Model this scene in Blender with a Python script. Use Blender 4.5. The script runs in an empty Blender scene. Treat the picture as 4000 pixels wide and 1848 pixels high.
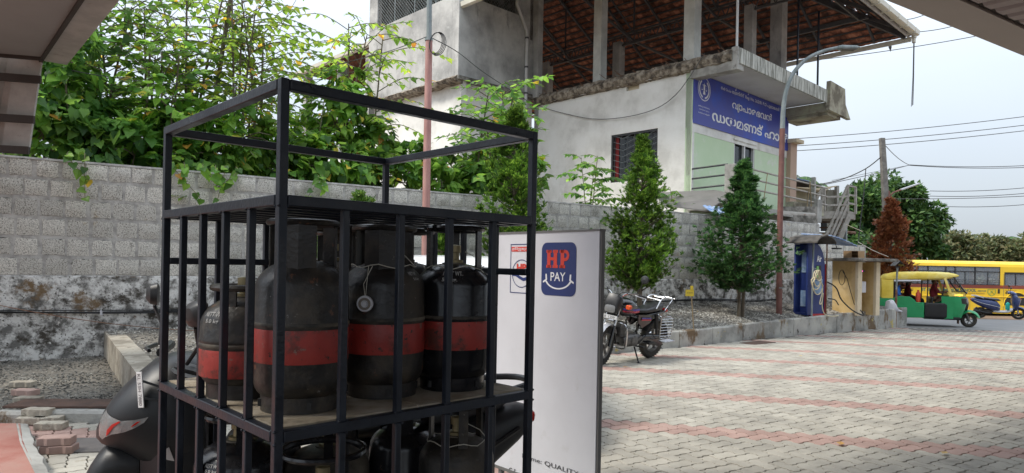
import bpy, bmesh, math, random
from mathutils import Vector, Matrix, noise
random.seed(11)
rad = math.radians
SC = bpy.context.scene
COL = SC.collection
V = Vector

# ---------------------------------------------------------------- camera, world, sun
FPX, PU, PV, ROLL, EYE = 2613.0, 2000.0, 1033.0, 0.0191, 1.5
cd = bpy.data.cameras.new('camera')
cam = bpy.data.objects.new('camera', cd)
COL.objects.link(cam)
SC.camera = cam
cd.sensor_width = 36.0
cd.lens = 36.0 * FPX / 4000.0
cd.shift_y = (PV - 924.0) / 4000.0
cd.clip_start, cd.clip_end = 0.05, 6000.0
cr, sr = math.cos(ROLL), math.sin(ROLL)
cam.matrix_world = Matrix(((cr, -sr, 0, 0), (0, 0, -1, 0), (sr, cr, 0, EYE), (0, 0, 0, 1)))

SUN_EL, SUN_AZ = rad(52), rad(-104)          # azimuth measured from +Y towards +X
w = bpy.data.worlds.new('World')
SC.world = w
w.use_nodes = True
nt = w.node_tree
nt.nodes.clear()
wo = nt.nodes.new('ShaderNodeOutputWorld')
bg = nt.nodes.new('ShaderNodeBackground')
sky = nt.nodes.new('ShaderNodeTexSky')
sky.sky_type = 'NISHITA'
sky.sun_disc = False
sky.sun_elevation = SUN_EL
sky.sun_rotation = SUN_AZ
sky.air_density = 1.3
sky.dust_density = 3.0
sky.ozone_density = 1.5
# a thin high overcast: the clear sky is mixed with an even grey-white cloud sheet, a bit uneven
tc = nt.nodes.new('ShaderNodeTexCoord')
mp = nt.nodes.new('ShaderNodeMapping')
mp.inputs['Scale'].default_value = (1, 1, 3)
nz = nt.nodes.new('ShaderNodeTexNoise')
nz.inputs['Scale'].default_value = 1.3
nz.inputs['Detail'].default_value = 3
rp = nt.nodes.new('ShaderNodeValToRGB')
rp.color_ramp.elements[0].position = 0.3
rp.color_ramp.elements[0].color = (4.15, 4.65, 5.3, 1)
rp.color_ramp.elements[1].position = 0.75
rp.color_ramp.elements[1].color = (5.0, 5.45, 6.0, 1)
mx = nt.nodes.new('ShaderNodeMix')
mx.data_type = 'RGBA'
mx.inputs[0].default_value = 0.82
nt.links.new(tc.outputs['Generated'], mp.inputs[0])
nt.links.new(mp.outputs[0], nz.inputs['Vector'])
nt.links.new(nz.outputs['Fac'], rp.inputs[0])
nt.links.new(sky.outputs[0], mx.inputs[6])
# an overcast dome is brighter overhead than at the horizon
sx = nt.nodes.new('ShaderNodeSeparateXYZ')
mr = nt.nodes.new('ShaderNodeMapRange')
mr.inputs[3].default_value = 0.80
mr.inputs[4].default_value = 3.4
vm = nt.nodes.new('ShaderNodeVectorMath')
vm.operation = 'SCALE'
nt.links.new(tc.outputs['Generated'], sx.inputs[0])
nt.links.new(sx.outputs[2], mr.inputs[0])
nt.links.new(rp.outputs[0], vm.inputs[0])
nt.links.new(mr.outputs[0], vm.inputs['Scale'])
nt.links.new(vm.outputs[0], mx.inputs[7])
nt.links.new(mx.outputs[2], bg.inputs[0])
bg.inputs[1].default_value = 0.10
nt.links.new(bg.outputs[0], wo.inputs[0])

sd = bpy.data.lights.new('sun', 'SUN')
sd.energy = 2.2
sd.angle = rad(12)
sd.color = (1.0, 0.94, 0.84)
sun = bpy.data.objects.new('sun', sd)
COL.objects.link(sun)
SUNDIR = V((math.sin(SUN_AZ) * math.cos(SUN_EL), math.cos(SUN_AZ) * math.cos(SUN_EL), math.sin(SUN_EL)))
sun.rotation_euler = SUNDIR.to_track_quat('Z', 'Y').to_euler()
sun.location = (0, 0, 30)
SC.view_settings.view_transform = 'Standard'
SC.view_settings.look = 'None'
SC.view_settings.exposure = 0.60
SC.view_settings.gamma = 1.0
SC.view_settings.use_curve_mapping = False
SC.cycles.max_bounces = 6
SC.cycles.transparent_max_bounces = 8
SC.cycles.use_denoising = True

# ---------------------------------------------------------------- measuring helpers
def ray(u, v):
    cx, cy = (u - PU) / FPX, -(v - PV) / FPX
    return V((cx * cr - cy * sr, 1.0, cx * sr + cy * cr))
def P(u, v, y):
    d = ray(u, v)
    return V((d.x * y, y, EYE + d.z * y))
def gz(y):
    if y < 10: return 0.0
    if y < 21: return -0.008 * (y - 10)
    if y < 30: return -0.088 - 0.031 * (y - 21)
    return -0.367
def G(u, v, dz=0.0):
    d = ray(u, v)
    z = dz
    y = 5.0
    for _ in range(30):
        y = max(0.5, min(200, (z - EYE) / d.z))
        z = gz(y) + dz
    return V((d.x * y, y, z))
def PZ(u, v, z):
    d = ray(u, v)
    y = (z - EYE) / d.z
    return V((d.x * y, y, z))
def onplane(u, v, p0, n):
    d = ray(u, v)
    o = V((0, 0, EYE))
    t = (V(p0) - o).dot(n) / d.dot(n)
    return o + d * t
def frame(origin, xdir, lean=0.0):
    a = math.atan2(xdir[1], xdir[0])
    return Matrix.Translation(V(origin)) @ Matrix.Rotation(a, 4, 'Z') @ Matrix.Rotation(lean, 4, 'X')
RA = rad(46.3)
RD = V((math.sin(RA), math.cos(RA), 0))      # building / cage direction to the right and away
LD = V((-math.cos(RA), math.sin(RA), 0))     # to the left and away

# ---------------------------------------------------------------- mesh builder
class MB:
    def __init__(s):
        s.v, s.f, s.m = [], [], []
    def add(s, vs, fs, mi=0, M=None):
        b = len(s.v)
        if M is not None:
            vs = [M @ V(q) for q in vs]
        s.v.extend([tuple(q) for q in vs])
        for f in fs:
            s.f.append(tuple(i + b for i in f))
            s.m.append(mi)
    def box(s, c, d, M=None, mi=0, rz=0.0, top=1.0):
        x, y, z = d[0] / 2, d[1] / 2, d[2] / 2
        vs = [(-x, -y, -z), (x, -y, -z), (x, y, -z), (-x, y, -z), (-x * top, -y * top, z), (x * top, -y * top, z), (x * top, y * top, z), (-x * top, y * top, z)]
        T = Matrix.Translation(V(c)) @ Matrix.Rotation(rz, 4, 'Z')
        if M is not None: T = M @ T
        s.add(vs, [(0, 3, 2, 1), (4, 5, 6, 7), (0, 1, 5, 4), (1, 2, 6, 5), (2, 3, 7, 6), (3, 0, 4, 7)], mi, T)
    def bar(s, a, b, w_, h_=None, mi=0, up=(0, 0, 1), M=None, ext=0.0):
        a, b = V(a), V(b)
        h_ = h_ or w_
        d = (b - a).normalized()
        a = a - d * ext
        b = b + d * ext
        u_ = V(up)
        if abs(d.dot(u_)) > 0.98: u_ = RD
        sx = d.cross(u_).normalized()
        sy = sx.cross(d).normalized()
        vs = []
        for q in (a, b):
            for i, j in ((-1, -1), (1, -1), (1, 1), (-1, 1)):
                vs.append(q + sx * (i * w_ / 2) + sy * (j * h_ / 2))
        s.add(vs, [(0, 1, 2, 3), (7, 6, 5, 4), (0, 4, 5, 1), (1, 5, 6, 2), (2, 6, 7, 3), (3, 7, 4, 0)], mi, M)
    def tube(s, pts, r, n=8, mi=0, M=None, closed=False, cap=True):
        pts = [V(q) for q in pts]
        k = len(pts)
        rs = r if isinstance(r, (list, tuple)) else [r] * k
        vs, fs = [], []
        prev = None
        for i, q in enumerate(pts):
            if closed: d = pts[(i + 1) % k] - pts[i - 1]
            elif i == 0: d = pts[1] - q
            elif i == k - 1: d = q - pts[i - 1]
            else: d = pts[i + 1] - pts[i - 1]
            if d.length < 1e-9: d = V((0, 0, 1))
            d.normalize()
            if prev is None:
                a = V((0, 0, 1)) if abs(d.z) < 0.9 else V((1, 0, 0))
                prev = d.cross(a).normalized()
            x = (prev - d * prev.dot(d))
            if x.length < 1e-6: x = d.orthogonal()
            x.normalize()
            prev = x
            y = d.cross(x)
            for j in range(n):
                t = 2 * math.pi * j / n
                vs.append(q + (x * math.cos(t) + y * math.sin(t)) * rs[i])
        for i in range(k if closed else k - 1):
            for j in range(n):
                a, b = i * n + j, i * n + (j + 1) % n
                c, e = ((i + 1) % k) * n + (j + 1) % n, ((i + 1) % k) * n + j
                fs.append((a, b, c, e))
        if cap and not closed:
            fs.append(tuple(range(n - 1, -1, -1)))
            fs.append(tuple((k - 1) * n + j for j in range(n)))
        s.add(vs, fs, mi, M)
    def lathe(s, prof, n=24, M=None, mi=0):
        vs, fs = [], []
        for r, z in prof:
            for j in range(n):
                t = 2 * math.pi * j / n
                vs.append((r * math.cos(t), r * math.sin(t), z))
        for i in range(len(prof) - 1):
            for j in range(n):
                fs.append((i * n + j, i * n + (j + 1) % n, (i + 1) * n + (j + 1) % n, (i + 1) * n + j))
        s.add(vs, fs, mi, M)
    def loft(s, loops, mi=0, M=None, cap=True):
        n = len(loops[0])
        vs = [q for l in loops for q in l]
        fs = []
        for i in range(len(loops) - 1):
            for j in range(n):
                fs.append((i * n + j, i * n + (j + 1) % n, (i + 1) * n + (j + 1) % n, (i + 1) * n + j))
        if cap:
            fs.append(tuple(range(n - 1, -1, -1)))
            fs.append(tuple((len(loops) - 1) * n + j for j in range(n)))
        s.add(vs, fs, mi, M)
    def hull(s, secs, n=16, mi=0, M=None, cap=True):
        # secs: (x, half width, z low, z high, exponent[, y centre]) rounded sections across the x axis
        loops = []
        for q in secs:
            x, hw, z0, z1, e = q[:5]
            yc = q[5] if len(q) > 5 else 0.0
            l = []
            for j in range(n):
                t = 2 * math.pi * (j + 0.5) / n
                c, sn = math.cos(t), math.sin(t)
                l.append((x, yc + hw * math.copysign(abs(c) ** (2 / e), c), (z0 + z1) / 2 + (z1 - z0) / 2 * math.copysign(abs(sn) ** (2 / e), sn)))
            loops.append(l)
        s.loft(loops, mi, M, cap)
    def prism(s, poly, M, depth, mi=0):
        # poly in local xy, extruded along local z
        n = len(poly)
        vs = [(x, y, 0) for x, y in poly] + [(x, y, depth) for x, y in poly]
        fs = [tuple(range(n - 1, -1, -1)), tuple(range(n, 2 * n))]
        for j in range(n):
            fs.append((j, (j + 1) % n, n + (j + 1) % n, n + j))
        s.add(vs, fs, mi, M)
    def build(s, name, mats, parent=None, mw=None, smooth=True, bevel=0.0, kind=None, fix=True, ang=35):
        me = bpy.data.meshes.new(name)
        me.from_pydata(s.v, [], s.f)
        if not isinstance(mats, (list, tuple)): mats = [mats]
        for m_ in mats: me.materials.append(m_)
        if len(mats) > 1: me.polygons.foreach_set('material_index', s.m)
        if fix:
            bm = bmesh.new()
            bm.from_mesh(me)
            bmesh.ops.recalc_face_normals(bm, faces=bm.faces)
            bm.to_mesh(me)
            bm.free()
        if smooth:
            me.polygons.foreach_set('use_smooth', [True] * len(me.polygons))
            me.set_sharp_from_angle(angle=rad(ang))
        me.update()
        o = bpy.data.objects.new(name, me)
        COL.objects.link(o)
        if parent: o.parent = parent
        if mw is not None: o.matrix_local = mw
        if bevel:
            b = o.modifiers.new('bevel', 'BEVEL')
            b.width = bevel
            b.segments = 2
            b.limit_method = 'ANGLE'
            b.angle_limit = rad(40)
        if kind: o['kind'] = kind
        return o

def thing(name, label, cat, M=None, group=None):
    o = bpy.data.objects.new(name, None)
    o.empty_display_size = 0.2
    COL.objects.link(o)
    if M is not None: o.matrix_world = M
    return tag(o, label, cat, group)
def tag(o, label, cat, group=None):
    o['label'] = label
    o['category'] = cat
    if group: o['group'] = group
    return o
def one(mb, name, mats, label, cat, group=None, **k):
    return tag(mb.build(name, mats, **k), label, cat, group)
def inst(me, name, parent, M, col=None):
    o = bpy.data.objects.new(name, me)
    COL.objects.link(o)
    if parent: o.parent = parent
    o.matrix_local = M
    return o
def copy_tree(o, parent=None):
    c = o.copy()
    COL.objects.link(c)
    c.parent = parent
    for ch in [q for q in bpy.data.objects if q.parent == o]:
        copy_tree(ch, c)
    return c
def sag(a, b, d, n=14):
    a, b = V(a), V(b)
    return [a.lerp(b, i / n) - V((0, 0, 4 * d * (i / n) * (1 - i / n))) for i in range(n + 1)]
def smoothpath(pts, k=6):
    pts = [V(q) for q in pts]
    out = []
    for i in range(len(pts) - 1):
        p0, p1, p2, p3 = pts[max(0, i - 1)], pts[i], pts[i + 1], pts[min(len(pts) - 1, i + 2)]
        for j in range(k):
            t = j / k
            out.append(0.5 * ((2 * p1) + (p2 - p0) * t + (2 * p0 - 5 * p1 + 4 * p2 - p3) * t * t + (3 * p1 - p0 - 3 * p2 + p3) * t ** 3))
    out.append(pts[-1])
    return out

# ---------------------------------------------------------------- materials
def rgb(c): return (c[0], c[1], c[2], 1.0)
def mat(name, cols, scale=3.0, rough=0.6, metal=0.0, bump=0.15, bscale=60.0, rnd=0.0, obj=False, spots=None, spec=0.5,
        coat=0.0, lo=0.38, hi=0.62, stretch=None, detail=5, trans=0.0, emit=0.0, island=False, vor=False, rvar=0.15):
    m = bpy.data.materials.new(name)
    m.use_nodes = True
    nt = m.node_tree
    N, Lk = nt.nodes, nt.links
    N.clear()
    out = N.new('ShaderNodeOutputMaterial')
    bs = N.new('ShaderNodeBsdfPrincipled')
    Lk.new(bs.outputs[0], out.inputs[0])
    bs.inputs['Roughness'].default_value = rough
    bs.inputs['Metallic'].default_value = metal
    bs.inputs['Specular IOR Level'].default_value = spec
    if coat:
        bs.inputs['Coat Weight'].default_value = coat
        bs.inputs['Coat Roughness'].default_value = 0.08
    if not isinstance(cols[0], (tuple, list)): cols = [cols]
    if obj:
        src = N.new('ShaderNodeTexCoord').outputs['Object']
    else:
        src = N.new('ShaderNodeNewGeometry').outputs['Position']
    if stretch:
        mp = N.new('ShaderNodeMapping')
        mp.inputs['Scale'].default_value = stretch
        Lk.new(src, mp.inputs[0])
        src2 = mp.outputs[0]
    else:
        src2 = src
    n1 = N.new('ShaderNodeTexNoise')
    n1.inputs['Scale'].default_value = scale
    n1.inputs['Detail'].default_value = detail
    n1.inputs['Roughness'].default_value = 0.62
    Lk.new(src2, n1.inputs['Vector'])
    if len(cols) > 1:
        r = N.new('ShaderNodeValToRGB')
        el = r.color_ramp.elements
        while len(el) < len(cols): el.new(0.5)
        for i, c in enumerate(cols):
            el[i].position = lo + (hi - lo) * i / (len(cols) - 1)
            el[i].color = rgb(c)
        Lk.new(n1.outputs['Fac'], r.inputs[0])
        col = r.outputs[0]
    else:
        r = N.new('ShaderNodeMix')
        r.data_type = 'RGBA'
        r.inputs[6].default_value = rgb([q * 0.82 for q in cols[0]])
        r.inputs[7].default_value = rgb([q * 1.12 for q in cols[0]])
        Lk.new(n1.outputs['Fac'], r.inputs[0])
        col = r.outputs[2]
    for sp in (spots or []):
        # (colour, scale, threshold low, high, [stretch])
        n3 = N.new('ShaderNodeTexNoise')
        n3.inputs['Scale'].default_value = sp[1]
        n3.inputs['Detail'].default_value = 8
        n3.inputs['Roughness'].default_value = 0.7
        if len(sp) > 4:
            m3 = N.new('ShaderNodeMapping')
            m3.inputs['Scale'].default_value = sp[4]
            m3.inputs['Location'].default_value = (sp[1], 3.3, 7.7)
            Lk.new(src, m3.inputs[0])
            Lk.new(m3.outputs[0], n3.inputs['Vector'])
        else:
            Lk.new(src, n3.inputs['Vector'])
        mr = N.new('ShaderNodeMapRange')
        mr.inputs[1].default_value = sp[2]
        mr.inputs[2].default_value = sp[3]
        Lk.new(n3.outputs['Fac'], mr.inputs[0])
        m4 = N.new('ShaderNodeMix')
        m4.data_type = 'RGBA'
        Lk.new(mr.outputs[0], m4.inputs[0])
        Lk.new(col, m4.inputs[6])
        m4.inputs[7].default_value = rgb(sp[0])
        col = m4.outputs[2]
    if rnd:
        h = N.new('ShaderNodeHueSaturation')
        oi = N.new('ShaderNodeObjectInfo')
        ge = N.new('ShaderNodeNewGeometry')
        ad = N.new('ShaderNodeMath')
        ad.operation = 'ADD'
        Lk.new(oi.outputs['Random'], ad.inputs[0])
        Lk.new(ge.outputs['Random Per Island'], ad.inputs[1])
        fr = N.new('ShaderNodeMath')
        fr.operation = 'FRACT'
        Lk.new(ad.outputs[0], fr.inputs[0])
        m5 = N.new('ShaderNodeMapRange')
        m5.inputs[3].default_value = 1 - rnd
        m5.inputs[4].default_value = 1 + rnd
        Lk.new(fr.outputs[0], m5.inputs[0])
        Lk.new(m5.outputs[0], h.inputs['Value'])
        Lk.new(col, h.inputs['Color'])
        col = h.outputs[0]
    Lk.new(col, bs.inputs['Base Color'])
    if rvar:
        m6 = N.new('ShaderNodeMapRange')
        m6.inputs[1].default_value = 0.3
        m6.inputs[2].default_value = 0.7
        m6.inputs[3].default_value = max(0.02, rough - rvar)
        m6.inputs[4].default_value = min(1, rough + rvar)
        Lk.new(n1.outputs['Fac'], m6.inputs[0])
        Lk.new(m6.outputs[0], bs.inputs['Roughness'])
    if bump:
        n2 = N.new('ShaderNodeTexVoronoi' if vor else 'ShaderNodeTexNoise')
        n2.inputs['Scale'].default_value = bscale
        if not vor: n2.inputs['Detail'].default_value = 4
        Lk.new(src, n2.inputs['Vector'])
        b = N.new('ShaderNodeBump')
        b.inputs['Strength'].default_value = min(1, bump)
        b.inputs['Distance'].default_value = 0.5 / bscale
        Lk.new(n2.outputs[0], b.inputs['Height'])
        Lk.new(b.outputs[0], bs.inputs['Normal'])
    if trans:
        tr = N.new('ShaderNodeBsdfTranslucent')
        ms = N.new('ShaderNodeMixShader')
        ms.inputs[0].default_value = trans
        Lk.new(col, tr.inputs[0])
        Lk.new(bs.outputs[0], ms.inputs[1])
        Lk.new(tr.outputs[0], ms.inputs[2])
        Lk.new(ms.outputs[0], out.inputs[0])
    if emit:
        bs.inputs['Emission Color'].default_value = rgb(cols[0])
        bs.inputs['Emission Strength'].default_value = emit
    return m

def leafmat(name, stops, trans=0.45, rough=0.5):
    m = bpy.data.materials.new(name)
    m.use_nodes = True
    N, Lk = m.node_tree.nodes, m.node_tree.links
    N.clear()
    out = N.new('ShaderNodeOutputMaterial')
    bs = N.new('ShaderNodeBsdfPrincipled')
    bs.inputs['Roughness'].default_value = rough
    bs.inputs['Specular IOR Level'].default_value = 0.35
    ge = N.new('ShaderNodeNewGeometry')
    oi = N.new('ShaderNodeObjectInfo')
    ad = N.new('ShaderNodeMath'); ad.operation = 'ADD'
    fr = N.new('ShaderNodeMath'); fr.operation = 'FRACT'
    Lk.new(ge.outputs['Random Per Island'], ad.inputs[0])
    Lk.new(oi.outputs['Random'], ad.inputs[1])
    Lk.new(ad.outputs[0], fr.inputs[0])
    r = N.new('ShaderNodeValToRGB')
    el = r.color_ramp.elements
    while len(el) < len(stops): el.new(0.5)
    for i, (p_, c) in enumerate(stops):
        el[i].position = p_
        el[i].color = rgb(c)
    Lk.new(fr.outputs[0], r.inputs[0])
    nz = N.new('ShaderNodeTexNoise')
    nz.inputs['Scale'].default_value = 1.1
    nz.inputs['Detail'].default_value = 2
    Lk.new(ge.outputs['Position'], nz.inputs['Vector'])
    mr = N.new('ShaderNodeMapRange')
    mr.inputs[1].default_value = 0.3; mr.inputs[2].default_value = 0.7
    mr.inputs[3].default_value = 0.6; mr.inputs[4].default_value = 1.4
    Lk.new(nz.outputs['Fac'], mr.inputs[0])
    h = N.new('ShaderNodeHueSaturation')
    Lk.new(mr.outputs[0], h.inputs['Value'])
    Lk.new(r.outputs[0], h.inputs['Color'])
    Lk.new(h.outputs[0], bs.inputs['Base Color'])
    tr = N.new('ShaderNodeBsdfTranslucent')
    h2 = N.new('ShaderNodeHueSaturation')
    h2.inputs['Value'].default_value = 2.0
    h2.inputs['Hue'].default_value = 0.485
    Lk.new(h.outputs[0], h2.inputs['Color'])
    Lk.new(h2.outputs[0], tr.inputs[0])
    ms = N.new('ShaderNodeMixShader')
    ms.inputs[0].default_value = trans
    Lk.new(bs.outputs[0], ms.inputs[1])
    Lk.new(tr.outputs[0], ms.inputs[2])
    Lk.new(ms.outputs[0], out.inputs[0])
    return m

def glassmat(name, col=(0.02, 0.025, 0.03), alpha=0.35):
    m = bpy.data.materials.new(name)
    m.use_nodes = True
    N, Lk = m.node_tree.nodes, m.node_tree.links
    N.clear()
    out = N.new('ShaderNodeOutputMaterial')
    bs = N.new('ShaderNodeBsdfPrincipled')
    bs.inputs['Base Color'].default_value = rgb(col)
    bs.inputs['Roughness'].default_value = 0.05
    tr = N.new('ShaderNodeBsdfTransparent')
    ms = N.new('ShaderNodeMixShader')
    ms.inputs[0].default_value = alpha
    Lk.new(tr.outputs[0], ms.inputs[1])
    Lk.new(bs.outputs[0], ms.inputs[2])
    Lk.new(ms.outputs[0], out.inputs[0])
    return m

m_conc = mat('weathered_concrete', [(.24, .23, .21), (.34, .33, .30), (.42, .41, .38)], 2.2, .9, bump=.4, bscale=35, spots=[((.10, .09, .08), 5, .58, .75)])
m_concd = mat('stained_shaded_concrete', [(.07, .065, .055), (.16, .15, .13), (.30, .28, .25)], 3.5, .95, bump=.5, bscale=30)  # stained concrete; its dark tone also stands for shade inside the tower
m_mortar = mat('mortar', [(.30, .29, .27), (.40, .385, .36), (.50, .485, .455)], 7, .95, bump=.5, bscale=45, spots=[((.13, .12, .105), 1.6, .58, .72)])
m_block = mat('concrete_block', [(.17, .16, .14), (.47, .45, .40), (.62, .595, .54)], 75, .95, bump=.9, bscale=70, rnd=.17, lo=.36, hi=.56, detail=3,
              spots=[((.06, .055, .05), 60, .60, .66), ((.13, .12, .10), 1.3, .56, .70, (1, 1, .55)), ((.07, .055, .04), 2.4, .64, .72, (1, 1, .5)), ((.46, .36, .22), 1.9, .62, .74)], rvar=0)
m_plinth = mat('stained_plaster', [(.14, .135, .125), (.42, .41, .385), (.66, .65, .62)], 6.5, .95, bump=.8, bscale=45, lo=.40, hi=.57, detail=9,
               spots=[((.05, .043, .033), 3.4, .52, .62, (1, 1, 1.4)), ((.06, .05, .038), 30, .56, .62), ((.16, .105, .055), 1.7, .57, .64), ((.62, .60, .56), 5.5, .62, .65)])
m_paver = mat('beige_paver', [(.29, .27, .23), (.355, .33, .28), (.41, .385, .33)], 2.0, .85, bump=.35, bscale=120, rnd=.09,
              spots=[((.13, .115, .095), .9, .59, .74), ((.16, .14, .11), 90, .66, .74), ((.22, .18, .12), 4, .64, .74)])
m_paverr = mat('red_paver', [(.30, .20, .165), (.355, .235, .20), (.395, .275, .235)], 2.0, .85, bump=.35, bscale=120, rnd=.10,
               spots=[((.22, .11, .09), 1.3, .60, .78)])
m_joint = mat('joint_dirt', [(.02, .016, .013), (.05, .042, .033)], 9, 1.0, bump=.3)
m_gravel = mat('grey_gravel', [(.16, .15, .135), (.30, .285, .255), (.44, .42, .375)], 3, .9, bump=.3, bscale=60, rnd=.55)
m_gravbed = mat('gravel_bed_dirt', [(.10, .09, .075), (.20, .18, .15)], 14, 1, bump=.9, bscale=40)
m_gravdark = mat('dark_gravel', [(.06, .058, .052), (.14, .135, .12), (.25, .235, .205)], 3, .9, bump=.3, rnd=.6)
m_asph = mat('asphalt', [(.17, .165, .16), (.215, .21, .205)], 1.5, .9, bump=.4, bscale=150)
m_soil = mat('earth', [(.15, .09, .055), (.22, .15, .10)], 1.5, 1, bump=.5, bscale=20)
m_kerb = mat('painted_kerb_concrete', [(.24, .235, .215), (.36, .35, .32), (.45, .435, .39)], 2.0, .9, bump=.4, bscale=40,
             spots=[((.15, .10, .055), 1.8, .55, .62, (1, 1, .6)), ((.06, .05, .04), 4.5, .60, .66), ((.46, .37, .12), 2.3, .635, .65)])
m_kerbt = mat('kerb_top_concrete', [(.24, .21, .165), (.36, .32, .26), (.44, .40, .33)], 4, .95, bump=.6, bscale=30, spots=[((.10, .085, .06), 4, .58, .7)])
m_white = mat('dirty_white_plaster', [(.60, .59, .55), (.72, .71, .67), (.78, .775, .74)], 1.1, .9, bump=.25, bscale=30,
              spots=[((.42, .40, .34), .9, .60, .78, (1, 1, .35)), ((.26, .24, .19), 7, .68, .76)])
m_grey = mat('bare_cement_render', [(.28, .28, .27), (.39, .385, .37), (.52, .515, .49)], .9, .95, bump=.35, bscale=22,
             spots=[((.14, .14, .135), 2.2, .58, .72, (1, 1, .4)), ((.52, .52, .50), 1.5, .62, .74)])
m_greyl = mat('column_render', [(.44, .45, .42), (.60, .61, .57)], 1.6, .95, bump=.3, bscale=30, spots=[((.20, .19, .17), 2, .62, .75, (1, 1, .3))])
m_green = mat('pale_green_wall', [(.52, .66, .44), (.58, .70, .50)], 1.2, .85, bump=.15, spots=[((.66, .70, .60), 1.7, .58, .66)])
m_slab = mat('rough_slab_edge', [(.06, .05, .04), (.20, .165, .125), (.36, .32, .26)], 6, 1, bump=1, bscale=18)
m_fascia = mat('streaked_fascia', [(.22, .22, .19), (.55, .55, .50)], 15, .95, bump=.3, stretch=(1, 1, .12), lo=.42, hi=.56, spots=[((.10, .10, .085), 8, .60, .68, (1, 1, .15))])
m_soffit = mat('slab_soffit', [(.52, .50, .48), (.60, .585, .56)], 1.3, .9, bump=.1)
m_mossy = mat('mossy_concrete', [(.16, .14, .10), (.34, .31, .24), (.42, .42, .30)], 2, 1, bump=.5)
m_tile = mat('clay_tile', [(.11, .042, .028), (.27, .10, .058), (.40, .175, .105)], 4, .9, bump=.3, rnd=.45, spots=[((.05, .04, .035), 1.6, .56, .68)])
m_steel = mat('grey_truss_steel', [(.075, .075, .08), (.11, .11, .115)], 6, .7, .2)
m_pvc = mat('pvc_gutter', [(.62, .59, .50), (.70, .67, .58)], 2, .5, bump=.05)
m_pvcw = mat('pvc_pipe', [(.55, .55, .54), (.64, .64, .63)], 2, .45, bump=.05)
m_black = mat('black_painted_steel', [(.006, .009, .016), (.012, .017, .028)], 8, .42, .0, bump=.25, bscale=90, spots=[((.045, .042, .038), 14, .66, .76), ((.11, .05, .028), 55, .69, .72)])
m_cyl = mat('worn_black_enamel', [(.011, .010, .010), (.022, .019, .016), (.055, .044, .033)], 6, .5, 0, bump=.25, bscale=60,
            spots=[((.075, .06, .042), 9, .52, .70), ((.20, .19, .18), 34, .645, .68), ((.12, .055, .03), 16, .62, .66)], rvar=.18)
m_cyln = mat('glossy_black_enamel', [(.008, .008, .010), (.014, .014, .016)], 6, .24, 0, bump=.06, spots=[((.12, .08, .05), 12, .67, .73), ((.25, .25, .25), 60, .71, .74)], rvar=.1)
m_cyld = mat('dusty_enamel', [(.03, .028, .024), (.12, .10, .075), (.20, .17, .13)], 5, .75, 0, bump=.2, obj=True)
m_red = mat('red_band_paint', [(.30, .026, .02), (.40, .042, .03)], 9, .5, bump=.15, spots=[((.10, .03, .022), 11, .52, .64), ((.03, .024, .02), 40, .60, .64), ((.22, .14, .11), 24, .62, .67)])
m_dust = mat('dusty_plate', [(.16, .13, .09), (.30, .25, .18), (.38, .33, .26)], 8, .9, bump=.3, bscale=80)
m_brass = mat('dull_brass', (.30, .25, .14), 8, .5, .6)
m_string = mat('twine', (.50, .47, .40), 8, .9)
m_ltxt = mat('faded_white_lettering', (.45, .44, .42), 8, .7, bump=0)
m_signw = mat('white_sign_panel', [(.54, .54, .57), (.62, .62, .655)], 1, .45, bump=.04, spots=[((.44, .43, .42), 3.5, .58, .80), ((.36, .34, .31), 40, .70, .73)])
m_navy = mat('navy_print', (.018, .035, .145), 2, .4, bump=0)
m_hpred = mat('red_print', (.62, .05, .03), 2, .4, bump=0)
m_wprint = mat('white_print', (.78, .78, .80), 2, .45, bump=0)
m_kprint = mat('black_print', (.03, .03, .035), 2, .45, bump=0)
m_sframe = mat('sign_frame_metal', (.17, .165, .16), 3, .6, .4)
m_blue = mat('blue_banner', [(.028, .04, .28), (.045, .06, .34), (.028, .10, .55)], .55, .45, bump=.04, lo=.35, hi=.7)
m_bark = mat('bark', [(.09, .07, .05), (.19, .16, .12)], 20, .95, bump=.6, bscale=60, stretch=(1, 1, .2))
m_twig = mat('green_twig', [(.12, .11, .06), (.20, .19, .10)], 10, .8)
m_lv = leafmat('broad_leaves', [(0, (.035, .095, .018)), (.3, (.075, .185, .028)), (.62, (.145, .29, .038)), (.965, (.21, .36, .06)), (.985, (.50, .38, .04)), (1, (.35, .18, .03))])
m_lvd = leafmat('dark_vine_leaves', [(0, (.03, .085, .022)), (.4, (.075, .18, .036)), (.8, (.14, .28, .05)), (1, (.23, .40, .07))], .5)
m_lvt = leafmat('thin_crown_leaves', [(0, (.06, .14, .022)), (.4, (.14, .25, .03)), (.8, (.24, .36, .045)), (.94, (.28, .36, .055)), (.972, (.62, .44, .04)), (1, (.40, .2, .03))], .5)
m_con1 = leafmat('conifer_sprays_light', [(0, (.022, .065, .012)), (.4, (.065, .155, .02)), (1, (.20, .34, .045))], .3)
m_con2 = leafmat('conifer_sprays_dark', [(0, (.016, .055, .018)), (.5, (.042, .12, .034)), (1, (.11, .23, .06))], .25)
m_con3 = leafmat('dead_conifer_sprays', [(0, (.16, .05, .02)), (.5, (.30, .11, .045)), (1, (.42, .19, .085))], .2)
m_far1 = leafmat('far_tree_leaves', [(0, (.018, .05, .016)), (.5, (.045, .11, .028)), (1, (.11, .19, .05))], .25)
m_far2 = leafmat('far_dry_leaves', [(0, (.045, .065, .027)), (.5, (.10, .125, .05)), (1, (.19, .165, .075))], .25)
m_dry = leafmat('fallen_leaves', [(0, (.30, .14, .05)), (.5, (.45, .27, .06)), (1, (.55, .40, .12))], .1)
m_rub = mat('tyre_rubber', [(.012, .012, .012), (.03, .028, .025)], 12, .85, bump=.3)
m_rubd = mat('dusty_tyre', [(.03, .028, .025), (.08, .07, .055)], 10, .9, bump=.3)
m_chr = mat('chrome', (.55, .55, .56), 5, .18, 1.0, bump=0)
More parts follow.
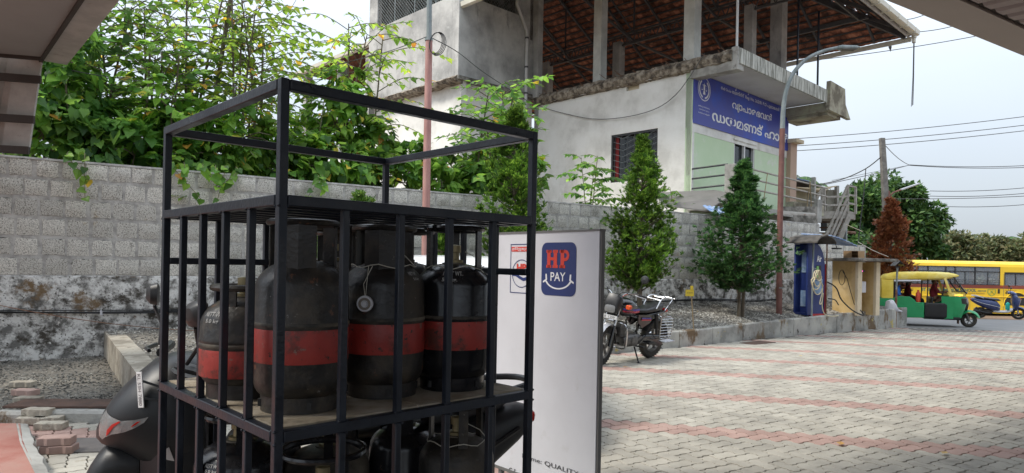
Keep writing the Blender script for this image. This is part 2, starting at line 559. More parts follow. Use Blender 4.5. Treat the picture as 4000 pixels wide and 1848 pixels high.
m_alu = mat('cast_metal', [(.10, .10, .10), (.20, .19, .18)], 12, .55, .6)
m_bkp = mat('black_gloss_paint', (.008, .008, .010), 4, .18, 0, bump=0, coat=.5, rvar=.05)
m_bkplast = mat('black_plastic', [(.010, .010, .011), (.016, .016, .017)], 8, .48, bump=.12, bscale=200)
m_scoot = mat('charcoal_scooter_panel', [(.008, .0085, .010), (.014, .015, .017)], 3, .46, bump=.03, rvar=.08, spots=[((.06, .06, .06), 18, .7, .8)])
m_seat = mat('vinyl_seat', [(.010, .010, .011), (.018, .018, .02)], 9, .40, bump=.15, bscale=150)
m_lamp = mat('clear_lens', (.26, .26, .26), 30, .1, .3, bump=.4, bscale=90)
m_lred = mat('red_lens', (.45, .015, .01), 3, .2, bump=.1, bscale=120)
m_lamb = mat('orange_lens', (.65, .09, .02), 3, .2, bump=.1, bscale=120)
m_ambon = mat('lit_amber_lamp', (1.0, .50, .06), 3, .3, bump=0, emit=1.3)
m_bike_p = mat('purple_stripe', (.07, .045, .30), 3, .3, bump=0)
m_bike_r = mat('red_stripe', (.45, .03, .05), 3, .3, bump=0)
m_plate = mat('plate_white', (.62, .62, .62), 3, .5, bump=0)
m_mgreen = mat('rickshaw_green_paint', [(.012, .26, .085), (.02, .31, .11)], 2, .4, bump=.03, spots=[((.02, .13, .05), 3, .66, .8)])
m_canvas = mat('yellow_canvas', [(.70, .50, .05), (.82, .62, .10), (.86, .72, .25)], 1.5, .75, bump=.15, bscale=40)
m_busy = mat('bus_yellow', [(.78, .50, .018), (.84, .56, .03)], 1.0, .45, bump=.02)
m_busr = mat('bus_maroon', (.25, .055, .03), 2, .5, bump=0)
m_busd = mat('bus_window_frame', (.02, .02, .022), 3, .4, bump=0)
m_busl = mat('bus_lettering', (.03, .14, .12), 3, .5, bump=0)
m_glass = glassmat('vehicle_glass')
m_glassd = glassmat('dark_window_glass', (.02, .025, .03), .85)
m_busg = glassmat('bus_window_glass', (.30, .33, .36), .45)
m_int = mat('dark_interior', (.03, .03, .03), 3, .9)  # near-black; panels for rooms and openings carry their shade in this colour
m_blsc = mat('navy_scooter_paint', [(.03, .045, .13), (.04, .06, .17)], 3, .28, bump=0, coat=.3)
m_silver = mat('silver_paint', (.45, .45, .47), 3, .35, .4, bump=0)
m_carw = mat('white_car_paint', (.74, .74, .75), 2, .22, bump=0, coat=.4, rvar=.03)
m_skin = mat('skin', (.17, .085, .05), 4, .6, bump=.05)
m_hair = mat('hair', (.008, .007, .006), 20, .6)
m_shr = mat('maroon_cloth', (.16, .012, .02), 9, .85)
m_shb = mat('blue_cloth', (.02, .14, .50), 9, .85)
m_sht = mat('tan_cloth', (.20, .12, .07), 9, .85)
m_polep = mat('red_oxide_paint', [(.33, .16, .14), (.45, .25, .22)], 5, .7, bump=.2, stretch=(1, 1, .4), spots=[((.42, .33, .30), 10, .68, .76)])
m_poleb = mat('dark_red_oxide', [(.13, .055, .045), (.20, .09, .075)], 5, .7, bump=.2)
m_galv = mat('weathered_galvanised', [(.16, .19, .19), (.28, .31, .31)], 7, .6, .1, bump=.15, stretch=(1, 1, .3))
m_rust = mat('rusty_steel', [(.14, .06, .03), (.26, .16, .11)], 10, .9, bump=.4)
m_cable = mat('black_cable', (.015, .015, .016), 4, .6, bump=0)
m_cableg = mat('grey_cable', (.10, .10, .10), 4, .7, bump=0)
m_airb = mat('air_machine_blue', [(.012, .025, .12), (.02, .04, .17)], 1.5, .45, bump=.06, spots=[((.05, .05, .08), 3, .66, .8)])
m_airr = mat('air_machine_red', (.45, .02, .018), 3, .45, bump=0)
m_poster = mat('faded_blue_notice', [(.16, .26, .42), (.28, .38, .52)], 12, .6, bump=0)
m_bsheet = mat('blue_sheet', [(.10, .20, .42), (.36, .44, .58)], 4, .4, bump=.1)
m_dsheet = mat('dark_sheet', [(.05, .045, .04), (.10, .09, .08)], 8, .7)
m_yel = mat('ochre_yellow_wall', [(.52, .36, .15), (.62, .45, .21), (.66, .50, .27)], 2.2, .9, bump=.25, bscale=30, spots=[((.30, .20, .10), 3, .64, .78), ((.72, .66, .54), 6, .70, .74)])
m_yell = mat('cream_edge', (.66, .56, .40), 5, .9, spots=[((.35, .27, .18), 6, .62, .72)])
m_hose = mat('pale_hose', (.62, .54, .36), 5, .5, bump=0)
m_card = mat('cardboard', (.36, .23, .12), 5, .9)
m_ysign = mat('yellow_board', (.62, .46, .04), 5, .6, bump=0)
m_wood = mat('pale_wood', (.34, .25, .14), 9, .9)
m_redfl = mat('red_floor_coating', [(.29, .105, .08), (.32, .14, .11), (.33, .18, .145)], 2.5, .7, bump=.25, bscale=50)
m_iron = mat('rusty_plate', [(.055, .03, .022), (.11, .062, .045)], 6, .8, bump=.5, bscale=60)
m_stone = mat('dark_stone_slab', [(.10, .09, .085), (.16, .14, .13)], 4, .75)
m_can = mat('canopy_panel', [(.33, .28, .26), (.38, .33, .305)], .8, .7, bump=.05)
m_can2 = mat('canopy_ribbed_panel', [(.26, .205, .205), (.30, .24, .24)], 1.2, .6, bump=.05)
m_cand = mat('canopy_gap', (.05, .04, .035), 3, .9)
m_canl = mat('grey_canopy_soffit', [(.26, .245, .235), (.30, .285, .275)], 1.0, .85, bump=.08)
m_corr = mat('weathered_cladding', [(.34, .315, .29), (.44, .41, .38)], 4, .8, bump=.15, spots=[((.18, .15, .12), 5, .62, .74)])
m_spole = mat('spun_concrete_pole', [(.13, .12, .11), (.22, .21, .19)], 5, .9, bump=.3)
m_rail = mat('worn_rail_paint', [(.30, .27, .23), (.42, .39, .35)], 8, .7, bump=.1, spots=[((.20, .09, .05), 9, .62, .7)])
m_bird = mat('bird_feathers', (.03, .03, .035), 9, .8)
m_hill = mat('wooded_hill', [(.06, .09, .06), (.10, .13, .09)], .02, 1, bump=0)
m_wire2 = mat('line_wire', (.05, .05, .055), 4, .6, bump=0)
m_ledw = mat('lit_white_led', (.9, .75, 1.0), 1, .5, bump=0, emit=3)
m_ledp = mat('lit_pink_led', (1.0, .08, .5), 1, .5, bump=0, emit=2)
m_ledb = mat('lit_blue_led', (.12, .12, 1.0), 1, .5, bump=0, emit=3)
m_scr = mat('lit_green_screen', (.14, .34, .10), 30, .4, bump=0, emit=.1)
m_fire = mat('red_bottle', (.60, .08, .03), 4, .4)
m_teal = mat('teal_bag', (.02, .40, .34), 4, .7)

# ---------------------------------------------------------------- lettering
def textmesh(body, bold=0.0, shear=0.0, extrude=0.0, spacing=1.0):
    c = bpy.data.curves.new('lettering', 'FONT')
    c.body = body
    c.size = 1.0
    c.offset = bold
    c.shear = shear
    c.extrude = extrude
    c.space_character = spacing
    c.resolution_u = 3
    o = bpy.data.objects.new('lettering', c)
    COL.objects.link(o)
    dg = bpy.context.evaluated_depsgraph_get()
    dg.update()
    me = bpy.data.meshes.new_from_object(o.evaluated_get(dg))
    bpy.data.objects.remove(o)
    return me
def text(body, parent, M, x0, x1, z0, z1, m_, bold=0.0, name='lettering', fn=None, shear=0.0, spacing=1.0, keep=False):
    """letters filling x0..x1, z0..z1 of the local xz plane of M (reading along +x, seen from -y)"""
    me = textmesh(body, bold, shear, 0, spacing)
    xs = [q.co.x for q in me.vertices]
    ys = [q.co.y for q in me.vertices]
    ax, bx, ay, by = min(xs), max(xs), min(ys), max(ys)
    for q in me.vertices:
        x = x0 + (q.co.x - ax) / (bx - ax) * (x1 - x0)
        z = z0 + (q.co.y - ay) / (by - ay) * (z1 - z0)
        q.co = V(fn(x, z)) if fn else V((x, 0, z))
    me.materials.clear()
    me.materials.append(m_)
    o = bpy.data.objects.new(name, me)
    COL.objects.link(o)
    o.parent = parent
    o.matrix_local = M
    return o
# ================================================================ SETTING
WA = math.radians(56.5)
WD = V((math.sin(WA), math.cos(WA), 0))          # along the boundary wall, to the right and away
WN = V((math.cos(WA), -math.sin(WA), 0))         # its face, towards the camera
W0 = V((3.68, 16.0, 0))
def WP(t, d=0.0, z=0.0): return W0 + WD * t + WN * d + V((0, 0, z))
K1, K2, K3 = G(2345, 1385), G(2910, 1330), G(3543, 1275)
KD = (K3 - K1).normalized()
KN = V((KD.y, -KD.x, 0)).normalized()
KL0, KL1 = V((-4.6, 5.93, 0)), V((-3.15, 6.1, 0))
kerbline = [V((-9, 5.5, 0)), KL0, KL1, K1, K2, K3]
E1, E2 = G(3550, 1281), G(4000, 1295)
ED = (E2 - E1).normalized()

def side(p, a, b): return (b.x - a.x) * (p.y - a.y) - (b.y - a.y) * (p.x - a.x)
def paved(x, y):
    p = V((x, y, 0))
    if x < K3.x:
        for a, b in zip(kerbline[:-1], kerbline[1:]):
            if a.x <= x < b.x and side(p, a, b) > 0: return False
    if side(p, E1, E2) > 0: return False
    if x > 1.0 and y > 21.5: return False
    return x > -9 and y > -8

# ---- base ground sheet to the horizon
mb = MB()
xs = [-900, -200, -60, -25, -12, -6, 0, 6, 12, 18, 25, 40, 80, 250, 900]
ys = [-60, -8, 0, 5, 10, 13, 17, 21, 25, 30, 45, 90, 250, 900, 2500]
vs = [(x, y, gz(y) - 0.03 - (0.05 if y > 60 else 0)) for y in ys for x in xs]
n = len(xs)
mb.add(vs, [(j * n + i, j * n + i + 1, (j + 1) * n + i + 1, (j + 1) * n + i) for j in range(len(ys) - 1) for i in range(n - 1)])
mb.build('ground', m_soil, kind='structure')

# ---- road and its earth verge
def strip(name, m_, y0, y1, dz, off0=0.0):
    mb = MB()
    xs = [-70 + i * 5 for i in range(45)]
    a = []
    for x in xs:
        yb = E1.y + (x - E1.x) / ED.x * ED.y + y0
        yt = E1.y + (x - E1.x) / ED.x * ED.y * 0.3 + y1
        for k in range(5):
            y = yb + (yt - yb) * k / 4
            a.append((x, y, gz(y) + dz))
    mb.add(a, [(i * 5 + k, (i + 1) * 5 + k, (i + 1) * 5 + k + 1, i * 5 + k + 1) for i in range(len(xs) - 1) for k in range(4)])
    return mb.build(name, m_, kind='structure')
strip('road', m_asph, 0.0, 6.6, 0.0)

# ---- pavement of interlocking pavers laid in a herringbone with red bands
PA = math.radians(58)
PAv, PBv = V((math.sin(PA), math.cos(PA), 0)), V((math.cos(PA), -math.sin(PA), 0))
PW = 0.124
PO = (PAv - PBv).normalized() * 6.288
EDGE = [(0, 0), (.40, .065), (.60, -.065)]
def gp(i, j): return PO + PAv * (i * PW) + PBv * (j * PW)
def edge(i, j, hor, rev):
    # points along one deformed lattice edge, starting corner included, end corner not
    o = gp(i, j)
    d, nn = (PAv, PBv) if hor else (PBv, PAv)
    pts = [o + d * (a * PW) + nn * (b * PW) for a, b in EDGE]
    end = gp(i + 1, j) if hor else gp(i, j + 1)
    if rev: return [end] + pts[:0:-1]
    return pts
def domino(i, j, hor):
    a, b = (2, 1) if hor else (1, 2)
    pts = []
    for k in range(a): pts += edge(i + k, j, True, False)
    for k in range(b): pts += edge(i + a, j + k, False, False)
    for k in range(a - 1, -1, -1): pts += edge(i + k, j + b, True, True)
    for k in range(b - 1, -1, -1): pts += edge(i, j + k, False, True)
    return pts
def paver_geo(mb, pts, skirt, mi, tilt=0.0):
    c = sum(pts, V((0, 0, 0))) / len(pts)
    k = 1 - 0.10
    top = []
    dz = random.uniform(-.0015, .0015)
    tx, ty = random.uniform(-1, 1) * .008, random.uniform(-1, 1) * .008
    for q in pts:
        d = q - c
        r = c + d * k
        top.append(V((r.x, r.y, gz(r.y) + dz + d.x * tx + d.y * ty)))
    n = len(top)
    if skirt:
        lo = [c + (q - c) * 1.045 - V((0, 0, .004)) for q in top]
        for q, r in zip(lo, top): q.z = r.z - .004
        bt = [V((q.x, q.y, q.z - .016)) for q in lo]
        mb.add(top + lo + bt, [tuple(range(n))] + [(j, n + j, n + (j + 1) % n, (j + 1) % n) for j in range(n)] + [(n + j, 2 * n + j, 2 * n + (j + 1) % n, n + (j + 1) % n) for j in range(n)], mi)
    else:
        mb.add(top, [tuple(range(n))], mi)
mb = MB()
jx, jy = [], []
base = MB()
gx = [-9 + 1.5 * i for i in range(24)]
gy = [-8 + 1.5 * i for i in range(20)]
for i in range(len(gx) - 1):
    for j in range(len(gy) - 1):
        cx_, cy_ = gx[i] + .75, gy[j] + .75
        q = [(gx[i], gy[j]), (gx[i + 1], gy[j]), (gx[i + 1], gy[j + 1]), (gx[i], gy[j + 1])]
        if any(paved(*p_) for p_ in q):
            base.add([(a, b, gz(b) - .014) for a, b in q], [(0, 1, 2, 3)])
pavement = base.build('pavement', m_joint, kind='structure', smooth=False, fix=False)
cells = []
for i in range(-150, 200):
    for j in range(-170, 130):
        r = (i - j) % 4
        if r == 0: hor = True
        elif r == 3: hor = False
        else: continue
        c = gp(i + .5, j + .5)
        if c.y < 1.2 or c.y > 21.3: continue
        if c.x > 2 and (c.x - 2.2) / c.y > .92: continue
        if c.x / c.y < -1.3: continue
        if not paved(c.x, c.y): continue
        d = (c - V((0, 0, EYE)))
        vv = PV + EYE / c.y * FPX
        red = ((i - j) % 20) in (0, 1, 2, 3)
        # seen right of the sign board, or at the far left round the scooter
        seen = (c.x / c.y > .10 or c.x / c.y < -.40) and vv < 1890 and c.x / c.y < .80
        cells.append((0 if seen else 1, c.y, i, j, hor, red))
cells.sort()
for k, (sn, y, i, j, hor, red) in enumerate(cells):
    pts = domino(i, j, hor)
    if k < 300:
        one_ = MB()
        paver_geo(one_, pts, True, 0)
        one_.build('paver', m_paverr if red else m_paver, pavement, smooth=False, fix=False)
    else:
        paver_geo(mb, pts, y < 15, 1 if red else 0)
mb.build('pavers_beyond', [m_paver, m_paverr], pavement, smooth=False, fix=False, kind='stuff')

# ---- kerbs: painted concrete retaining kerb round the raised gravel bed
def kerb(pa, pb, za, zb, wd, label, joints=6):
    d = (pb - pa)
    L_ = Vector((d.x, d.y, 0)).length
    d = Vector((d.x, d.y, 0)).normalized()
    nrm = V((-d.y, d.x, 0))
    t = thing('concrete_kerb', label, 'kerb', Matrix.Translation(pa), 'kerbs round the gravel beds')
    inv = Matrix.Translation(-pa)
    kn = max(1, round(L_ / 1.0))
    for k in range(kn):
        a, b = pa + d * (L_ * k / kn + .004), pa + d * (L_ * (k + 1) / kn - .004)
        z0, z1 = za + (zb - za) * k / kn, za + (zb - za) * (k + 1) / kn
        m2 = MB()
        jt = random.uniform(-.008, .008)
        sub = 5
        loops = []
        for s_ in range(sub + 1):
            q = a.lerp(b, s_ / sub)
            zt = z0 + (z1 - z0) * s_ / sub + random.uniform(-.008, .008)
            gb = gz(q.y) - .05
            f = nrm * (jt + random.uniform(-.004, .004))
            loops.append([q + f + V((0, 0, gb - q.z)), q + f + V((0, 0, zt - .025 - q.z)), q + f + nrm * .02 + V((0, 0, zt - q.z)), q + nrm * wd + V((0, 0, zt - .01 - q.z)), q + nrm * wd + V((0, 0, gb - q.z))])
        m2.loft([[inv @ p_ for p_ in l] for l in loops])
        o = m2.build('kerb_block', m_kerb, t, ang=30)
    return t
K1b = KL1.lerp(K1, .02)
kerb(V((-3.1, 6.16, 0)), K1, .27, .27, .15, 'long grey kerb behind the scooter, cage and standing board')
kerb(K1 + KD * .01, K2 - KD * .1, .27, .30, .15, 'grey kerb of the gravel bed right behind the parked motorcycle')
K2s = K2 + KN * -.12
kerb(K2s + KD * .12, K3, .31, .48, .16, 'patchy grey kerb with peeling yellow marks below the air machine and booth')
ke = K3 + V((-KD.y, KD.x, 0)) * .17 + KD * -.16
kerb(K3 + KD * .0 + KN * -.01, K3 + V((-KD.y * 2.3 + .5, KD.x * 2.3, 0)), .47, .42, .15, 'short end kerb turning the corner beside the rickshaw')
kerb(KL0, V((-3.25, 6.1, 0)), .10, .10, .16, 'low cream kerb beside the rusty cover plate')
# divider kerb between the two gravel bays
mb = MB()
a, b = V((-5.8, 9.75, 0)), V((-3.12, 5.95, 0))
d = (b - a).normalized(); nr = V((-d.y, d.x, 0))
loops = []
for k in range(9):
    q = a.lerp(b, k / 8)
    zt = .43 - .03 * k / 8 + random.uniform(-.006, .006)
    loops.append([q - nr * .11 + V((0, 0, -.1)), q - nr * .11 + V((0, 0, zt - .01)), q + nr * .11 + V((0, 0, zt)), q + nr * .11 + V((0, 0, -.1))])
mb.loft(loops)
one(mb, 'divider_kerb', m_kerbt, 'cream topped divider kerb running from the block wall between the two gravel bays', 'kerb', group='kerbs round the gravel beds')
# worn curb course on top of the kerbs (earth coloured mortar nose)

# ---- gravel beds
def bed(name, near, far, zn, zf, m_, m_st, nst, size, amp):
    mb = MB()
    NU, NV = 60, 8
    def pt(u, v):
        def along(pl, f):
            ls = [(pl[i + 1] - pl[i]).length for i in range(len(pl) - 1)]
            T = f * sum(ls)
            for i, l in enumerate(ls):
                if T <= l or i == len(ls) - 1: return pl[i].lerp(pl[i + 1], T / l)
                T -= l
        a, b = along(near, u), along(far, u)
        q = a.lerp(b, v)
        z = zn(u) * (1 - v) + zf(u) * v
        z += amp * noise.noise(V((q.x * .9, q.y * .9, 3))) * min(1, 4 * v + .15)
        return V((q.x, q.y, z))
    for i in range(NU + 1):
        for j in range(NV + 1): mb.v.append(tuple(pt(i / NU, j / NV)))
    mb.f = [(i * (NV + 1) + j, (i + 1) * (NV + 1) + j, (i + 1) * (NV + 1) + j + 1, i * (NV + 1) + j + 1) for i in range(NU) for j in range(NV)]
    mb.m = [0] * len(mb.f)
    o = mb.build(name, m_, kind='structure', fix=False)
    st = MB()
    for _ in range(nst):
        u, v = random.random(), random.random()
        q = pt(u, v)
        dd = (q.x ** 2 + q.y ** 2) ** .5
        s = size * random.uniform(.5, 1.25) * (1 if dd < 12 else 1.4)
        M = Matrix.Translation(q + V((0, 0, s * .2))) @ Matrix.Rotation(random.uniform(0, 6.3), 4, 'Z') @ Matrix.Rotation(random.uniform(-.9, .9), 4, 'X')
        a, b, c = s * random.uniform(.7, 1.2), s * random.uniform(.5, .9), s * random.uniform(.35, .7)
        st.add([(a, 0, 0), (0, b, 0), (-a * .8, 0, 0), (0, -b, 0), (a * .2, b * .1, c), (-a * .1, 0, -c)],
               [(0, 1, 4), (1, 2, 4), (2, 3, 4), (3, 0, 4), (1, 0, 5), (2, 1, 5), (3, 2, 5), (0, 3, 5)], 0, M)
    st.build(name.replace('bed', 'stones'), m_st, kind='stuff', smooth=False, fix=False)
    return pt
off = .12
near = [V((-3.2, 6.25, 0)), K1 + KN * -off, K2 + KN * -off, K3 + KN * -off]
far = [WP(-11.45), WP(-5), WP(0), WP(6.2), WP(8.6)]
for q in near + far: q.z = 0
ptR = bed('gravel_bed', near, far, lambda u: .24 + .16 * max(0, u - .45), lambda u: .42 + .22 * min(1, u * 1.8), m_gravbed, m_gravel, 30000, .020, .05)
near = [V((-9.5, 5.6, 0)), V((-4.6, 6.1, 0)), V((-3.25, 6.25, 0))]
far = [WP(-21), WP(-11.5)]
for q in near + far: q.z = 0
ptL = bed('dark_gravel_bed', near, far, lambda u: .04, lambda u: .07, m_gravbed, m_gravdark, 15000, .019, .05)

# fallen leaves, each its own
lf = MB()
lf.add([(-.5, 0, 0), (-.1, .28, .06), (.5, 0, .02), (-.1, -.28, .05)], [(0, 2, 1), (0, 3, 2)])
leafo = None
for k in range(26):
    if k < 8: q = ptR(random.uniform(.0, .9), random.random())
    elif k < 17: q = ptL(random.uniform(.55, .98), random.uniform(0, .5))
    else:
        q = V((random.uniform(1.6, 9), random.uniform(5.5, 15), 0)); q.z = gz(q.y)
        if not paved(q.x, q.y + .5): continue
    M = Matrix.Translation(q + V((0, 0, .02))) @ Matrix.Rotation(random.uniform(0, 6), 4, 'Z') @ Matrix.Scale(random.uniform(.07, .13), 4)
    if leafo is None:
        leafo = lf.build('fallen_leaf', m_dry, mw=M, smooth=False, fix=False)
        o = leafo
    else:
        o = leafo.copy(); COL.objects.link(o); o.matrix_local = M
    zn = ('grey gravel bed behind the kerb', 'dark gravel at the left', 'beige paving')[0 if k < 8 else 1 if k < 17 else 2]
    tag(o, 'small dry fallen leaf lying on the ' + zn, 'leaf', 'fallen leaves on the ' + zn)

# rusty cover plate, dark slab, drain covers
def plate(u, v, z, dx, dy, h, ang, m_, name, label, cat):
    q = PZ(u, v, z)
    mb = MB(); mb.box((0, 0, h / 2), (dx, dy, h))
    o = mb.build(name, m_, mw=Matrix.Translation(V((q.x, q.y, z - h))) @ Matrix.Rotation(ang, 4, 'Z'), bevel=.004)
    tag(o, label, cat)
plate(350, 1572, .12, 1.35, .34, .02, .08, m_iron, 'cover_plate', 'rusty brown steel plate lying between the dark gravel and the low kerb', 'cover plate')
plate(350, 1735, .012, .46, .42, .02, .15, m_stone, 'stone_slab', 'dark square stone slab set in the paving under the scooter nose', 'slab')
q = G(2960, 1334)
plate(2960, 1338, gz(q.y) + .012, .8, .35, .02, math.atan2(KD.y, KD.x), m_iron, 'drain_cover', 'rusty drain cover lying at the gap between two kerbs', 'drain cover')
q = G(3700, 1287)
plate(3690, 1290, gz(q.y) + .014, 1.6, .5, .02, math.atan2(ED.y, ED.x), m_stone, 'drain_grate', 'grey drain grate at the road edge below the rickshaw', 'drain cover')

# red coated floor island at the lower left
mb = MB()
poly = [(-4.05, 5.55), (-3.62, 5.0), (-2.93, 4.2), (-2.2, 3.3), (-2.4, .5), (-9, .5), (-9, 5.5)]
mb.prism(poly, Matrix.Translation((0, 0, -.05)), .155)
mb.build('floor_island', m_redfl, kind='structure', bevel=.01)
mb = MB()
pts = [V((-4.05, 5.57, 0)), V((-3.6, 5.0, 0)), V((-2.9, 4.2, 0)), V((-2.17, 3.3, 0))]
loops = []
for k in range(24):
    f = k / 23 * 3; i = min(2, int(f)); q = pts[i].lerp(pts[i + 1], f - i)
    w_ = .05 + .035 * noise.noise(q * 5)
    loops.append([q + V((-.03, -.03, .0)), q + V((-.03, -.03, .108)), q + V((w_ * .6, w_ * .4, .09)), q + V((w_, w_ * .8, 0))])
mb.loft(loops)
mb.build('floor_island_edge', m_conc, kind='structure')

# loose pavers stacked beside the island
lp = MB()
def zig(L_, W_):
    e = [(0, 0), (.2, .06), (.32, -.06), (.5, 0), (.7, .06), (.82, -.06)]
    b = [(x * L_, y * L_ * .5) for x, y in e] + [(L_, 0)]
    return b + [(x, y + W_) for x, y in reversed(b)]
lp.prism([(x - .115, y - .06) for x, y in zig(.23, .12)], Matrix(), .06)
lpm = None
spots_ = [(90, 1500, .05, .1, 'farthest pale'), (100, 1532, .05, -.1, 'reddish'), (112, 1562, .05, .12, 'pale'), (150, 1608, .07, .0, 'cream'), (128, 1640, .01, .25, 'cream grooved'), (188, 1640, .01, .2, 'cream'),
          (200, 1662, .0, .15, 'pale broken'), (232, 1752, .0, .15, 'red'), (222, 1720, .062, .22, 'buff and red')]
for k, (u, v, z, a, nm) in enumerate(spots_):
    q = PZ(u, v, z + .03)
    M = Matrix.Translation(V((q.x, q.y, z))) @ Matrix.Rotation(a, 4, 'Z')
    mm = m_paverr if nm in ('reddish', 'red', 'buff and red') else m_kerbt
    o = lp.build('loose_paver', mm, mw=M, bevel=.006, smooth=False)
    lab = {0: 'farthest of the loose pavers, pale, half in the dark gravel', 1: 'reddish loose paver second from the far end of the row', 2: 'pale loose paver just nearer than the reddish one',
           3: 'cream loose paver lying across the others beside the rusty plate', 4: 'cream grooved loose paver left of its twin beside the red floor', 5: 'cream loose paver right of its twin before the low kerb',
           6: 'pale broken loose paver between the cream pair and the red stack', 7: 'red loose paver at the bottom of the near stack', 8: 'buff loose paver lying on top of the red one'}[k]
    tag(o, lab, 'paver', 'loose pavers by the red floor')

# ================================================================ BOUNDARY WALL
wall = thing('block_wall', 'long weathered grey block wall with pitted blocks and stained base behind the gravel beds', 'wall', Matrix())
mb = MB()
ZL, ZT = 1.21, 2.84
def wallbox(mb, t0, t1, d0, d1, z0, z1, M=None):
    vs = [WP(t0, d0, z0), WP(t1, d0, z0), WP(t1, d1, z0), WP(t0, d1, z0), WP(t0, d0, z1), WP(t1, d0, z1), WP(t1, d1, z1), WP(t0, d1, z1)]
    mb.add(vs, [(0, 3, 2, 1), (4, 5, 6, 7), (0, 1, 5, 4), (1, 2, 6, 5), (2, 3, 7, 6), (3, 0, 4, 7)])
wallbox(mb, -21, 6.3, -.2, 0, .9, ZT - .01)
wallbox(mb, 6.31, 8.8, -.2, 0, -.3, 2.30)
mb.build('mortar', m_mortar, wall, smooth=False)
# plinth with an uneven face
mb = MB()
NT, NZ = 110, 8
for i in range(NT + 1):
    t = -21 + 27.3 * i / NT
    for j in range(NZ + 1):
        z = -.2 + (ZL + .2) * j / NZ
        d = .045 + .018 * noise.noise(V((t * 1.5, z * 3, 0))) - (.02 if j == NZ else 0)
        mb.v.append(tuple(WP(t, d, z)))
    mb.v.append(tuple(WP(t, 0, ZL + .012)))
n = NZ + 2
mb.f = [(i * n + j, (i + 1) * n + j, (i + 1) * n + j + 1, i * n + j + 1) for i in range(NT) for j in range(n - 1)]
mb.m = [0] * len(mb.f)
mb.build('plinth', m_plinth, wall)
variants = []
def blockmesh(L_, H_, seed):
    mb = MB()
    nx, nz_ = 5, 3
    rr = random.Random(seed)
    pr = rr.uniform(.008, .022)
    for i in range(nx + 1):
        for j in range(nz_ + 1):
            e = i in (0, nx) or j in (0, nz_)
            x = (i / nx - .5) * L_ + rr.uniform(-.010, .010)
            z = (j / nz_ - .5) * H_ + rr.uniform(-.010, .010)
            mb.v.append((x, -(.004 if e else pr + rr.uniform(-.004, .004)), z))
    n = nz_ + 1
    mb.f = [(i * n + j, (i + 1) * n + j, (i + 1) * n + j + 1, i * n + j + 1) for i in range(nx) for j in range(nz_)]
    mb.m = [0] * len(mb.f)
    b = len(mb.v)
    x, z = L_ / 2, H_ / 2
    mb.v += [(-x, .03, -z), (x, .03, -z), (x, .03, z), (-x, .03, z)]
    cn = [0, nx * n, nx * n + nz_, nz_]
    sides = [[i * n for i in range(nx + 1)], [nx * n + j for j in range(n)], [i * n + nz_ for i in range(nx, -1, -1)], [j for j in range(nz_, -1, -1)]]
    for k, s_ in enumerate(sides):
        mb.f.append(tuple(s_[::-1]) + (b + k, b + (k + 1) % 4)); mb.m.append(0)
    return mb
ch = (ZT - ZL) / 6
for s_ in range(6):
    o = blockmesh(.238 + .012 * (s_ % 3), ch - .050, s_).build('block', m_block, wall, smooth=True, ang=50)
    variants.append(o.data)
    bpy.data.objects.remove(o)
rotW = Matrix.Rotation(math.atan2(WD.y, WD.x), 4, 'Z')
slots = []
for row in range(6):
    t = -20.8 + (row % 2) * .15
    while t < 6.15:
        slots.append((t, ZL + ch * (row + .5)))
        t += .292 + random.uniform(-.012, .014)
low = []
for row in range(9):
    t = 6.52 + (row % 2) * .2
    while t < 8.6:
        low.append((t, .0 + ch * .93 * (row + .5)))
        t += .295
def vis(s_):
    q = WP(s_[0], 0, s_[1])
    return (0 if -.80 < q.x / q.y < .5 else 1, q.y)
slots.sort(key=vis)
rest = MB()
for k, (t, z) in enumerate(slots + low):
    me = variants[random.randrange(6)]
    M = Matrix.Translation(WP(t, .0, z)) @ rotW @ Matrix.Rotation(random.uniform(-.012, .012), 4, 'Y')
    if k < 300:
        inst(me, 'block', wall, M)
    else:
        rest.add([q.co for q in me.vertices], [tuple(p_.vertices) for p_ in me.polygons], 0, M)
rest.build('farther_blocks', m_block, wall, kind='stuff', ang=50)
# rough mortar capping
mb = MB()
loops = []
for i in range(140):
    t = -21 + 27.25 * i / 139
    h = .012 + .02 * abs(noise.noise(V((t * 2, 5, 0)))) 
    loops.append([WP(t, .012, ZT - .02), WP(t, .006, ZT + h * .6), WP(t, -.1, ZT + h), WP(t, -.2, ZT + h * .5), WP(t, -.2, ZT - .02)])
mb.loft(loops)
mb.build('capping', m_mortar, wall)
# dark stained end pilaster at the far left
mb = MB()
wallbox(mb, -14.4, -13.0, 0, .04, ZL, 1.47)
mb.build('patch', m_concd, wall, bevel=.01)
# bundle of cables clipped along the wall
ct = thing('cable_bundle', 'bundle of black cables clipped along the stained base of the block wall', 'cables', Matrix())
zc = lambda t: 1.5 - (1.5 - .70) * 1.0 + .03 * math.sin(t * 1.3) - .02 * (t + 12) * .03
for k in range(3):
    mb = MB()
    pts = [WP(t / 2, .075 + .012 * k, zc(t / 2) + .03 * (k - 1) * math.sin(t * .37 + k * 1.7) + .012 * k) for t in range(-42, 10)]
    mb.tube(pts, .011 if k < 2 else .008, 6)
    mb.build('cable', m_cable, ct)
for t in (-12.9, -11.5, -10.0, -8.3, -3.0, -.8):
    mb = MB(); mb.box(WP(t, .09, zc(t) + .02), (.02, .05, .07)); mb.build('clip', m_signw, ct)
mb = MB()
mb.tube(sag(P(-60, 1180, 7.2), P(760, 1292, 7.6), .05, 20), .0045, 5)
one(mb, 'rusty_wire', m_rust, 'thin rusty wire slung low across the left gravel bay', 'wire')

# ================================================================ FORECOURT CANOPY (overhead)
CZ = 4.5
CA = 3.9
cornerK = PZ(165, 245, CA)
cl1 = PZ(330, 0, CA)
dl = (cl1 - cornerK).normalized()
f1, f2 = PZ(3466, 0, CZ), PZ(4000, 217, CZ)
fd = (f2 - f1).normalized()
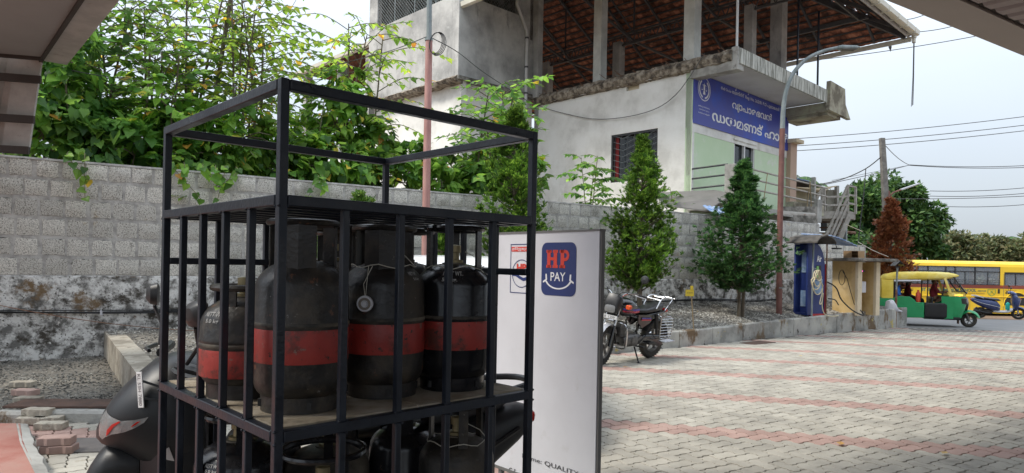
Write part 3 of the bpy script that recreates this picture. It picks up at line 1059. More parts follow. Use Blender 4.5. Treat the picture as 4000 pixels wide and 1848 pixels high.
# inner corner = intersection of the two edges
aa = Matrix(((dl.x, -fd.x), (dl.y, -fd.y))).inverted() @ Vector((f1.x - cornerK.x, f1.y - cornerK.y))
inner = cornerK + dl * aa[0]
kb = PZ(-60, 195, CA)
kd = (kb - cornerK).normalized()
canopy = thing('station_canopy', 'flat forecourt canopy overhead with beige edge and ribbed ceiling panels', 'canopy', Matrix())
far_r = f1 + fd * 14
pl0 = f1 - fd * 8.2
poly = [(pl0.x, pl0.y), (far_r.x, far_r.y), (far_r.x + 3, -6), (-5, -6)]
mb = MB()
mb.prism(poly, Matrix.Translation((0, 0, CZ + .06)), .55)
mb.build('deck', m_canl, canopy, smooth=False)
fn = V((fd.y, -fd.x, 0))       # towards the inside (camera side)
def strip_pl(p0, d, n_, a, b, w0, w1, z0, z1, m_, nm):
    mb = MB()
    q = [p0 + d * a + n_ * w0, p0 + d * b + n_ * w0, p0 + d * b + n_ * w1, p0 + d * a + n_ * w1]
    mb.add([V((p_.x, p_.y, z0)) for p_ in q] + [V((p_.x, p_.y, z1)) for p_ in q], [(0, 3, 2, 1), (4, 5, 6, 7), (0, 1, 5, 4), (1, 2, 6, 5), (2, 3, 7, 6), (3, 0, 4, 7)])
    return mb.build(nm, m_, canopy, smooth=False)
strip_pl(f1, fd, fn, -8.2, 14, -.01, .44, CZ, CZ + .62, m_can, 'edge_fascia')
strip_pl(f1, fd, fn, -7.8, 14, .442, .50, CZ + .035, CZ + .07, m_cand, 'gap_shade_strip')  # solid dark strip, the shade of the recess is put into its colour
LDm = LD * -1
for k in range(56):
    # long ribbed ceiling strips, running in from the fascia
    p0 = f1 + fd * (-4.4 + k * .30) + fn * .50
    mb = MB()
    q = [p0, p0 + fd * .285, p0 + fd * .285 + LDm * 6.0, p0 + LDm * 6.0]
    q2 = [p0 + fd * .06, p0 + fd * .225, p0 + fd * .225 + LDm * 6.0, p0 + fd * .06 + LDm * 6.0]
    mb.add([V((a.x, a.y, CZ + .045)) for a in q] + [V((a.x, a.y, CZ + .005)) for a in q2], [(0, 1, 2, 3), (4, 7, 6, 5), (0, 4, 5, 1), (1, 5, 6, 2), (2, 6, 7, 3), (3, 7, 4, 0)])
    mb.build('ceiling_panel', m_can2, canopy, smooth=False)
# left wing: smooth soffit with a raised edge and sheet cladding at its end
ln = V((-dl.y, dl.x, 0))
if ln.dot(V((-1, -1, 0))) < 0: ln = -ln
canopy = thing('grey_awning', 'grey flat awning with smooth soffit and sheet cladding at the upper left', 'awning', Matrix())
ke_ = cornerK + dl * 3.4
mb = MB()
mb.prism([(cornerK.x, cornerK.y), (ke_.x, ke_.y), (ke_.x - 2.5, ke_.y - 1.5), (cornerK.x + kd.x * 3 - 1, cornerK.y + kd.y * 3)], Matrix.Translation((0, 0, CA + .02)), .3)
mb.build('soffit', m_canl, canopy, smooth=False)
strip_pl(cornerK, dl, ln, -.02, 3.4, -.26, .0, CA + .03, CA + .34, m_corr, 'edge_flashing')
strip_pl(cornerK, dl, ln, 0, 3.4, .002, .04, CA - .01, CA + .05, m_cand, 'edge_gap')
mb = MB()
YC = cornerK.y - .05
q0, q1 = P(165, 245, YC), P(110, 592, YC)
NB = 14
for i in range(NB):
    x0 = -i * .42
    for (a, b, dy, dy2) in ((0, .28, 0, 0), (.28, .31, 0, .06), (.31, .39, .06, .06), (.39, .42, .06, .0)):
        top = q0 + V((x0 - a, -(i * .42 + a) * .25 + dy, .12)); top2 = q0 + V((x0 - b, -(i * .42 + b) * .25 + dy2, .12))
        bo = q1 + V((x0 - a, -(i * .42 + a) * .25 + dy, 0)); bo2 = q1 + V((x0 - b, -(i * .42 + b) * .25 + dy2, 0))
        mb.add([top, top2, bo2, bo] + [p_ + V((0, .03, 0)) for p_ in (top, top2, bo2, bo)], [(0, 1, 2, 3), (7, 6, 5, 4), (0, 4, 5, 1), (3, 2, 6, 7), (0, 3, 7, 4), (1, 5, 6, 2)])
mb.build('cladding', m_corr, canopy, smooth=False)
for (v_, u_) in ((312, 158), (468, 132), (588, 112), (222, 168)):
    a = P(u_ + 2, v_, YC - .1)
    b = a + V((-6, -1.5, 0))
    mb = MB(); mb.bar(a, b, .05, .09); mb.build('cladding_rail', m_cand, canopy)
# ================================================================ HALL BUILDING
HC = V((5.04, 19.0, 0))
H = frame(HC, RD)
Hi = H.inverted()
def HR(u, v, l=0.0): return Hi @ onplane(u, v, HC + LD * l, LD)        # point on a plane parallel to the sign wall
def HL(u, v, s=0.0): return Hi @ onplane(u, v, HC + RD * s, RD)        # on a plane parallel to the white side wall
hall = thing('hall_building', 'two storey plastered hall with blue banner, open terrace and clay tile roof on columns', 'building', H)
def holed(mb, ax, a0, a1, z0, z1, at, th, holes, mi=0):
    """wall slab along local axis ax ('s' or 'l') from a0 to a1 with rectangular openings"""
    As = sorted({a0, a1} | {h[0] for h in holes} | {h[1] for h in holes})
    Zs = sorted({z0, z1} | {h[2] for h in holes} | {h[3] for h in holes})
    for i in range(len(As) - 1):
        for j in range(len(Zs) - 1):
            ca, cz_ = (As[i] + As[i + 1]) / 2, (Zs[j] + Zs[j + 1]) / 2
            if any(h[0] < ca < h[1] and h[2] < cz_ < h[3] for h in holes): continue
            da, dz_ = As[i + 1] - As[i], Zs[j + 1] - Zs[j]
            if ax == 'l': mb.box((at + th / 2, ca, cz_), (th, da, dz_), mi=mi)
            else: mb.box((ca, at + th / 2, cz_), (da, th, dz_), mi=mi)
wa, wb = HL(2388, 524), HL(2566, 698)
w_l1, w_l0, w_z1, w_z0 = wa.y, wb.y, (HL(2388, 527).z + HL(2565, 503).z) / 2, HL(2560, 698).z
va, vb = HL(2447, 340), HL(2497, 340)
v_z1, v_z0 = HL(2472, 330).z, HL(2472, 352).z
xa, xb = HL(2110, 405), HL(2145, 405)
mb = MB()
holed(mb, 'l', .02, 6.3, -.4, 7.08, 0, .22, [(w_l0, w_l1, w_z0, w_z1), (vb.y, va.y, v_z0, v_z1), (xb.y, xa.y, HL(2128, 406).z, HL(2128, 398).z)])
mb.build('side_wall', m_white, hall, smooth=False)
d0, d1 = HR(2867, 600).x, HR(2948, 600).x
dz1, dz0 = HR(2900, 556).z, 3.32
mb = MB()
holed(mb, 's', .0, 6.1, -.4, 7.08, 0, .22, [(d0, d1, dz0, dz1)])
mb.build('front_wall', m_green, hall, smooth=False)
gb = HR(2703, 490).z
mb = MB(); mb.box((3.05, -.006, (5.40 + 5.70) / 2), (6.1, .012, .36)); mb.box((.05, -.008, 4.4), (.10, .014, 2.2))
mb.build('white_band', m_white, hall, smooth=False)
mb = MB(); mb.box((6.0, 3.1, 3.3), (.2, 6.2, 7.5)); mb.box((3.05, 6.2, 3.3), (6.1, .2, 7.5))
mb.build('back_wall', m_grey, hall, smooth=False)
mb = MB(); mb.box((3.2, 3.2, 3.2), (5.6, 5.6, .12))
mb.build('floor_slab', m_concd, hall, smooth=False)
# cracks / ledge strip
mb = MB(); mb.box((-.03, 3.1, 3.02), (.08, 6.2, .12)); mb.build('ledge', m_conc, hall, smooth=False)
# barred window
win = MB()
wz, wl = (w_z0 + w_z1) / 2, (w_l0 + w_l1) / 2
for (c_, d_) in (((.08, wl, w_z1 - .03), (.1, w_l1 - w_l0, .06)), ((.08, wl, w_z0 + .03), (.1, w_l1 - w_l0, .06)), ((.08, w_l0 + .03, wz), (.1, .06, w_z1 - w_z0)), ((.08, w_l1 - .03, wz), (.1, .06, w_z1 - w_z0)), ((.09, wl, wz), (.06, .05, w_z1 - w_z0))):
    win.box(c_, d_)
wo_ = win.build('window', m_busd, hall, smooth=False)
mb = MB(); mb.box((.16, wl, wz), (.02, w_l1 - w_l0, w_z1 - w_z0)); mb.build('pane', m_glassd, wo_, smooth=False)
mb = MB(); mb.box((.13, w_l1 - .15, wz), (.012, .13, w_z1 - w_z0 - .1)); mb.build('curtain', mat('red_curtain', (.20, .02, .02), 30, .9), wo_, smooth=False)
mb = MB(); mb.box((.30, wl, wz), (.03, w_l1 - w_l0 + .3, w_z1 - w_z0 + .3)); mb.build('room_shade_panel', m_int, wo_, smooth=False)  # dark board behind the pane, the unlit room painted as its colour
for k in range(7):
    l = w_l0 + (k + .5) / 7 * (w_l1 - w_l0)
    mb = MB(); mb.tube([(.04, l, w_z0), (.04, l, w_z1)], .008, 5); mb.build('window_bar', m_steel, wo_)
for k in range(8):
    z = w_z0 + (k + .5) / 8 * (w_z1 - w_z0)
    mb = MB(); mb.tube([(.05, w_l0, z + .08), (.05, (w_l0 + wl) / 2, z - .06), (.05, wl, z + .08), (.05, (w_l1 + wl) / 2, z - .06), (.05, w_l1, z + .08)], .007, 5); mb.build('window_bar', m_galv, wo_)
mb = MB(); mb.box((.12, (va.y + vb.y) / 2, (v_z0 + v_z1) / 2), (.03, va.y - vb.y, v_z1 - v_z0)); mb.box((-.01, (va.y + vb.y) / 2, v_z1 + .02), (.03, va.y - vb.y + .06, .03))
mb.build('ventilator', m_yell, hall, smooth=False)
# sliding window in the green wall
sw = MB()
sc = (d0 + d1) / 2
for c_, d_ in (((sc, .06, dz1 - .03), (d1 - d0, .1, .06)), ((d0 + .03, .06, (dz0 + dz1) / 2), (.06, .1, dz1 - dz0)), ((d1 - .03, .06, (dz0 + dz1) / 2), (.06, .1, dz1 - dz0)), ((sc, .04, (dz0 + dz1) / 2), (.07, .08, dz1 - dz0))):
    sw.box(c_, d_)
swo = sw.build('sliding_window', m_pvcw, hall, smooth=False)
for a, b in ((d0, sc), (sc, d1)):
    mb = MB(); mb.box(((a + b) / 2, .10, (dz0 + dz1) / 2), (b - a - .06, .015, dz1 - dz0 - .06)); mb.build('pane', m_glassd, swo, smooth=False)
mb = MB(); mb.box((sc, .19, (dz0 + dz1) / 2), (d1 - d0, .03, dz1 - dz0)); mb.build('room_shade_panel', m_int, swo, smooth=False)  # board coloured dark in place of the shade of the room
mb = MB(); mb.box((sc, -.02, dz1 + .03), (d1 - d0 + .14, .05, .06)); mb.build('lintel', m_white, hall, smooth=False)

# terrace slab with rough broken edge on the left, streaked fascia at the front
OV = 1.39
mb = MB(); mb.box((2.95, 2.4, 7.22), (6.1, 7.5, .27)); mb.build('terrace_slab', m_soffit, hall, smooth=False)
mb = MB()
loops = []
for k in range(90):
    l = -OV + .12 + k / 89 * (6.2 + OV - .14)
    j = lambda a, s_: a + .035 * noise.noise(V((l * 3.1, s_, 0))) + .03 * noise.noise(V((l * 11, s_, 4)))
    loops.append([(.05, l, j(7.04, 1)), (j(-.16, 2), l, j(7.10, 3)), (j(-.22, 8), l, j(7.26, 4)), (j(-.14, 5), l, j(7.40, 6)), (.05, l, j(7.42, 7))])
mb.loft(loops)
mb.build('broken_slab_edge', m_slab, hall, ang=20)
mb = MB(); mb.box((.06, -OV / 2, 7.0), (.34, OV + .04, .30)); mb.box((-.09, -OV + .06, 7.15), (.1, .18, .62))
mb.build('edge_beam', m_conc, hall, smooth=False, bevel=.01)
mb = MB(); mb.box((2.95, -OV - .03, 7.22), (6.0, .07, .42)); mb.build('front_fascia', m_fascia, hall, smooth=False, bevel=.008)
for k in range(26):
    l = random.uniform(-OV + .2, 6.0)
    z = 7.34 + random.uniform(-.04, .05)
    mb = MB(); e = V((-.22 - random.uniform(.05, .25), random.uniform(-.05, .05), z + random.uniform(.02, .14)))
    mb.tube([(-.05, l, z), (e.x, l + e.y, e.z)], .008, 5)
    mb.build('rebar', m_rust, hall)
# upturned end plate
mb = MB()
pp = [(q.x, q.z) for q in (HR(3221, 432, -OV), HR(3304, 471, -OV), HR(3285, 412, -OV), HR(3283, 351, -OV), HR(3226, 318, -OV))]
Mx = Matrix.Translation((0, -OV - .02, 0)) @ Matrix.Rotation(rad(90), 4, 'X')
mb.prism(pp, Mx, .14)
mb.build('end_plate', m_mossy, hall, smooth=False, bevel=.01)
mb = MB(); mb.box((6.55, -.65, 6.72), (1.1, 1.5, .14)); mb.box((6.0, -.65, 6.9), (.22, 1.45, .30)); mb.build('end_slab', m_mossy, hall, smooth=False)
# columns
for (s_, l_, w_, zt, m_) in ((.28, 3.62, .32, 11.6, m_greyl), (.28, .22, .36, 11.7, m_greyl), (5.75, .20, .42, 11.3, m_grey), (4.1, 5.8, .34, 10.2, m_grey), (4.1, .4, .3, 10.2, m_grey), (4.1, 9.6, .34, 10.2, m_grey), (.3, 7.4, .32, 11.6, m_greyl)):
    mb = MB(); mb.box((s_, l_, (7.35 + zt) / 2), (w_, w_, zt - 7.35)); mb.build('column', m_, hall, smooth=False, bevel=.012)
for (u, z0, m_, r) in ((2876, 7.42, m_pvcw, .035), (3114, 7.4, m_black, .032), (3194, 7.4, m_black, .034)):
    q = HR(u, 300, -OV + .05)
    mb = MB(); mb.tube([(q.x, -OV + .05, z0), (q.x, -OV + .05, 9.9)], r, 8); mb.build('post', m_, hall)

# ---- hip roof, seen from below
S0, S1, L0, L1, EZ, TR = -3.3, 8.8, -3.0, 18.0, 9.68, math.tan(rad(30))
hw = (S1 - S0) / 2
scn = (S0 + S1) / 2
RZ = EZ + hw * TR
mb = MB()
A_, B_, C_, D_ = (S0, L0, EZ), (S1, L0, EZ), (S1, L1, EZ), (S0, L1, EZ)
R0, R1 = (scn, L0 + hw, RZ), (scn, L1 - hw, RZ)
up = .16
mb.add([(p_[0], p_[1], p_[2] + up) for p_ in (A_, B_, C_, D_, R0, R1)], [(0, 3, 5, 4), (2, 3, 5)])
mb.build('rear_roof_slopes', m_tile, hall, smooth=False)
tl = []
ca, sa = math.cos(rad(30)), math.sin(rad(30))
row = 0
d = .0
while d < hw - .1:
    # far slope, rows parallel to l ; right slope, rows parallel to s
    l = L0 + d + .1
    while l < L1 - d:
        tl.append(('f', S1 - d, l, EZ + d * TR)); l += .212
    s_ = S0 + d + .1
    while s_ < S1 - d:
        tl.append(('r', s_, L0 + d, EZ + d * TR)); s_ += .212
    d += .31 * ca
cn = Hi @ V((13.4, 22.9, 9.7))
tl.sort(key=lambda t: (V((t[1], t[2], t[3])) - cn).length)
tb = MB()
tb.add([(-.109, -.20, 0), (0, -.20, -.016), (.109, -.20, 0), (.109, .20, -.012), (0, .20, -.028), (-.109, .20, -.012),
        (-.109, -.20, .02), (.109, -.20, .02), (.109, .20, .008), (-.109, .20, .008)],
       [(0, 1, 4, 5), (1, 2, 3, 4), (6, 9, 8, 7), (0, 6, 7, 2, 1), (3, 8, 9, 5, 4), (0, 5, 9, 6), (2, 7, 8, 3)])
to = tb.build('roof_tile', m_tile, hall, smooth=False)
tme = to.data
bpy.data.objects.remove(to)
rest = MB()
rest2 = MB()
for k, (kd_, s_, l_, z) in enumerate(tl):
    j = random.uniform(-.012, .012)
    T = Matrix.Translation((s_, l_, z + .05 + j * .6))
    if kd_ == 'f': M = T @ Matrix.Rotation(rad(90), 4, 'Z') @ Matrix.Rotation(rad(-30 + 3), 4, 'X').inverted() @ Matrix.Rotation(random.uniform(-.03, .03), 4, 'Z')
    else: M = T @ Matrix.Rotation(rad(30 - 3), 4, 'X') @ Matrix.Rotation(random.uniform(-.03, .03), 4, 'Z')
    if k < 300: inst(tme, 'roof_tile', hall, M)
    else: rest.add([q.co for q in tme.vertices], [tuple(p_.vertices) for p_ in tme.polygons], 0, M)
rest.build('farther_roof_tiles', m_tile, hall, smooth=False, kind='stuff', fix=False)
# battens under every tile row
bt = MB()
d = .0
while d < hw - .1:
    bt.bar((S1 - d, L0 + d, EZ + d * TR - .005), (S1 - d, L1 - d, EZ + d * TR - .005), .035, .05)
    bt.bar((S0 + d, L0 + d, EZ + d * TR - .005), (S1 - d, L0 + d, EZ + d * TR - .005), .035, .05)
    d += .31 * ca
bt.build('battens', m_steel, hall, smooth=False)
# rafters, hips, trusses
for k in range(12):
    l = -1.9 + k * 1.75
    dmax = min(hw, l - L0, L1 - l)
    if dmax > .5:
        mb = MB(); mb.bar((S1 - .05, l, EZ - .09), (S1 - dmax, l, EZ + dmax * TR - .09), .06, .11); mb.build('rafter', m_steel, hall, smooth=False)
for k in range(6):
    s_ = S1 - 1.2 - k * 1.75
    dmax = min(hw, S1 - s_, s_ - S0)
    if dmax > .4:
        mb = MB(); mb.bar((s_, L0 + .05, EZ - .09), (s_, L0 + dmax, EZ + dmax * TR - .09), .06, .11); mb.build('rafter', m_steel, hall, smooth=False)
mb = MB(); mb.bar((S1 - .1, L0 + .1, EZ - .12), (scn, L0 + hw, RZ - .12), .09, .2); mb.build('hip_rafter', m_steel, hall, smooth=False)
mb = MB(); mb.bar((S1 - .1, L1 - .1, EZ - .12), (scn, L1 - hw, RZ - .12), .09, .2); mb.build('hip_rafter', m_steel, hall, smooth=False)
mb = MB(); mb.bar(R0, R1, .1, .16); mb.build('ridge_beam', m_steel, hall, smooth=False)
def lattice(a, b, h, n):
    a, b = V(a), V(b)
    t = MB()
    t.bar(a, b, .07, .06); t.bar(a + V((0, 0, h)), b + V((0, 0, h)), .07, .07)
    for i in range(n):
        p0, p1 = a.lerp(b, i / n), a.lerp(b, (i + 1) / n)
        pm = a.lerp(b, (i + .5) / n) + V((0, 0, h))
        t.bar(p0, pm, .03); t.bar(pm, p1, .03)
    t.build('lattice_girder', m_steel, hall, smooth=False)
lattice((4.1, -2.2, 10.05), (4.1, 16, 10.05), .42, 52)
lattice((.6, -2.0, 11.0), (.6, 16, 11.0), .42, 52)
bz = HR(3354, 72, 0)
mb = MB(); mb.bar((7.2, -2.2, 10.02), (7.2, 17, 10.02), .08, .13); mb.build('tie_beam', m_steel, hall, smooth=False)
for l in (-1.9, 1.6, 5.1, 8.6):
    mb = MB(); mb.bar((7.2, l, 10.0), (4.1, l, 10.1), .06, .08); mb.bar((4.1, l, 10.1), (.6, l, 11.0), .06, .08); mb.build('cross_beam', m_steel, hall, smooth=False)
    mb = MB(); mb.bar((4.1, l, 10.4), (4.1, l, 12.3), .06, .06); mb.build('king_strut', m_steel, hall, smooth=False)
    mb = MB(); mb.bar((4.1, l, 10.4), (.6, l, 12.6), .05, .05); mb.build('diagonal_strut', m_steel, hall, smooth=False)
# gutters
def gut(a, b, out, m_, nm, ribs=0, w_=.15):
    a, b = V(a), V(b)
    o_ = V(out)
    mb = MB()
    loops = []
    for q in (a, b):
        loops.append([q + o_ * .0 + V((0, 0, .03)), q + o_ * .02 - V((0, 0, .09)), q + o_ * (w_ * .55) - V((0, 0, .13)), q + o_ * w_ - V((0, 0, .09)), q + o_ * (w_ + .02) + V((0, 0, .05)), q + o_ * (w_ - .01) + V((0, 0, .05)), q + o_ * (w_ * .55) - V((0, 0, .10)), q + o_ * .03 + V((0, 0, .03))])
    mb.loft(loops)
    g_ = mb.build(nm, m_, hall, ang=50)
    for k in range(ribs):
        q = a.lerp(b, (k + .5) / ribs)
        dd = (b - a).normalized()
        m2 = MB(); m2.bar(q + V((0, 0, -.035)) + o_ * w_ * .5 - dd * .02, q + V((0, 0, -.035)) + o_ * w_ * .5 + dd * .02, w_ + .05, .20)
        m2.build('gutter_clip', m_pvc, g_, smooth=False)
    return g_
gut((S0, L0 - .02, EZ + .02), (S1 + .2, L0 - .02, EZ + .02), (0, -1, 0), m_pvc, 'gutter', 14, .22)
gut((S1 + .12, L0, EZ - .12), (S1 + .12, L1, EZ - .12), (1, 0, 0), m_pvc, 'gutter', 0, .10)
gut((S0 - .02, L0, EZ + .0), (S0 - .02, L1, EZ + .0), (-1, 0, 0), m_pvc, 'gutter', 0, .18)
mb = MB(); mb.box((scn, L0 + .02, EZ - .10), (S1 - S0, .03, .16)); mb.build('fascia_board', m_corr, hall, smooth=False)
mb = MB(); mb.lathe([(0, -.28), (.06, -.28), (.06, -.12), (.08, -.12), (.08, 0), (0, 0)], 12, Matrix.Translation((S1 + .1, L0 - .1, EZ - .05))); mb.build('gutter_outlet', m_pvc, hall)
mb = MB()
for dx in (-.04, .01, .05):
    mb.tube([(S1 + .1 + dx, L0 - .1, EZ - .3), (S1 + .1 + dx * 1.2, L0 - .1, EZ - 1.5), (S1 + .1 + dx * 2 - .07, L0 - .1, EZ - 2.5 + dx)], .009, 5)
mb.build('hanging_strings', m_cableg, hall)
# banner on the front wall
bq = HR(2703, 472)
BZ0, BZ1, BX1 = 5.62, 7.06, 6.12
mb = MB(); mb.box((BX1 / 2, -.03, (BZ0 + BZ1) / 2), (BX1, .03, BZ1 - BZ0))
banner = tag(mb.build('hall_banner', m_blue, mw=H, smooth=False), 'blue banner with white Malayalam lettering and round emblem on the hall front', 'banner')
MB_ = Matrix.Translation((0, -.052, 0))
def bt_(s, u0, v0, u1, v1, hz, bold=.012, sp=1.0):
    a, b = HR(u0, v0), HR(u1, v1)
    z = (a.z + b.z) / 2
    text(s, banner, MB_, a.x, b.x, z, z + hz, m_wprint, bold, spacing=sp)
YA = 'J'
bt_('\u0D47കരള വ\u200Aാപാരി വ\u200Aവസായി ഏ\u0D47കാപന സമിതി', 2820, 328, 3030, 410, .155, .014)
bt_('\u0D46കാപം യൂണിറ്റ്  Reg: No. 262/81 P.O പുലാശ്ശേരി'.replace('ശ്ശേരി', '\u0D47ശരി'), 2810, 355, 3038, 438, .15, .010)
bt_('വ\u200Aാപാരഭവൻ', 2854, 425, 3010, 476, .25, .018)
bt_('ഡയമണട് ഹാൾ', 2775, 470, 3072, 568, .36, .026)
bt_('ഒന്നിച്ച് നിൽക്കാം', 2722, 417, 2766, 428, .045, .0)
bt_('ഒന്നിച്ച് വളരാം', 2725, 430, 2764, 441, .045, .0)
bt_('നാടിന്റെ നന്മക്ക്', 2722, 443, 2766, 454, .045, .0)
def ring(mb, cx, cz, r0, r1, n=40, a0=0, a1=360, y=-.052, mi=0):
    for k in range(n):
        t0, t1 = rad(a0 + (a1 - a0) * k / n), rad(a0 + (a1 - a0) * (k + 1) / n)
        mb.add([(cx + r * math.cos(t), y, cz + r * math.sin(t)) for r, t in ((r0, t0), (r1, t0), (r1, t1), (r0, t1))], [(0, 1, 2, 3)], mi)
e0 = HR(2745, 350)
mb = MB()
er = (HR(2770, 350).x - HR(2717, 350).x) / 2 * .93
ring(mb, e0.x, e0.z, er * .94, er, 48)
ring(mb, e0.x, e0.z, er * .90, er * .915, 48)
for k in range(34):
    t = rad(-75 + 330 * k / 34 + 0) + rad(-90 + 90)
    if 60 < math.degrees(t) % 360 < 120: continue
    ring(mb, e0.x + math.cos(t) * er * .74, e0.z + math.sin(t) * er * .74, 0, er * .09, 6)
# balance scales on a lamp column
def q_(pts, y=-.052): mb.add([(e0.x + x * er, y, e0.z + z * er) for x, z in pts], [tuple(range(len(pts)))])
q_([(-.10, -.12), (.10, -.12), (.13, .34), (-.13, .34)]); q_([(-.20, -.45), (.20, -.45), (.11, -.15), (-.11, -.15)]); q_([(-.17, .34), (.17, .34), (.17, .38), (-.17, .38)])
q_([(-.34, .30), (.34, .30), (.34, .33), (-.34, .33)]); q_([(-.05, .38), (.05, .38), (.0, .56)])
for sx in (-.34, .34):
    q_([(sx - .10, -.05), (sx, .31), (sx - .085, -.05)]); q_([(sx + .10, -.05), (sx, .31), (sx + .085, -.05)]); q_([(sx - .12, -.05), (sx - .06, -.12), (sx + .06, -.12), (sx + .12, -.05)])
mb.build('emblem', m_wprint, banner, smooth=False)
# post-base ya signs of the lettering
def yasign(u, v, h):
    mb = MB()
    a = HR(u, v)
    pts = [V((a.x - h * .30, -.055, a.z + h * .0)), V((a.x - h * .16, -.055, a.z - h * .26)), V((a.x, -.055, a.z - h * .05)), V((a.x, -.055, a.z + h * .6)), V((a.x + h * .02, -.055, a.z + h * .72))]
    mb.tube(smoothpath(pts, 4), h * .055, 6)
    mb.build('lettering', m_wprint, banner)
yasign(2869, 352, .16); yasign(2918, 368, .14); yasign(2880, 432, .27)

# balcony with rails and post
mb = MB(); mb.box((2.9, -.62, 3.2), (6.0, 1.34, .16)); mb.build('balcony_slab', m_conc, hall, smooth=False)
bp = HR(2850, 720, -1.18)
for c_, d_ in (((.16, -1.18, 3.78), (.32, .3, 1.12)), ((5.7, -1.15, 3.45), (.35, .35, .75)), ((5.6, -1.15, 4.2), (.12, .12, .72))):
    mb = MB(); mb.box(c_, d_); mb.build('balcony_post', m_conc, hall, smooth=False, bevel=.01)
for k, z in enumerate((3.78, 4.06, 4.34)):
    mb = MB(); mb.tube([(.03, 0, z - .03), (.03, -1.1, z)], .026, 8); mb.build('rail', m_black, hall)
    mb = MB(); mb.tube([(.25, -1.2, z - .0), (6.6, -1.2, z - .06)], .028, 8); mb.build('rail', m_rail, hall)
mb = MB(); mb.tube([(4.9, -1.24, 3.5), (5.1, -1.24, 4.38), (5.25, -1.24, 3.5)], .014, 6); mb.build('tied_stick', m_wood, hall)
mb = MB(); mb.tube([(1.9, -1.24, 3.5), (2.1, -1.24, 4.3)], .012, 6); mb.build('tied_stick', m_wood, hall)
# pink framed opening on the far end
mb = MB(); mb.box((6.35, .1, 4.6), (.5, .5, 2.6)); mb.build('end_pier', mat('pink_plaster', (.46, .32, .24), 3, .9), hall, smooth=False)
mb = MB(); mb.box((6.35, -.02, 5.95), (.6, .7, .12)); mb.build('end_lintel', m_yell, hall, smooth=False)

# ================================================================ CEMENT TOWER BLOCK (part of the same hall)
TS, TL0, TL1 = -3.55, 6.2, 11.5
mb = MB()
holed(mb, 's', TS, -.02, 7.42, 12.0, TL0, .2, [(TS + .75, TS + 2.6, 10.02, 11.7)])
holed(mb, 'l', TL0 + .2, TL1, 7.42, 12.0, TS, .2, [(TL0 + .35, TL1 - .55, 10.02, 11.7)])
mb.box((-.14, TL0 - .12, 9.4), (.24, .3, 4.2))
tw = mb.build('tower_walls', m_grey, hall, smooth=False, bevel=.01)
mb = MB(); mb.box(((TS + 0) / 2, (TL0 + TL1) / 2, 7.36), (3.6, 5.4, .12)); mb.build('tower_floor', m_concd, hall, smooth=False)
mb = MB(); mb.box((-.3, (TL0 + TL1) / 2, 10.8), (.2, 5.3, 3.0)); mb.box((TS / 2, TL1 - .1, 10.8), (3.4, .2, 3.0)); mb.box((TS / 2, (TL0 + TL1) / 2, 12.05), (3.6, 5.4, .12)); mb.build('tower_inner_walls', m_concd, hall, smooth=False)  # dark colour puts the shade behind the mesh into these walls
mb = MB()
a = 0
for k in range(-12, 46):
    for sg in (1, -1):
        l = TL0 + .35 + k * .13
        p0, p1 = V((TS + .06, l, 10.02)), V((TS + .06, l + sg * 1.68, 11.70))
        def clipl(p0, p1, lo, hi, ax):
            d_ = p1 - p0
            t0, t1 = 0, 1
            if abs(d_[ax]) > 1e-6:
                ta, tb_ = (lo - p0[ax]) / d_[ax], (hi - p0[ax]) / d_[ax]
                if ta > tb_: ta, tb_ = tb_, ta
                t0, t1 = max(t0, ta), min(t1, tb_)
            return (p0 + d_ * t0, p0 + d_ * t1) if t1 - t0 > .02 else None
        c_ = clipl(p0, p1, TL0 + .36, TL1 - .56, 1)
        if c_: mb.bar(c_[0], c_[1], .008)
        s_ = TS + .75 + k * .13
        c_ = clipl(V((s_, TL0 + .06, 10.02)), V((s_ + sg * 1.68, TL0 + .06, 11.7)), TS + .76, TS + 2.59, 0)
        if c_: mb.bar(c_[0], c_[1], .008)
mb.build('wire_mesh', m_galv, hall, smooth=False, kind='stuff')
for l in (TL0 + 1.3, TL0 + 2.5, TL0 + 3.7):
    mb = MB(); mb.bar((TS + .06, l, 10.02), (TS + .06, l, 11.7), .03); mb.build('mesh_post', m_galv, hall, smooth=False)
# broken ledge below the tower and white wall under it
mb = MB()
loops = []
for k in range(50):
    l = TL0 + k / 49 * (TL1 - TL0)
    j = lambda a, s_: a + .05 * noise.noise(V((l * 2.5, s_, 9)))
    loops.append([(TS + .2, l, j(7.2, 1)), (TS - .10 + j(0, 2), l, j(7.24, 3)), (TS - .16 + j(0, 8), l, j(7.34, 4)), (TS - .04, l, 7.42), (TS + .2, l, 7.42)])
mb.loft(loops)
mb.build('broken_ledge', m_slab, hall, ang=20)
mb = MB(); mb.box((TS / 2 + .12, TL0 + .32, 3.45), (-TS - .25, .2, 7.7)); mb.box((TS + .32, (TL0 + TL1) / 2, 3.45), (.2, TL1 - TL0 - .2, 7.7)); mb.build('lower_wall', m_white, hall, smooth=False)
mb = MB(); mb.tube([(-1.1, TL0 - .06, 11.6), (-1.1, TL0 - .06, 10.3), (-.62, TL0 - .06, 9.55), (-.60, TL0 - .06, 9.4), (-.60, TL0 - .06, 6.0)], .055, 10)
mb.build('drain_pipe', m_pvcw, hall)
for z in (9.3, 8.3, 7.4):
    mb = MB(); mb.lathe([(.056, -.03), (.066, -.03), (.066, .03), (.056, .03)], 12, Matrix.Translation((-.60, TL0 - .06, z))); mb.build('pipe_collar', m_steel, hall)
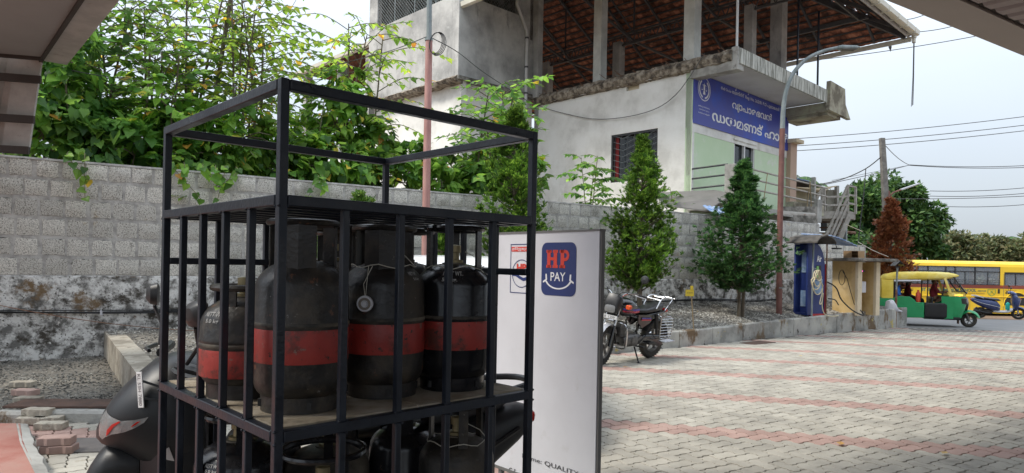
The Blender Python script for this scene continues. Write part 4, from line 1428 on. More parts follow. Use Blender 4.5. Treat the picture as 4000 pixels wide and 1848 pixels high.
# open wing left of the tower, half hidden by the trees
mb = MB(); mb.box((-1.0, 14.9, 2.7), (4.2, 6.4, 6.0)); mb.build('wing_base', m_white, hall, smooth=False)
mb = MB(); mb.box((1.6, 14.9, 7.6), (.2, 6.4, 4.2)); mb.build('wing_back', m_int, hall, smooth=False)  # near-black colour stands in for the shade inside the open wing
for l in (12.4, 14.6, 17.6):
    mb = MB(); mb.box((-2.9, l, 7.6), (.3, .3, 4.2)); mb.build('column', m_grey, hall, smooth=False)
# slack cable over the side wall
mb = MB()
cp = [HL(2104, 412, -.06), HL(2190, 440, -.05), HL(2340, 466, -.06), HL(2520, 440, -.1), HL(2640, 370, -.12), HL(2752, 210, -.28)]
mb.tube(smoothpath([H @ p_ for p_ in cp], 6), .011, 6)
one(mb, 'slack_cable', m_cableg, 'slack grey cable hanging across the white side wall of the hall', 'cable')

# lean-to sheets between hall and wall
mb = MB()
pts = [P(2560, 752, 18.2), P(2790, 742, 18.4), P(2846, 752, 18.0), P(2842, 770, 17.6), P(2760, 822, 17.0), P(2590, 800, 17.2)]
n = len(pts)
mb.add(pts + [p_ - V((0, 0, .03)) for p_ in pts], [tuple(range(n)), tuple(range(2 * n - 1, n - 1, -1))] + [(j, (j + 1) % n, n + (j + 1) % n, n + j) for j in range(n)])
one(mb, 'roof_sheet', mat('pale_metal_sheet', (.21, .20, .19), 3, .5, .2), 'pale curved metal roof sheet between hall and block wall', 'roof sheet', smooth=False)
mb = MB(); loops = []
for k in range(14):
    a = P(2745 + k * 9, 803 + k * 1.2, 17.0); b = P(2795 + k * 8.5, 838 - 0.2 * k, 16.3)
    z = .03 * (k % 2)
    loops.append([a + V((0, 0, z)), b + V((0, 0, z)), b + V((0, 0, z - .015)), a + V((0, 0, z - .015))])
mb.loft(loops)
one(mb, 'blue_sheet', m_bsheet, 'blue corrugated sheet hanging over the block wall behind the dark conifer', 'roof sheet', ang=10)

# shed and steel stair beyond the wall
SY = 23.0
shed = thing('steel_stair', 'rusty grey steel landing and stair with pipe rails beyond the end of the block wall', 'stair', Matrix())
def PB(x, y, Y=SY): return P(3050 + x / 3.305, 600 + y / 3.305, Y)
def sbar(a, b, w_=.05, m_=m_rail, Y=SY, nm='rail', Y2=None):
    mb = MB(); mb.bar(PB(a[0], a[1], Y), PB(b[0], b[1], Y2 or Y), w_); mb.build(nm, m_, shed, smooth=False)
mb = MB()
q = [PB(515, 745), PB(900, 745), PB(965, 762), PB(965, 762) + V((0, 1.1, 0)), PB(515, 745) + V((0, 1.1, 0))]
mb.add(q + [p_ - V((0, 0, .25)) for p_ in q], [(0, 1, 2, 3, 4), (9, 8, 7, 6, 5)] + [(j, (j + 1) % 5, 5 + (j + 1) % 5, 5 + j) for j in range(5)])
mb.build('landing', m_rail, shed, smooth=False)
for a, b in (((865, 412), (865, 775)), ((965, 432), (965, 780)), ((530, 440), (530, 740)), ((562, 440), (562, 742))): sbar(a, b, .07, nm='rail_post')
for a, b in (((865, 412), (970, 435)), ((870, 530), (978, 552)), ((870, 640), (978, 662)), ((590, 560), (860, 553)), ((590, 668), (860, 663))): sbar(a, b, .06)
for a, b in (((865, 415), (570, 1085)), ((875, 535), (615, 1105)), ((870, 645), (665, 1110)), ((540, 430), (340, 845)), ((560, 560), (385, 845))): sbar(a, b, .075)
sbar((885, 775), (735, 1150), .16, nm='stringer')
sbar((800, 790), (640, 1110), .10, nm='stringer', Y=SY + .8)
for k in range(9):
    f = (k + .5) / 9
    x, y = 880 + (735 - 880) * f, 785 + (1140 - 785) * f
    mb = MB(); a, b = PB(x - 5, y), PB(x - 75, y - 2, SY + .8); mb.bar(a, b, .24, .03, up=(0, 0, 1)); mb.build('tread', m_rust, shed, smooth=False)
for x in (710, 835): 
    mb = MB(); mb.bar(PB(x, 790, SY + .5), PB(x, 1160, SY + .5), .09); mb.build('support_leg', m_galv, shed, smooth=False)
for y in (815, 885, 955, 1025): 
    mb = MB(); mb.tube([PB(500, y, SY + 1), PB(820, y + 4, SY + 1)], .03, 6); mb.build('brace_pipe', m_rust, shed)
mb = MB(); mb.tube([PB(760, 1010, SY + .9), PB(965, 1025, SY + .9)], .05, 8); mb.build('brace_pipe', m_rust, shed)
hut = thing('site_hut', 'patched hut of tan boards under thin metal sheets behind the balcony rails', 'hut', Matrix())
def panel(pts, dy, m_, nm, Y):
    mb = MB(); q = [PB(x, y, Y) for x, y in pts]; n = len(q)
    mb.add(q + [p_ + V((0, dy, 0)) for p_ in q], [tuple(range(n)), tuple(range(2 * n - 1, n - 1, -1))] + [(j, (j + 1) % n, n + (j + 1) % n, n + j) for j in range(n)])
    return mb.build(nm, m_, hut, smooth=False)
m_board = mat('tan_board', [(.34, .30, .20), (.44, .39, .27)], 3, .8, spots=[((.22, .15, .10), 3, .64, .75)])
m_board2 = mat('dull_board', [(.24, .23, .19), (.31, .30, .25)], 3, .8)
panel([(75, 450), (340, 440), (335, 700), (75, 690)], .1, m_board, 'wall_board', 24.6)
panel([(345, 500), (480, 500), (480, 745), (345, 720)], .1, m_board2, 'wall_board', 24.7)
panel([(590, 470), (725, 465), (725, 745), (590, 745)], .1, m_board2, 'wall_board', 24.5)
panel([(725, 415), (755, 415), (755, 745), (725, 745)], .2, m_conc, 'corner_post', 24.3)
panel([(195, 430), (480, 445), (725, 412), (720, 425), (660, 440), (600, 472), (480, 470), (230, 440)], 1.2, m_yell, 'roof_sheet', 24.0)
panel([(140, 310), (490, 400), (488, 425), (140, 330)], 1.6, m_dsheet, 'roof_sheet', 24.2)
panel([(190, 312), (370, 350), (372, 360), (190, 324)], 1.0, m_bsheet, 'blue_roof_sheet', 24.1)
panel([(140, 330), (460, 420), (460, 450), (140, 440)], .1, m_int, 'gap_shade_panel', 25.2)  # solid dark panel, the shade below the roof sheets is its colour
panel([(530, 830), (590, 835), (600, 1000), (530, 1000)], .1, m_int, 'doorway', 24.8)
panel([(590, 790), (720, 790), (720, 1010), (590, 1010)], .1, m_board2, 'wall_board', 24.9)
panel([(540, 1035), (700, 1035), (700, 1120), (540, 1120)], .1, m_yell, 'lattice_panel', 24.4)
mb = MB()
q = [PB(15, 735, 19.9), PB(440, 770, 20.3), PB(455, 785, 19.6), PB(15, 775, 19.2)]
mb.add(q + [p_ - V((0, 0, .04)) for p_ in q], [(0, 1, 2, 3), (7, 6, 5, 4), (0, 4, 5, 1), (1, 5, 6, 2), (2, 6, 7, 3), (3, 7, 4, 0)])
one(mb, 'roof_sheet', m_rail, 'flat pale sheet resting above the far end of the block wall', 'roof sheet', smooth=False)
mb = MB(); a, b = PB(20, 800, 20.6), PB(455, 800, 21); mb.bar(a, b, .1, .55)
one(mb, 'parapet', m_concd, 'dark rough parapet under the flat pale sheet at the wall end', 'parapet', smooth=False)
mb = MB(); a, b = PB(115, 690, 21.5), PB(505, 745, 22.5); mb.bar(a, b, .3, .35)
one(mb, 'broken_slab', m_mossy, 'rough broken concrete slab under the balcony rails', 'slab', smooth=False, bevel=.02)
# ================================================================ VEGETATION
def leaf_add(mb, p, d, n_, L_, W_, fold=.18, mi=0, heart=True):
    """one leaf: base p, pointing along d, upper side n_"""
    d = d.normalized()
    x = d.cross(n_)
    if x.length < 1e-4: x = d.orthogonal()
    x.normalize()
    n2 = x.cross(d)
    w_, l = W_ / 2, L_
    f = n2 * (w_ * fold)
    droop = n2 * (-.12 * l)
    if heart:
        a = [p, p + x * w_ * .75 - d * (.06 * l) + f, p + x * w_ + d * (.28 * l) + f, p + x * (w_ * .55) + d * (.65 * l) + f * .6 + droop * .4, p + d * l + droop,
             p - x * (w_ * .55) + d * (.65 * l) + f * .6 + droop * .4, p - x * w_ + d * (.28 * l) + f, p - x * w_ * .75 - d * (.06 * l) + f, p + d * (.45 * l)]
        mb.add(a, [(0, 1, 2, 8), (8, 2, 3, 4), (0, 8, 6, 7), (8, 4, 5, 6)], mi)
    else:
        a = [p, p + x * w_ + d * (.4 * l) + f, p + d * l + droop, p - x * w_ + d * (.4 * l) + f]
        mb.add(a, [(0, 1, 2), (0, 2, 3)], mi)
def rv(s=1.0):
    while True:
        q = V((random.uniform(-1, 1), random.uniform(-1, 1), random.uniform(-1, 1)))
        if .05 < q.length < 1: return q.normalized() * s
lm = MB(); leaf_add(lm, V((0, 0, 0)), V((1, 0, 0)), V((0, 0, 1)), 1.0, .8)
_o = lm.build('leaf', m_lv, smooth=False, fix=False); leafmesh = _o.data; bpy.data.objects.remove(_o)
_o = lm.build('leaf', m_lvt, smooth=False, fix=False); leafmesh_t = _o.data; bpy.data.objects.remove(_o)
def finish_leaves(t, leaves, matL, nmesh, single=40, heart=True, nm='foliage'):
    leaves.sort(key=lambda q: q[0].y - q[3] * 8)
    rest = MB()
    for k, (p, d, n_, L_, W_) in enumerate(leaves):
        if k < single and nmesh is not None:
            dd = d.normalized(); x = dd.cross(n_).normalized() * -1; z = dd.cross(x)
            M = Matrix(((dd.x * L_, x.x * L_, z.x * L_, p.x), (dd.y * L_, x.y * L_, z.y * L_, p.y), (dd.z * L_, x.z * L_, z.z * L_, p.z), (0, 0, 0, 1)))
            inst(nmesh, 'leaf', t, M)
        else: leaf_add(rest, p, d, n_, L_, W_, heart=heart)
    rest.build(nm, matL, t, smooth=False, fix=False, kind='stuff')
def shrub(name, label, cat, base, height, nstem, nbr, blen, lsize, matL, group=None, lean=.15, per=9, droop=.35, tier=False, single=30, heart=True, z0=.25, nmesh=None, stemr=.02, wide=.8, horiz=.1):
    t = thing(name, label, cat, Matrix(), group)
    wood = MB()
    leaves = []
    for s_ in range(nstem):
        a = random.uniform(0, 6.28)
        tip = base + V((math.cos(a) * lean * height * random.random(), math.sin(a) * lean * height * random.random(), height * random.uniform(.82, 1.0)))
        b0 = base + V((math.cos(a), math.sin(a), 0)) * (.06 * s_)
        mid = b0.lerp(tip, .5) + rv(.06 * height)
        path = smoothpath([b0, mid, tip], 7)
        n = len(path)
        wood.tube(path, [stemr * (1 - .82 * i / n) + .003 for i in range(n)], 6)
        for k in range(nbr):
            f = z0 + (1 - z0) * ((k + random.random() * .6) / nbr)
            i = min(n - 2, int(f * (n - 1)))
            o_ = path[i].lerp(path[i + 1], f * (n - 1) - i)
            an = k * 2.4 + random.uniform(-.5, .5)
            bl = blen * (1.15 - wide * f) * random.uniform(.65, 1.15)
            up = random.uniform(-.05, .35) + (horiz if tier else .25)
            d = V((math.cos(an), math.sin(an), up)).normalized()
            bp_ = smoothpath([o_, o_ + d * bl * .5 + V((0, 0, .05 * bl)), o_ + d * bl + V((0, 0, -droop * bl * .5))], 5)
            m = len(bp_)
            wood.tube(bp_, [stemr * .26 * (1 - .8 * i / m) + .002 for i in range(m)], 4, cap=False)
            c = max(3, int(per * bl / blen))
            for q in range(c):
                g = .22 + .78 * (q + .5) / c
                ii = min(m - 2, int(g * (m - 1)))
                lp_ = bp_[ii].lerp(bp_[ii + 1], g * (m - 1) - ii)
                sd_ = V((-d.y, d.x, 0)) * (1 if q % 2 else -1)
                if tier:
                    ld = (d * .45 + sd_ * .8 + V((0, 0, -random.uniform(.25, .8)))).normalized()
                    nn = (V((0, 0, 1)) + rv(.3))
                else:
                    ld = (d * .6 + sd_ * random.uniform(.4, 1) + V((0, 0, -random.uniform(.0, .7))) + rv(.35)).normalized()
                    nn = (V((0, -.35, .8)) + rv(.55))
                s1 = lsize * random.uniform(.55, 1.15)
                leaves.append((lp_ + ld * .02, ld, nn, s1, s1 * (.8 if heart else .45)))
            leaves.append((bp_[-1], (d + V((0, 0, -.4))).normalized(), V((0, 0, 1)) + rv(.3), lsize * .8, lsize * .5))
    wood.build('stems', m_twig if stemr < .03 else m_bark, t, fix=False)
    finish_leaves(t, leaves, matL, nmesh, single if nmesh is not None else 0, heart)
    return t
def mass(name, label, cat, blobs, nleaf, lsize, matL, base, group=None, single=30, nmesh=None, heart=True, trunk=True):
    """dense leafy bush: leaves spread in lumpy volumes on a branching frame"""
    t = thing(name, label, cat, Matrix(), group)
    wood = MB()
    leaves = []
    tot = sum(b[1] ** 2 for b in blobs)
    for c, r in blobs:
        c = V(c)
        b0 = V((c.x * .5 + base.x * .5, c.y * .5 + base.y * .5, base.z))
        if trunk: wood.tube(smoothpath([b0, b0.lerp(c, .5) + rv(.15 * r), c], 4), [.03, .028, .026, .024, .02, .018, .016, .014, .01], 5)
        k = int(nleaf * r * r / tot)
        for _ in range(max(3, k // 90)):
            d = rv(r * .95); wood.tube([c, c + d * .5 + V((0, 0, .1 * r)), c + d], [.012, .009, .004], 4, cap=False)
        cl = [(c + rv(r * random.uniform(.55, 1.0)), r * random.uniform(.2, .42)) for _ in range(max(5, k // 16))]
        for _ in range(k):
            cc, cr_ = random.choice(cl)
            q = cc + rv(cr_ * random.random() ** .5)
            out_ = (q - c); out_.z *= .6
            if out_.length < 1e-3: continue
            out_.normalize()
            ld = (out_ * .6 + rv(.6) + V((0, 0, -.55))).normalized()
            nn = V((0, 0, .8)) + out_ * .7 + rv(.45)
            s1 = lsize * random.uniform(.5, 1.2)
            leaves.append((q, ld, nn, s1, s1 * (.82 if heart else .5)))
    wood.build('branches', m_bark, t, fix=False)
    finish_leaves(t, leaves, matL, nmesh, single if nmesh is not None else 0, heart)
    return t
GV = 'trees and shrubs growing behind the block wall'
def back(u, d=.9):
    """ground point behind the wall under image column u"""
    r = ray(u, 900)
    o = W0 - WN * d
    k = WD.x - r.x * WD.y
    t = (r.x * o.y - o.x) / k
    return o + WD * t + V((0, 0, .3))
# vine covered lower mass along the wall
b = back(330, 1.0)
mass('vine_thicket', 'dark heart-leaved vine thicket spilling over the left end of the block wall', 'vines', [(back(u, .75 + .5 * (i % 2)) + V((0, 0, z)), r) for i, (u, z, r) in enumerate(
    [(160, 3.0, .65), (170, 3.7, .7), (260, 2.8, .55), (290, 3.4, .65), (380, 2.8, .5), (430, 3.2, .6), (520, 2.8, .5), (590, 3.1, .55), (240, 4.1, .55), (650, 2.8, .5)])], 3500, .19, m_lvd, b, GV, 46, nmesh=leafmesh)
b = back(800, 1.0)
mass('leafy_thicket', 'bright green leafy thicket along the wall behind the black cage', 'shrub', [(back(u, .8 + .6 * (i % 2)) + V((0, 0, z)), r) for i, (u, z, r) in enumerate(
    [(720, 2.8, .5), (760, 3.4, .55), (830, 3.0, .6), (920, 2.7, .5), (950, 3.3, .6), (1040, 3.0, .55), (1120, 2.7, .5), (1180, 3.3, .5), (660, 3.6, .5)])], 2900, .18, m_lv, b, GV, 46, nmesh=leafmesh)
b = back(1330, 1.2)
mass('leafy_thicket', 'green shrub thicket in front of the white lower wall, left of the tall red pole', 'shrub', [(back(u, .9 + .7 * (i % 2)) + V((0, 0, z)), r) for i, (u, z, r) in enumerate(
    [(1250, 3.0, .6), (1300, 3.9, .6), (1390, 2.9, .55), (1450, 3.6, .6), (1540, 2.8, .5), (1340, 4.6, .5), (1600, 3.2, .45)])], 3000, .19, m_lv, b, GV, 40, nmesh=leafmesh)
b = back(1780, 1.2)
mass('leafy_thicket', 'shrub thicket between the tall red pole and the first conifer', 'shrub', [(back(u, .8 + .7 * (i % 2)) + V((0, 0, z)), r) for i, (u, z, r) in enumerate(
    [(1720, 2.8, .5), (1790, 3.3, .55), (1870, 2.8, .5), (1950, 3.5, .6), (2040, 3.2, .5), (1960, 2.7, .45)])], 2600, .19, m_lv, b, GV, 40, nmesh=leafmesh)
# taller thin crowned trees against the sky
trees = [
    (150, 2.2, 6.6, 'leafy broad-leaved tree against the sky right beside the grey canopy edge', 0.17, 4, 22, 1.5, m_lv, False),
    (420, 2.0, 6.3, 'tall thin tree with dark vine clad stem left of the bare-twigged one', 0.15, 4, 24, 1.5, m_lv, False),
    (760, 2.4, 7.4, 'tall airy tree with tiered drooping branches in front of the open sky', 0.15, 3, 30, 2.1, m_lvt, True),
    (1040, 2.0, 6.2, 'thin yellowing tree with hanging leaves just left of the cement tower', 0.14, 3, 26, 1.7, m_lvt, True),
    (1330, 1.8, 6.9, 'green sapling reaching across the lower left corner of the cement tower', 0.15, 3, 24, 1.6, m_lvt, True),
    (900, 1.6, 6.9, 'slim yellow green tree between the airy tree and the thin yellowing one', 0.15, 3, 22, 1.5, m_lvt, True),
    (1150, 1.2, 4.8, 'bushy bright green sapling below the yellowing tree', 0.17, 3, 16, 1.0, m_lv, False),
    (560, 1.4, 5.3, 'bushy sapling in front of the airy tree', 0.17, 4, 18, 1.2, m_lv, False),
    (1900, 1.2, 5.3, 'bright green sapling with large leaves rising in front of the cement tower corner', 0.17, 5, 22, 1.15, m_lv, False),
    (2250, 1.0, 4.55, 'slender sapling with level tiers of drooping leaves before the white hall wall', 0.17, 3, 26, 1.25, m_lvd, True),
    (2620, .9, 3.9, 'small tiered sapling half hidden behind the light green conifer', 0.16, 2, 18, 1.1, m_lvd, True),
    (2090, .8, 4.2, 'leafy sapling between the first conifer and the cage corner', 0.16, 3, 14, .85, m_lv, False)]
for (u, d, h, lab, ls, ns, nb, bl, m_, tier) in trees:
    q = back(u, d)
    q.z = .4
    if h > 5: nb, ls = int(nb * 1.25), ls * 1.05
    shrub('broadleaf_tree' if h > 5 else 'sapling', lab, 'tree' if h > 5 else 'sapling', q, h - .4, ns, nb, bl, ls, m_, GV, per=14 if h > 5 else 17, wide=.35 if h > 5 else .8, tier=tier, single=24, nmesh=leafmesh_t if m_ is m_lvt else leafmesh if m_ is m_lv else None,
          stemr=.035 if h > 5 else .018, z0=.22 if h < 5.5 else .30, lean=.14)
# bare twigs around the airy tree
t = MB()
b = back(790, 2.2)
for k in range(26):
    a = b + V((random.uniform(-1, 1.4), random.uniform(-.3, .3), random.uniform(4, 5.6)))
    c = a + V((random.uniform(-.7, .7), random.uniform(-.3, .3), random.uniform(.5, 1.3)))
    t.tube([a, a.lerp(c, .5) + rv(.04), c], [.008, .006, .003], 4)
t.tube(smoothpath([b, b + V((.1, 0, 3.2)), b + V((.55, 0, 6.8))], 6), [.06] * 6 + [.04] * 6 + [.01], 7)
one(t, 'bare_tree', m_bark, 'bare branched twiggy tree among the leafy ones against the sky', 'tree', GV)
# creepers hanging on the wall face
for (u, v, n, lab) in ((755, 740, 26, 'leafy creeper hanging over the wall top behind the left cage post'), (840, 690, 16, 'pale creeper spray trailing over the wall beside the dark hanging one'), (1290, 725, 14, 'creeper sprig hanging over the wall behind the cage middle'), (350, 640, 7, 'tiny creeper sprig on the wall top at the left')):
    b = back(u, -.06); b.z = 2.86
    t = thing('creeper', lab, 'creeper', Matrix(), 'creepers hanging over the block wall')
    wd = MB(); lv = []
    for k in range(max(2, n // 6)):
        a = b + WD * random.uniform(-.35, .35)
        e = a + WN * .12 + WD * random.uniform(-.3, .4) + V((0, 0, -random.uniform(.15, .55)))
        pth = smoothpath([a + V((0, 0, .1)), a + WN * .1, e], 4)
        wd.tube(pth, .005, 4)
        for q in range(7):
            p = pth[min(len(pth) - 1, 2 + q)]
            lv.append((p, (rv(.6) + V((.1, -.2, -.6))).normalized(), WN + V((0, 0, .6)) + rv(.3), random.uniform(.1, .17), .12))
    wd.build('stems', m_twig, t)
    finish_leaves(t, lv, m_lv, leafmesh, 8)
# dry grass tuft at the foot of the hall
g = MB()
b = back(2270, .5); b.z = 2.65
for k in range(90):
    a = b + WD * random.uniform(-.7, .7); e = a + V((random.uniform(-.35, .35), random.uniform(-.1, .1), random.uniform(.05, .35)))
    g.add([a, a + V((.012, 0, 0)), e], [(0, 1, 2)])
one(g, 'dry_grass_tuft', m_wood, 'dry straw coloured grass tuft on the wall top below the tiered sapling', 'grass', kind='stuff', smooth=False, fix=False)

# ---- conifers in the gravel bed
def spray(mb, p, d, s, mi=0, k=11):
    """one flat fan of scale-leaf twiglets"""
    d = d.normalized()
    x = d.cross(V((0, 0, 1)) + rv(.6))
    if x.length < .01: return
    x.normalize()
    nrm = x.cross(d)
    for i in range(k):
        f = i / (k - 1)
        a = (f - .5) * 1.9
        o_ = p + d * (s * random.uniform(0, .35)) + nrm * random.uniform(-.1, .1) * s
        e = (d * math.cos(a) + x * math.sin(a) + nrm * random.uniform(-.25, .25)).normalized()
        l = s * random.uniform(.5, .95) * (1 - .35 * abs(f - .5))
        w_ = s * .085
        side_ = e.cross(nrm).normalized() * w_
        mb.add([o_ - side_ * .5, o_ + e * l * .55 - side_, o_ + e * l, o_ + e * l * .55 + side_, o_ + side_ * .5], [(0, 1, 2, 3, 4)], mi)
def conifer(label, base, z0, z1, radii, matL, n, s, trunks=1, hole=.0, group='conifers planted in the gravel bed', name='conifer', gap=.25, up=.9, tr=.055, seed=0):
    """radii: list of (relative height, radius)"""
    rr = random.Random(seed)
    t = thing(name, label, 'tree', Matrix(), group)
    wood = MB()
    for k in range(trunks):
        o_ = V((.09 * k - .04 * (trunks - 1), .02 * k, 0))
        wood.tube(smoothpath([base + o_, base + o_ * 1.2 + V((.02, 0, (z1 - base.z) * .5)), base + V((0, 0, z1 - base.z - .25))], 6), [tr * (1 - .85 * i / 12) for i in range(13)], 8)
    def R_(f):
        for (a, ra), (b, rb) in zip(radii[:-1], radii[1:]):
            if a <= f <= b: return ra + (rb - ra) * (f - a) / (b - a)
        return .05
    mb = MB()
    nb = int(n / 14)
    for k in range(nb):
        f = rr.random() ** 1.15
        an = rr.uniform(0, 6.283)
        z = z0 + (z1 - z0) * f
        lump = .70 + .85 * noise.noise(V((math.cos(an) * 1.6, math.sin(an) * 1.6, z * 2.2 + seed * 7)))
        r = R_(f) * (lump + .16)
        tip = V((base.x + math.cos(an) * r, base.y + math.sin(an) * r, z + .12 * r))
        root = V((base.x, base.y, z - up * r * .6))
        wood.tube([root, root.lerp(tip, .6) + V((0, 0, -.03)), tip], [.012, .008, .003], 4, cap=False)
        d0 = (tip - root).normalized()
        cs = R_(f) * .22 + .07
        for q in range(14):
            g = rr.uniform(.5, 1.0)
            p = root.lerp(tip, g) + V((rr.uniform(-1, 1), rr.uniform(-1, 1), rr.uniform(-1, 1))) * cs * (.8 if g > .7 else .55)
            dd = (d0 + rv(.75) + V((0, 0, up * .35))).normalized()
            spray(mb, p, dd, s * rr.uniform(.7, 1.2))
    for q in range(16):
        p = V((base.x, base.y, z1 - rr.uniform(.0, .35)))
        spray(mb, p, V((rr.uniform(-.3, .3), rr.uniform(-.3, .3), 1)), s * 1.1)
    wood.build('trunk', m_bark, t, fix=False)
    mb.build('foliage', matL, t, smooth=False, fix=False, kind='stuff')
    return t
def zat(u, v, y): return P(u, v, y).z
y = 12.2; b = P(2000, 1100, y); b.z = .3
conifer('tall dark conifer with lighter tip behind the cage right corner post', b, .9, zat(2000, 392, y) - .2, [(0, .52), (.3, .58), (.6, .50), (.85, .22), (1, .04)], m_con1, 3200, .14, seed=1)
y = 13.6; b = P(2497, 1190, y); b.z = .38
conifer('broad light green conifer growing behind the parked motorcycle', b, 1.15, zat(2492, 545, y), [(0, .34), (.12, .64), (.35, .62), (.6, .44), (.8, .24), (.93, .10), (1, .02)], m_con1, 4600, .115, seed=2, tr=.06)
y = 15.4; b = P(2893, 1215, y); b.z = .38
conifer('dark spreading conifer with twin stems left of the lamp post', b, 1.08, zat(2888, 640, y), [(0, .55), (.12, .95), (.34, .88), (.55, .60), (.74, .32), (.9, .12), (1, .02)], m_con2, 4000, .145, trunks=2, seed=3, up=.35, tr=.045)
y = 21.0; b = P(3472, 1240, y); b.z = .0
conifer('dead rust brown conifer standing behind the yellow booth', b, .75, zat(3452, 785, y), [(0, .52), (.2, .70), (.45, .56), (.7, .34), (.9, .14), (1, .03)], m_con3, 3200, .15, seed=4)
y = 14.2; b = P(1410, 1000, y); b = back(1412, -.75); b.z = .3
conifer('small light conifer just showing above the cage shelf', b, .6, zat(1412, 765, b.y), [(0, .40), (.4, .36), (.8, .22), (1, .05)], m_con1, 1300, .13, seed=5)
y = 9.3
for (u, dz, lab, sd_) in ((1160, 1.95, 'young conifer seen through the cage above the cylinders on the left', 6), (1725, 1.9, 'young conifer seen between cylinder collars near the red pole', 7)):
    b = back(u, -.9); b.z = .3
    if u == 1160: b = back(1250, -.9); b.z = .3
    conifer(lab, b, .5, zat(u, 905, b.y), [(0, .42), (.5, .34), (1, .06)], m_con1, 1000, .13, seed=sd_)

# ---- far trees
def fartree(label, c, rx, rz, n, s, matL, seed, trunk=None, name='broadleaf_tree', group='trees beyond the road'):
    rr = random.Random(seed)
    t = thing(name, label, 'tree', Matrix(), group)
    mb = MB()
    lumps = []
    for k in range(26):
        d = V((rr.uniform(-1, 1), rr.uniform(-1, 1), rr.uniform(-.8, 1)))
        if d.length > 1: d.normalize()
        lumps.append((c + V((d.x * rx * .75, d.y * rx * .75, d.z * rz * .72)), rr.uniform(.22, .42) * rx))
    for _ in range(n):
        lc, lr = lumps[rr.randrange(26)]
        d = V((rr.gauss(0, 1), rr.gauss(0, 1), rr.gauss(0, 1))).normalized()
        p = lc + d * lr * rr.uniform(.65, 1.08)
        ld = (d + rv(.9) + V((0, 0, -.3))).normalized()
        leaf_add(mb, p, ld, V((0, 0, 1)) + d * .6 + rv(.5), s * rr.uniform(.7, 1.4), s * .7, heart=False)
    wd = MB()
    g = trunk if trunk is not None else gz(c.y)
    b = V((c.x, c.y, g))
    wd.tube(smoothpath([b, V((c.x + .2, c.y, (g + c.z) / 2)), c], 4), [rx * .09 * (1 - .08 * i) for i in range(9)], 8)
    for lc, lr in lumps[:14]: wd.tube([c - V((0, 0, rz * .5)), c.lerp(lc, .5), lc], [rx * .04, rx * .025, rx * .01], 5, cap=False)
    wd.build('trunk', m_bark, t, fix=False)
    mb.build('foliage', matL, t, smooth=False, fix=False, kind='stuff')
    return t
def FT(label, u, vt, vb, half, Y, n, s, m_, seed):
    c = P(u, (vt + vb) / 2, Y)
    rz = (vb - vt) / 2 / FPX * Y
    fartree(label, c, half / FPX * Y, rz, n, s, m_, seed)
FT('big dark green tree left of centre of the far group, behind the steel stair', 3345, 705, 1080, 125, 42, 9500, .34, m_far1, 21)
FT('big rounded dark tree behind the leaning utility pole', 3465, 662, 1080, 150, 44, 9500, .34, m_far1, 22)
FT('lower green tree at the right shoulder of the big dark trees', 3600, 765, 1080, 110, 43, 6000, .32, m_far1, 23)
FT('dry olive brown tree right of the big dark trees', 3740, 905, 1080, 90, 60, 4200, .38, m_far2, 24)
FT('mixed olive tree above the bus roof middle', 3850, 900, 1090, 95, 66, 4200, .40, m_far2, 25)
FT('olive green tree above the bus roof near the right edge', 3960, 915, 1090, 90, 62, 4000, .38, m_far2, 26)
FT('pale far tree just outside the right edge above the bus', 4080, 900, 1090, 100, 64, 3000, .40, m_far2, 27)
FT('green shrubby tree under the steel stair', 3290, 900, 1080, 70, 34, 2600, .28, m_far1, 28)
FT('dark green tree low behind the dead conifer', 3410, 900, 1130, 90, 37, 3600, .28, m_far1, 29)
# palms
def palm(label, u, v, Y, L_, n, seed):
    rr = random.Random(seed)
    c = P(u, v, Y)
    t = thing('coconut_palm', label, 'palm', Matrix(), 'coconut palms beyond the buildings')
    wd = MB(); wd.tube([V((c.x + .3, c.y, 0)), V((c.x + .1, c.y, c.z / 2)), c], [.2, .16, .13], 8)
    wd.build('trunk', m_bark, t)
    for k in range(n):
        a = k / n * 6.28 + rr.uniform(-.2, .2)
        d = V((math.cos(a), math.sin(a), 0))
        e = rr.uniform(-.1, 1.0)
        path = [c + d * (L_ * f) + V((0, 0, L_ * (e * f - (.55 + .5 * e) * f * f * 1.1))) for f in [i / 9 for i in range(10)]]
        mb = MB()
        mb.tube(path, [.014 - .0012 * i for i in range(10)], 4)
        sd_ = V((-d.y, d.x, 0))
        for i in range(30):
            f = .1 + .9 * i / 30
            ii = min(8, int(f * 9)); p = path[ii].lerp(path[ii + 1], f * 9 - ii)
            l = L_ * .28 * (1 - .6 * abs(f - .45))
            for sg in (1, -1):
                tip = p + (sd_ * sg + d * .6).normalized() * l + V((0, 0, -l * .75))
                mb.add([p, p + d * .07, tip], [(0, 1, 2)])
        mb.build('frond', m_far1, t, smooth=False, fix=False)
palm('coconut palm peeking over the site hut roof sheets', 3112, 700, 48, 1.7, 13, 3)
palm('second lower palm fronds right of the first over the hut roof', 3185, 728, 50, 1.2, 10, 4)
palm('small far palm above the bus near the right edge', 3925, 935, 72, 2.2, 12, 6)
# hill
mb = MB()
hv = []
for i in range(40):
    x = 300 + i * 24
    h = 24 * math.exp(-((x - 640) / 170) ** 2) + 10 * math.exp(-((x - 900) / 120) ** 2)
    for j, k in enumerate((0, 1, .0)):
        hv.append((x, 800 + j * 150, -2 + (h + noise.noise(V((x * .03, 0, 0))) * 1.5) * k))
mb.add(hv, [(i * 3 + j, (i + 1) * 3 + j, (i + 1) * 3 + j + 1, i * 3 + j + 1) for i in range(39) for j in range(2)])
mb.build('hill', m_hill, kind='structure')
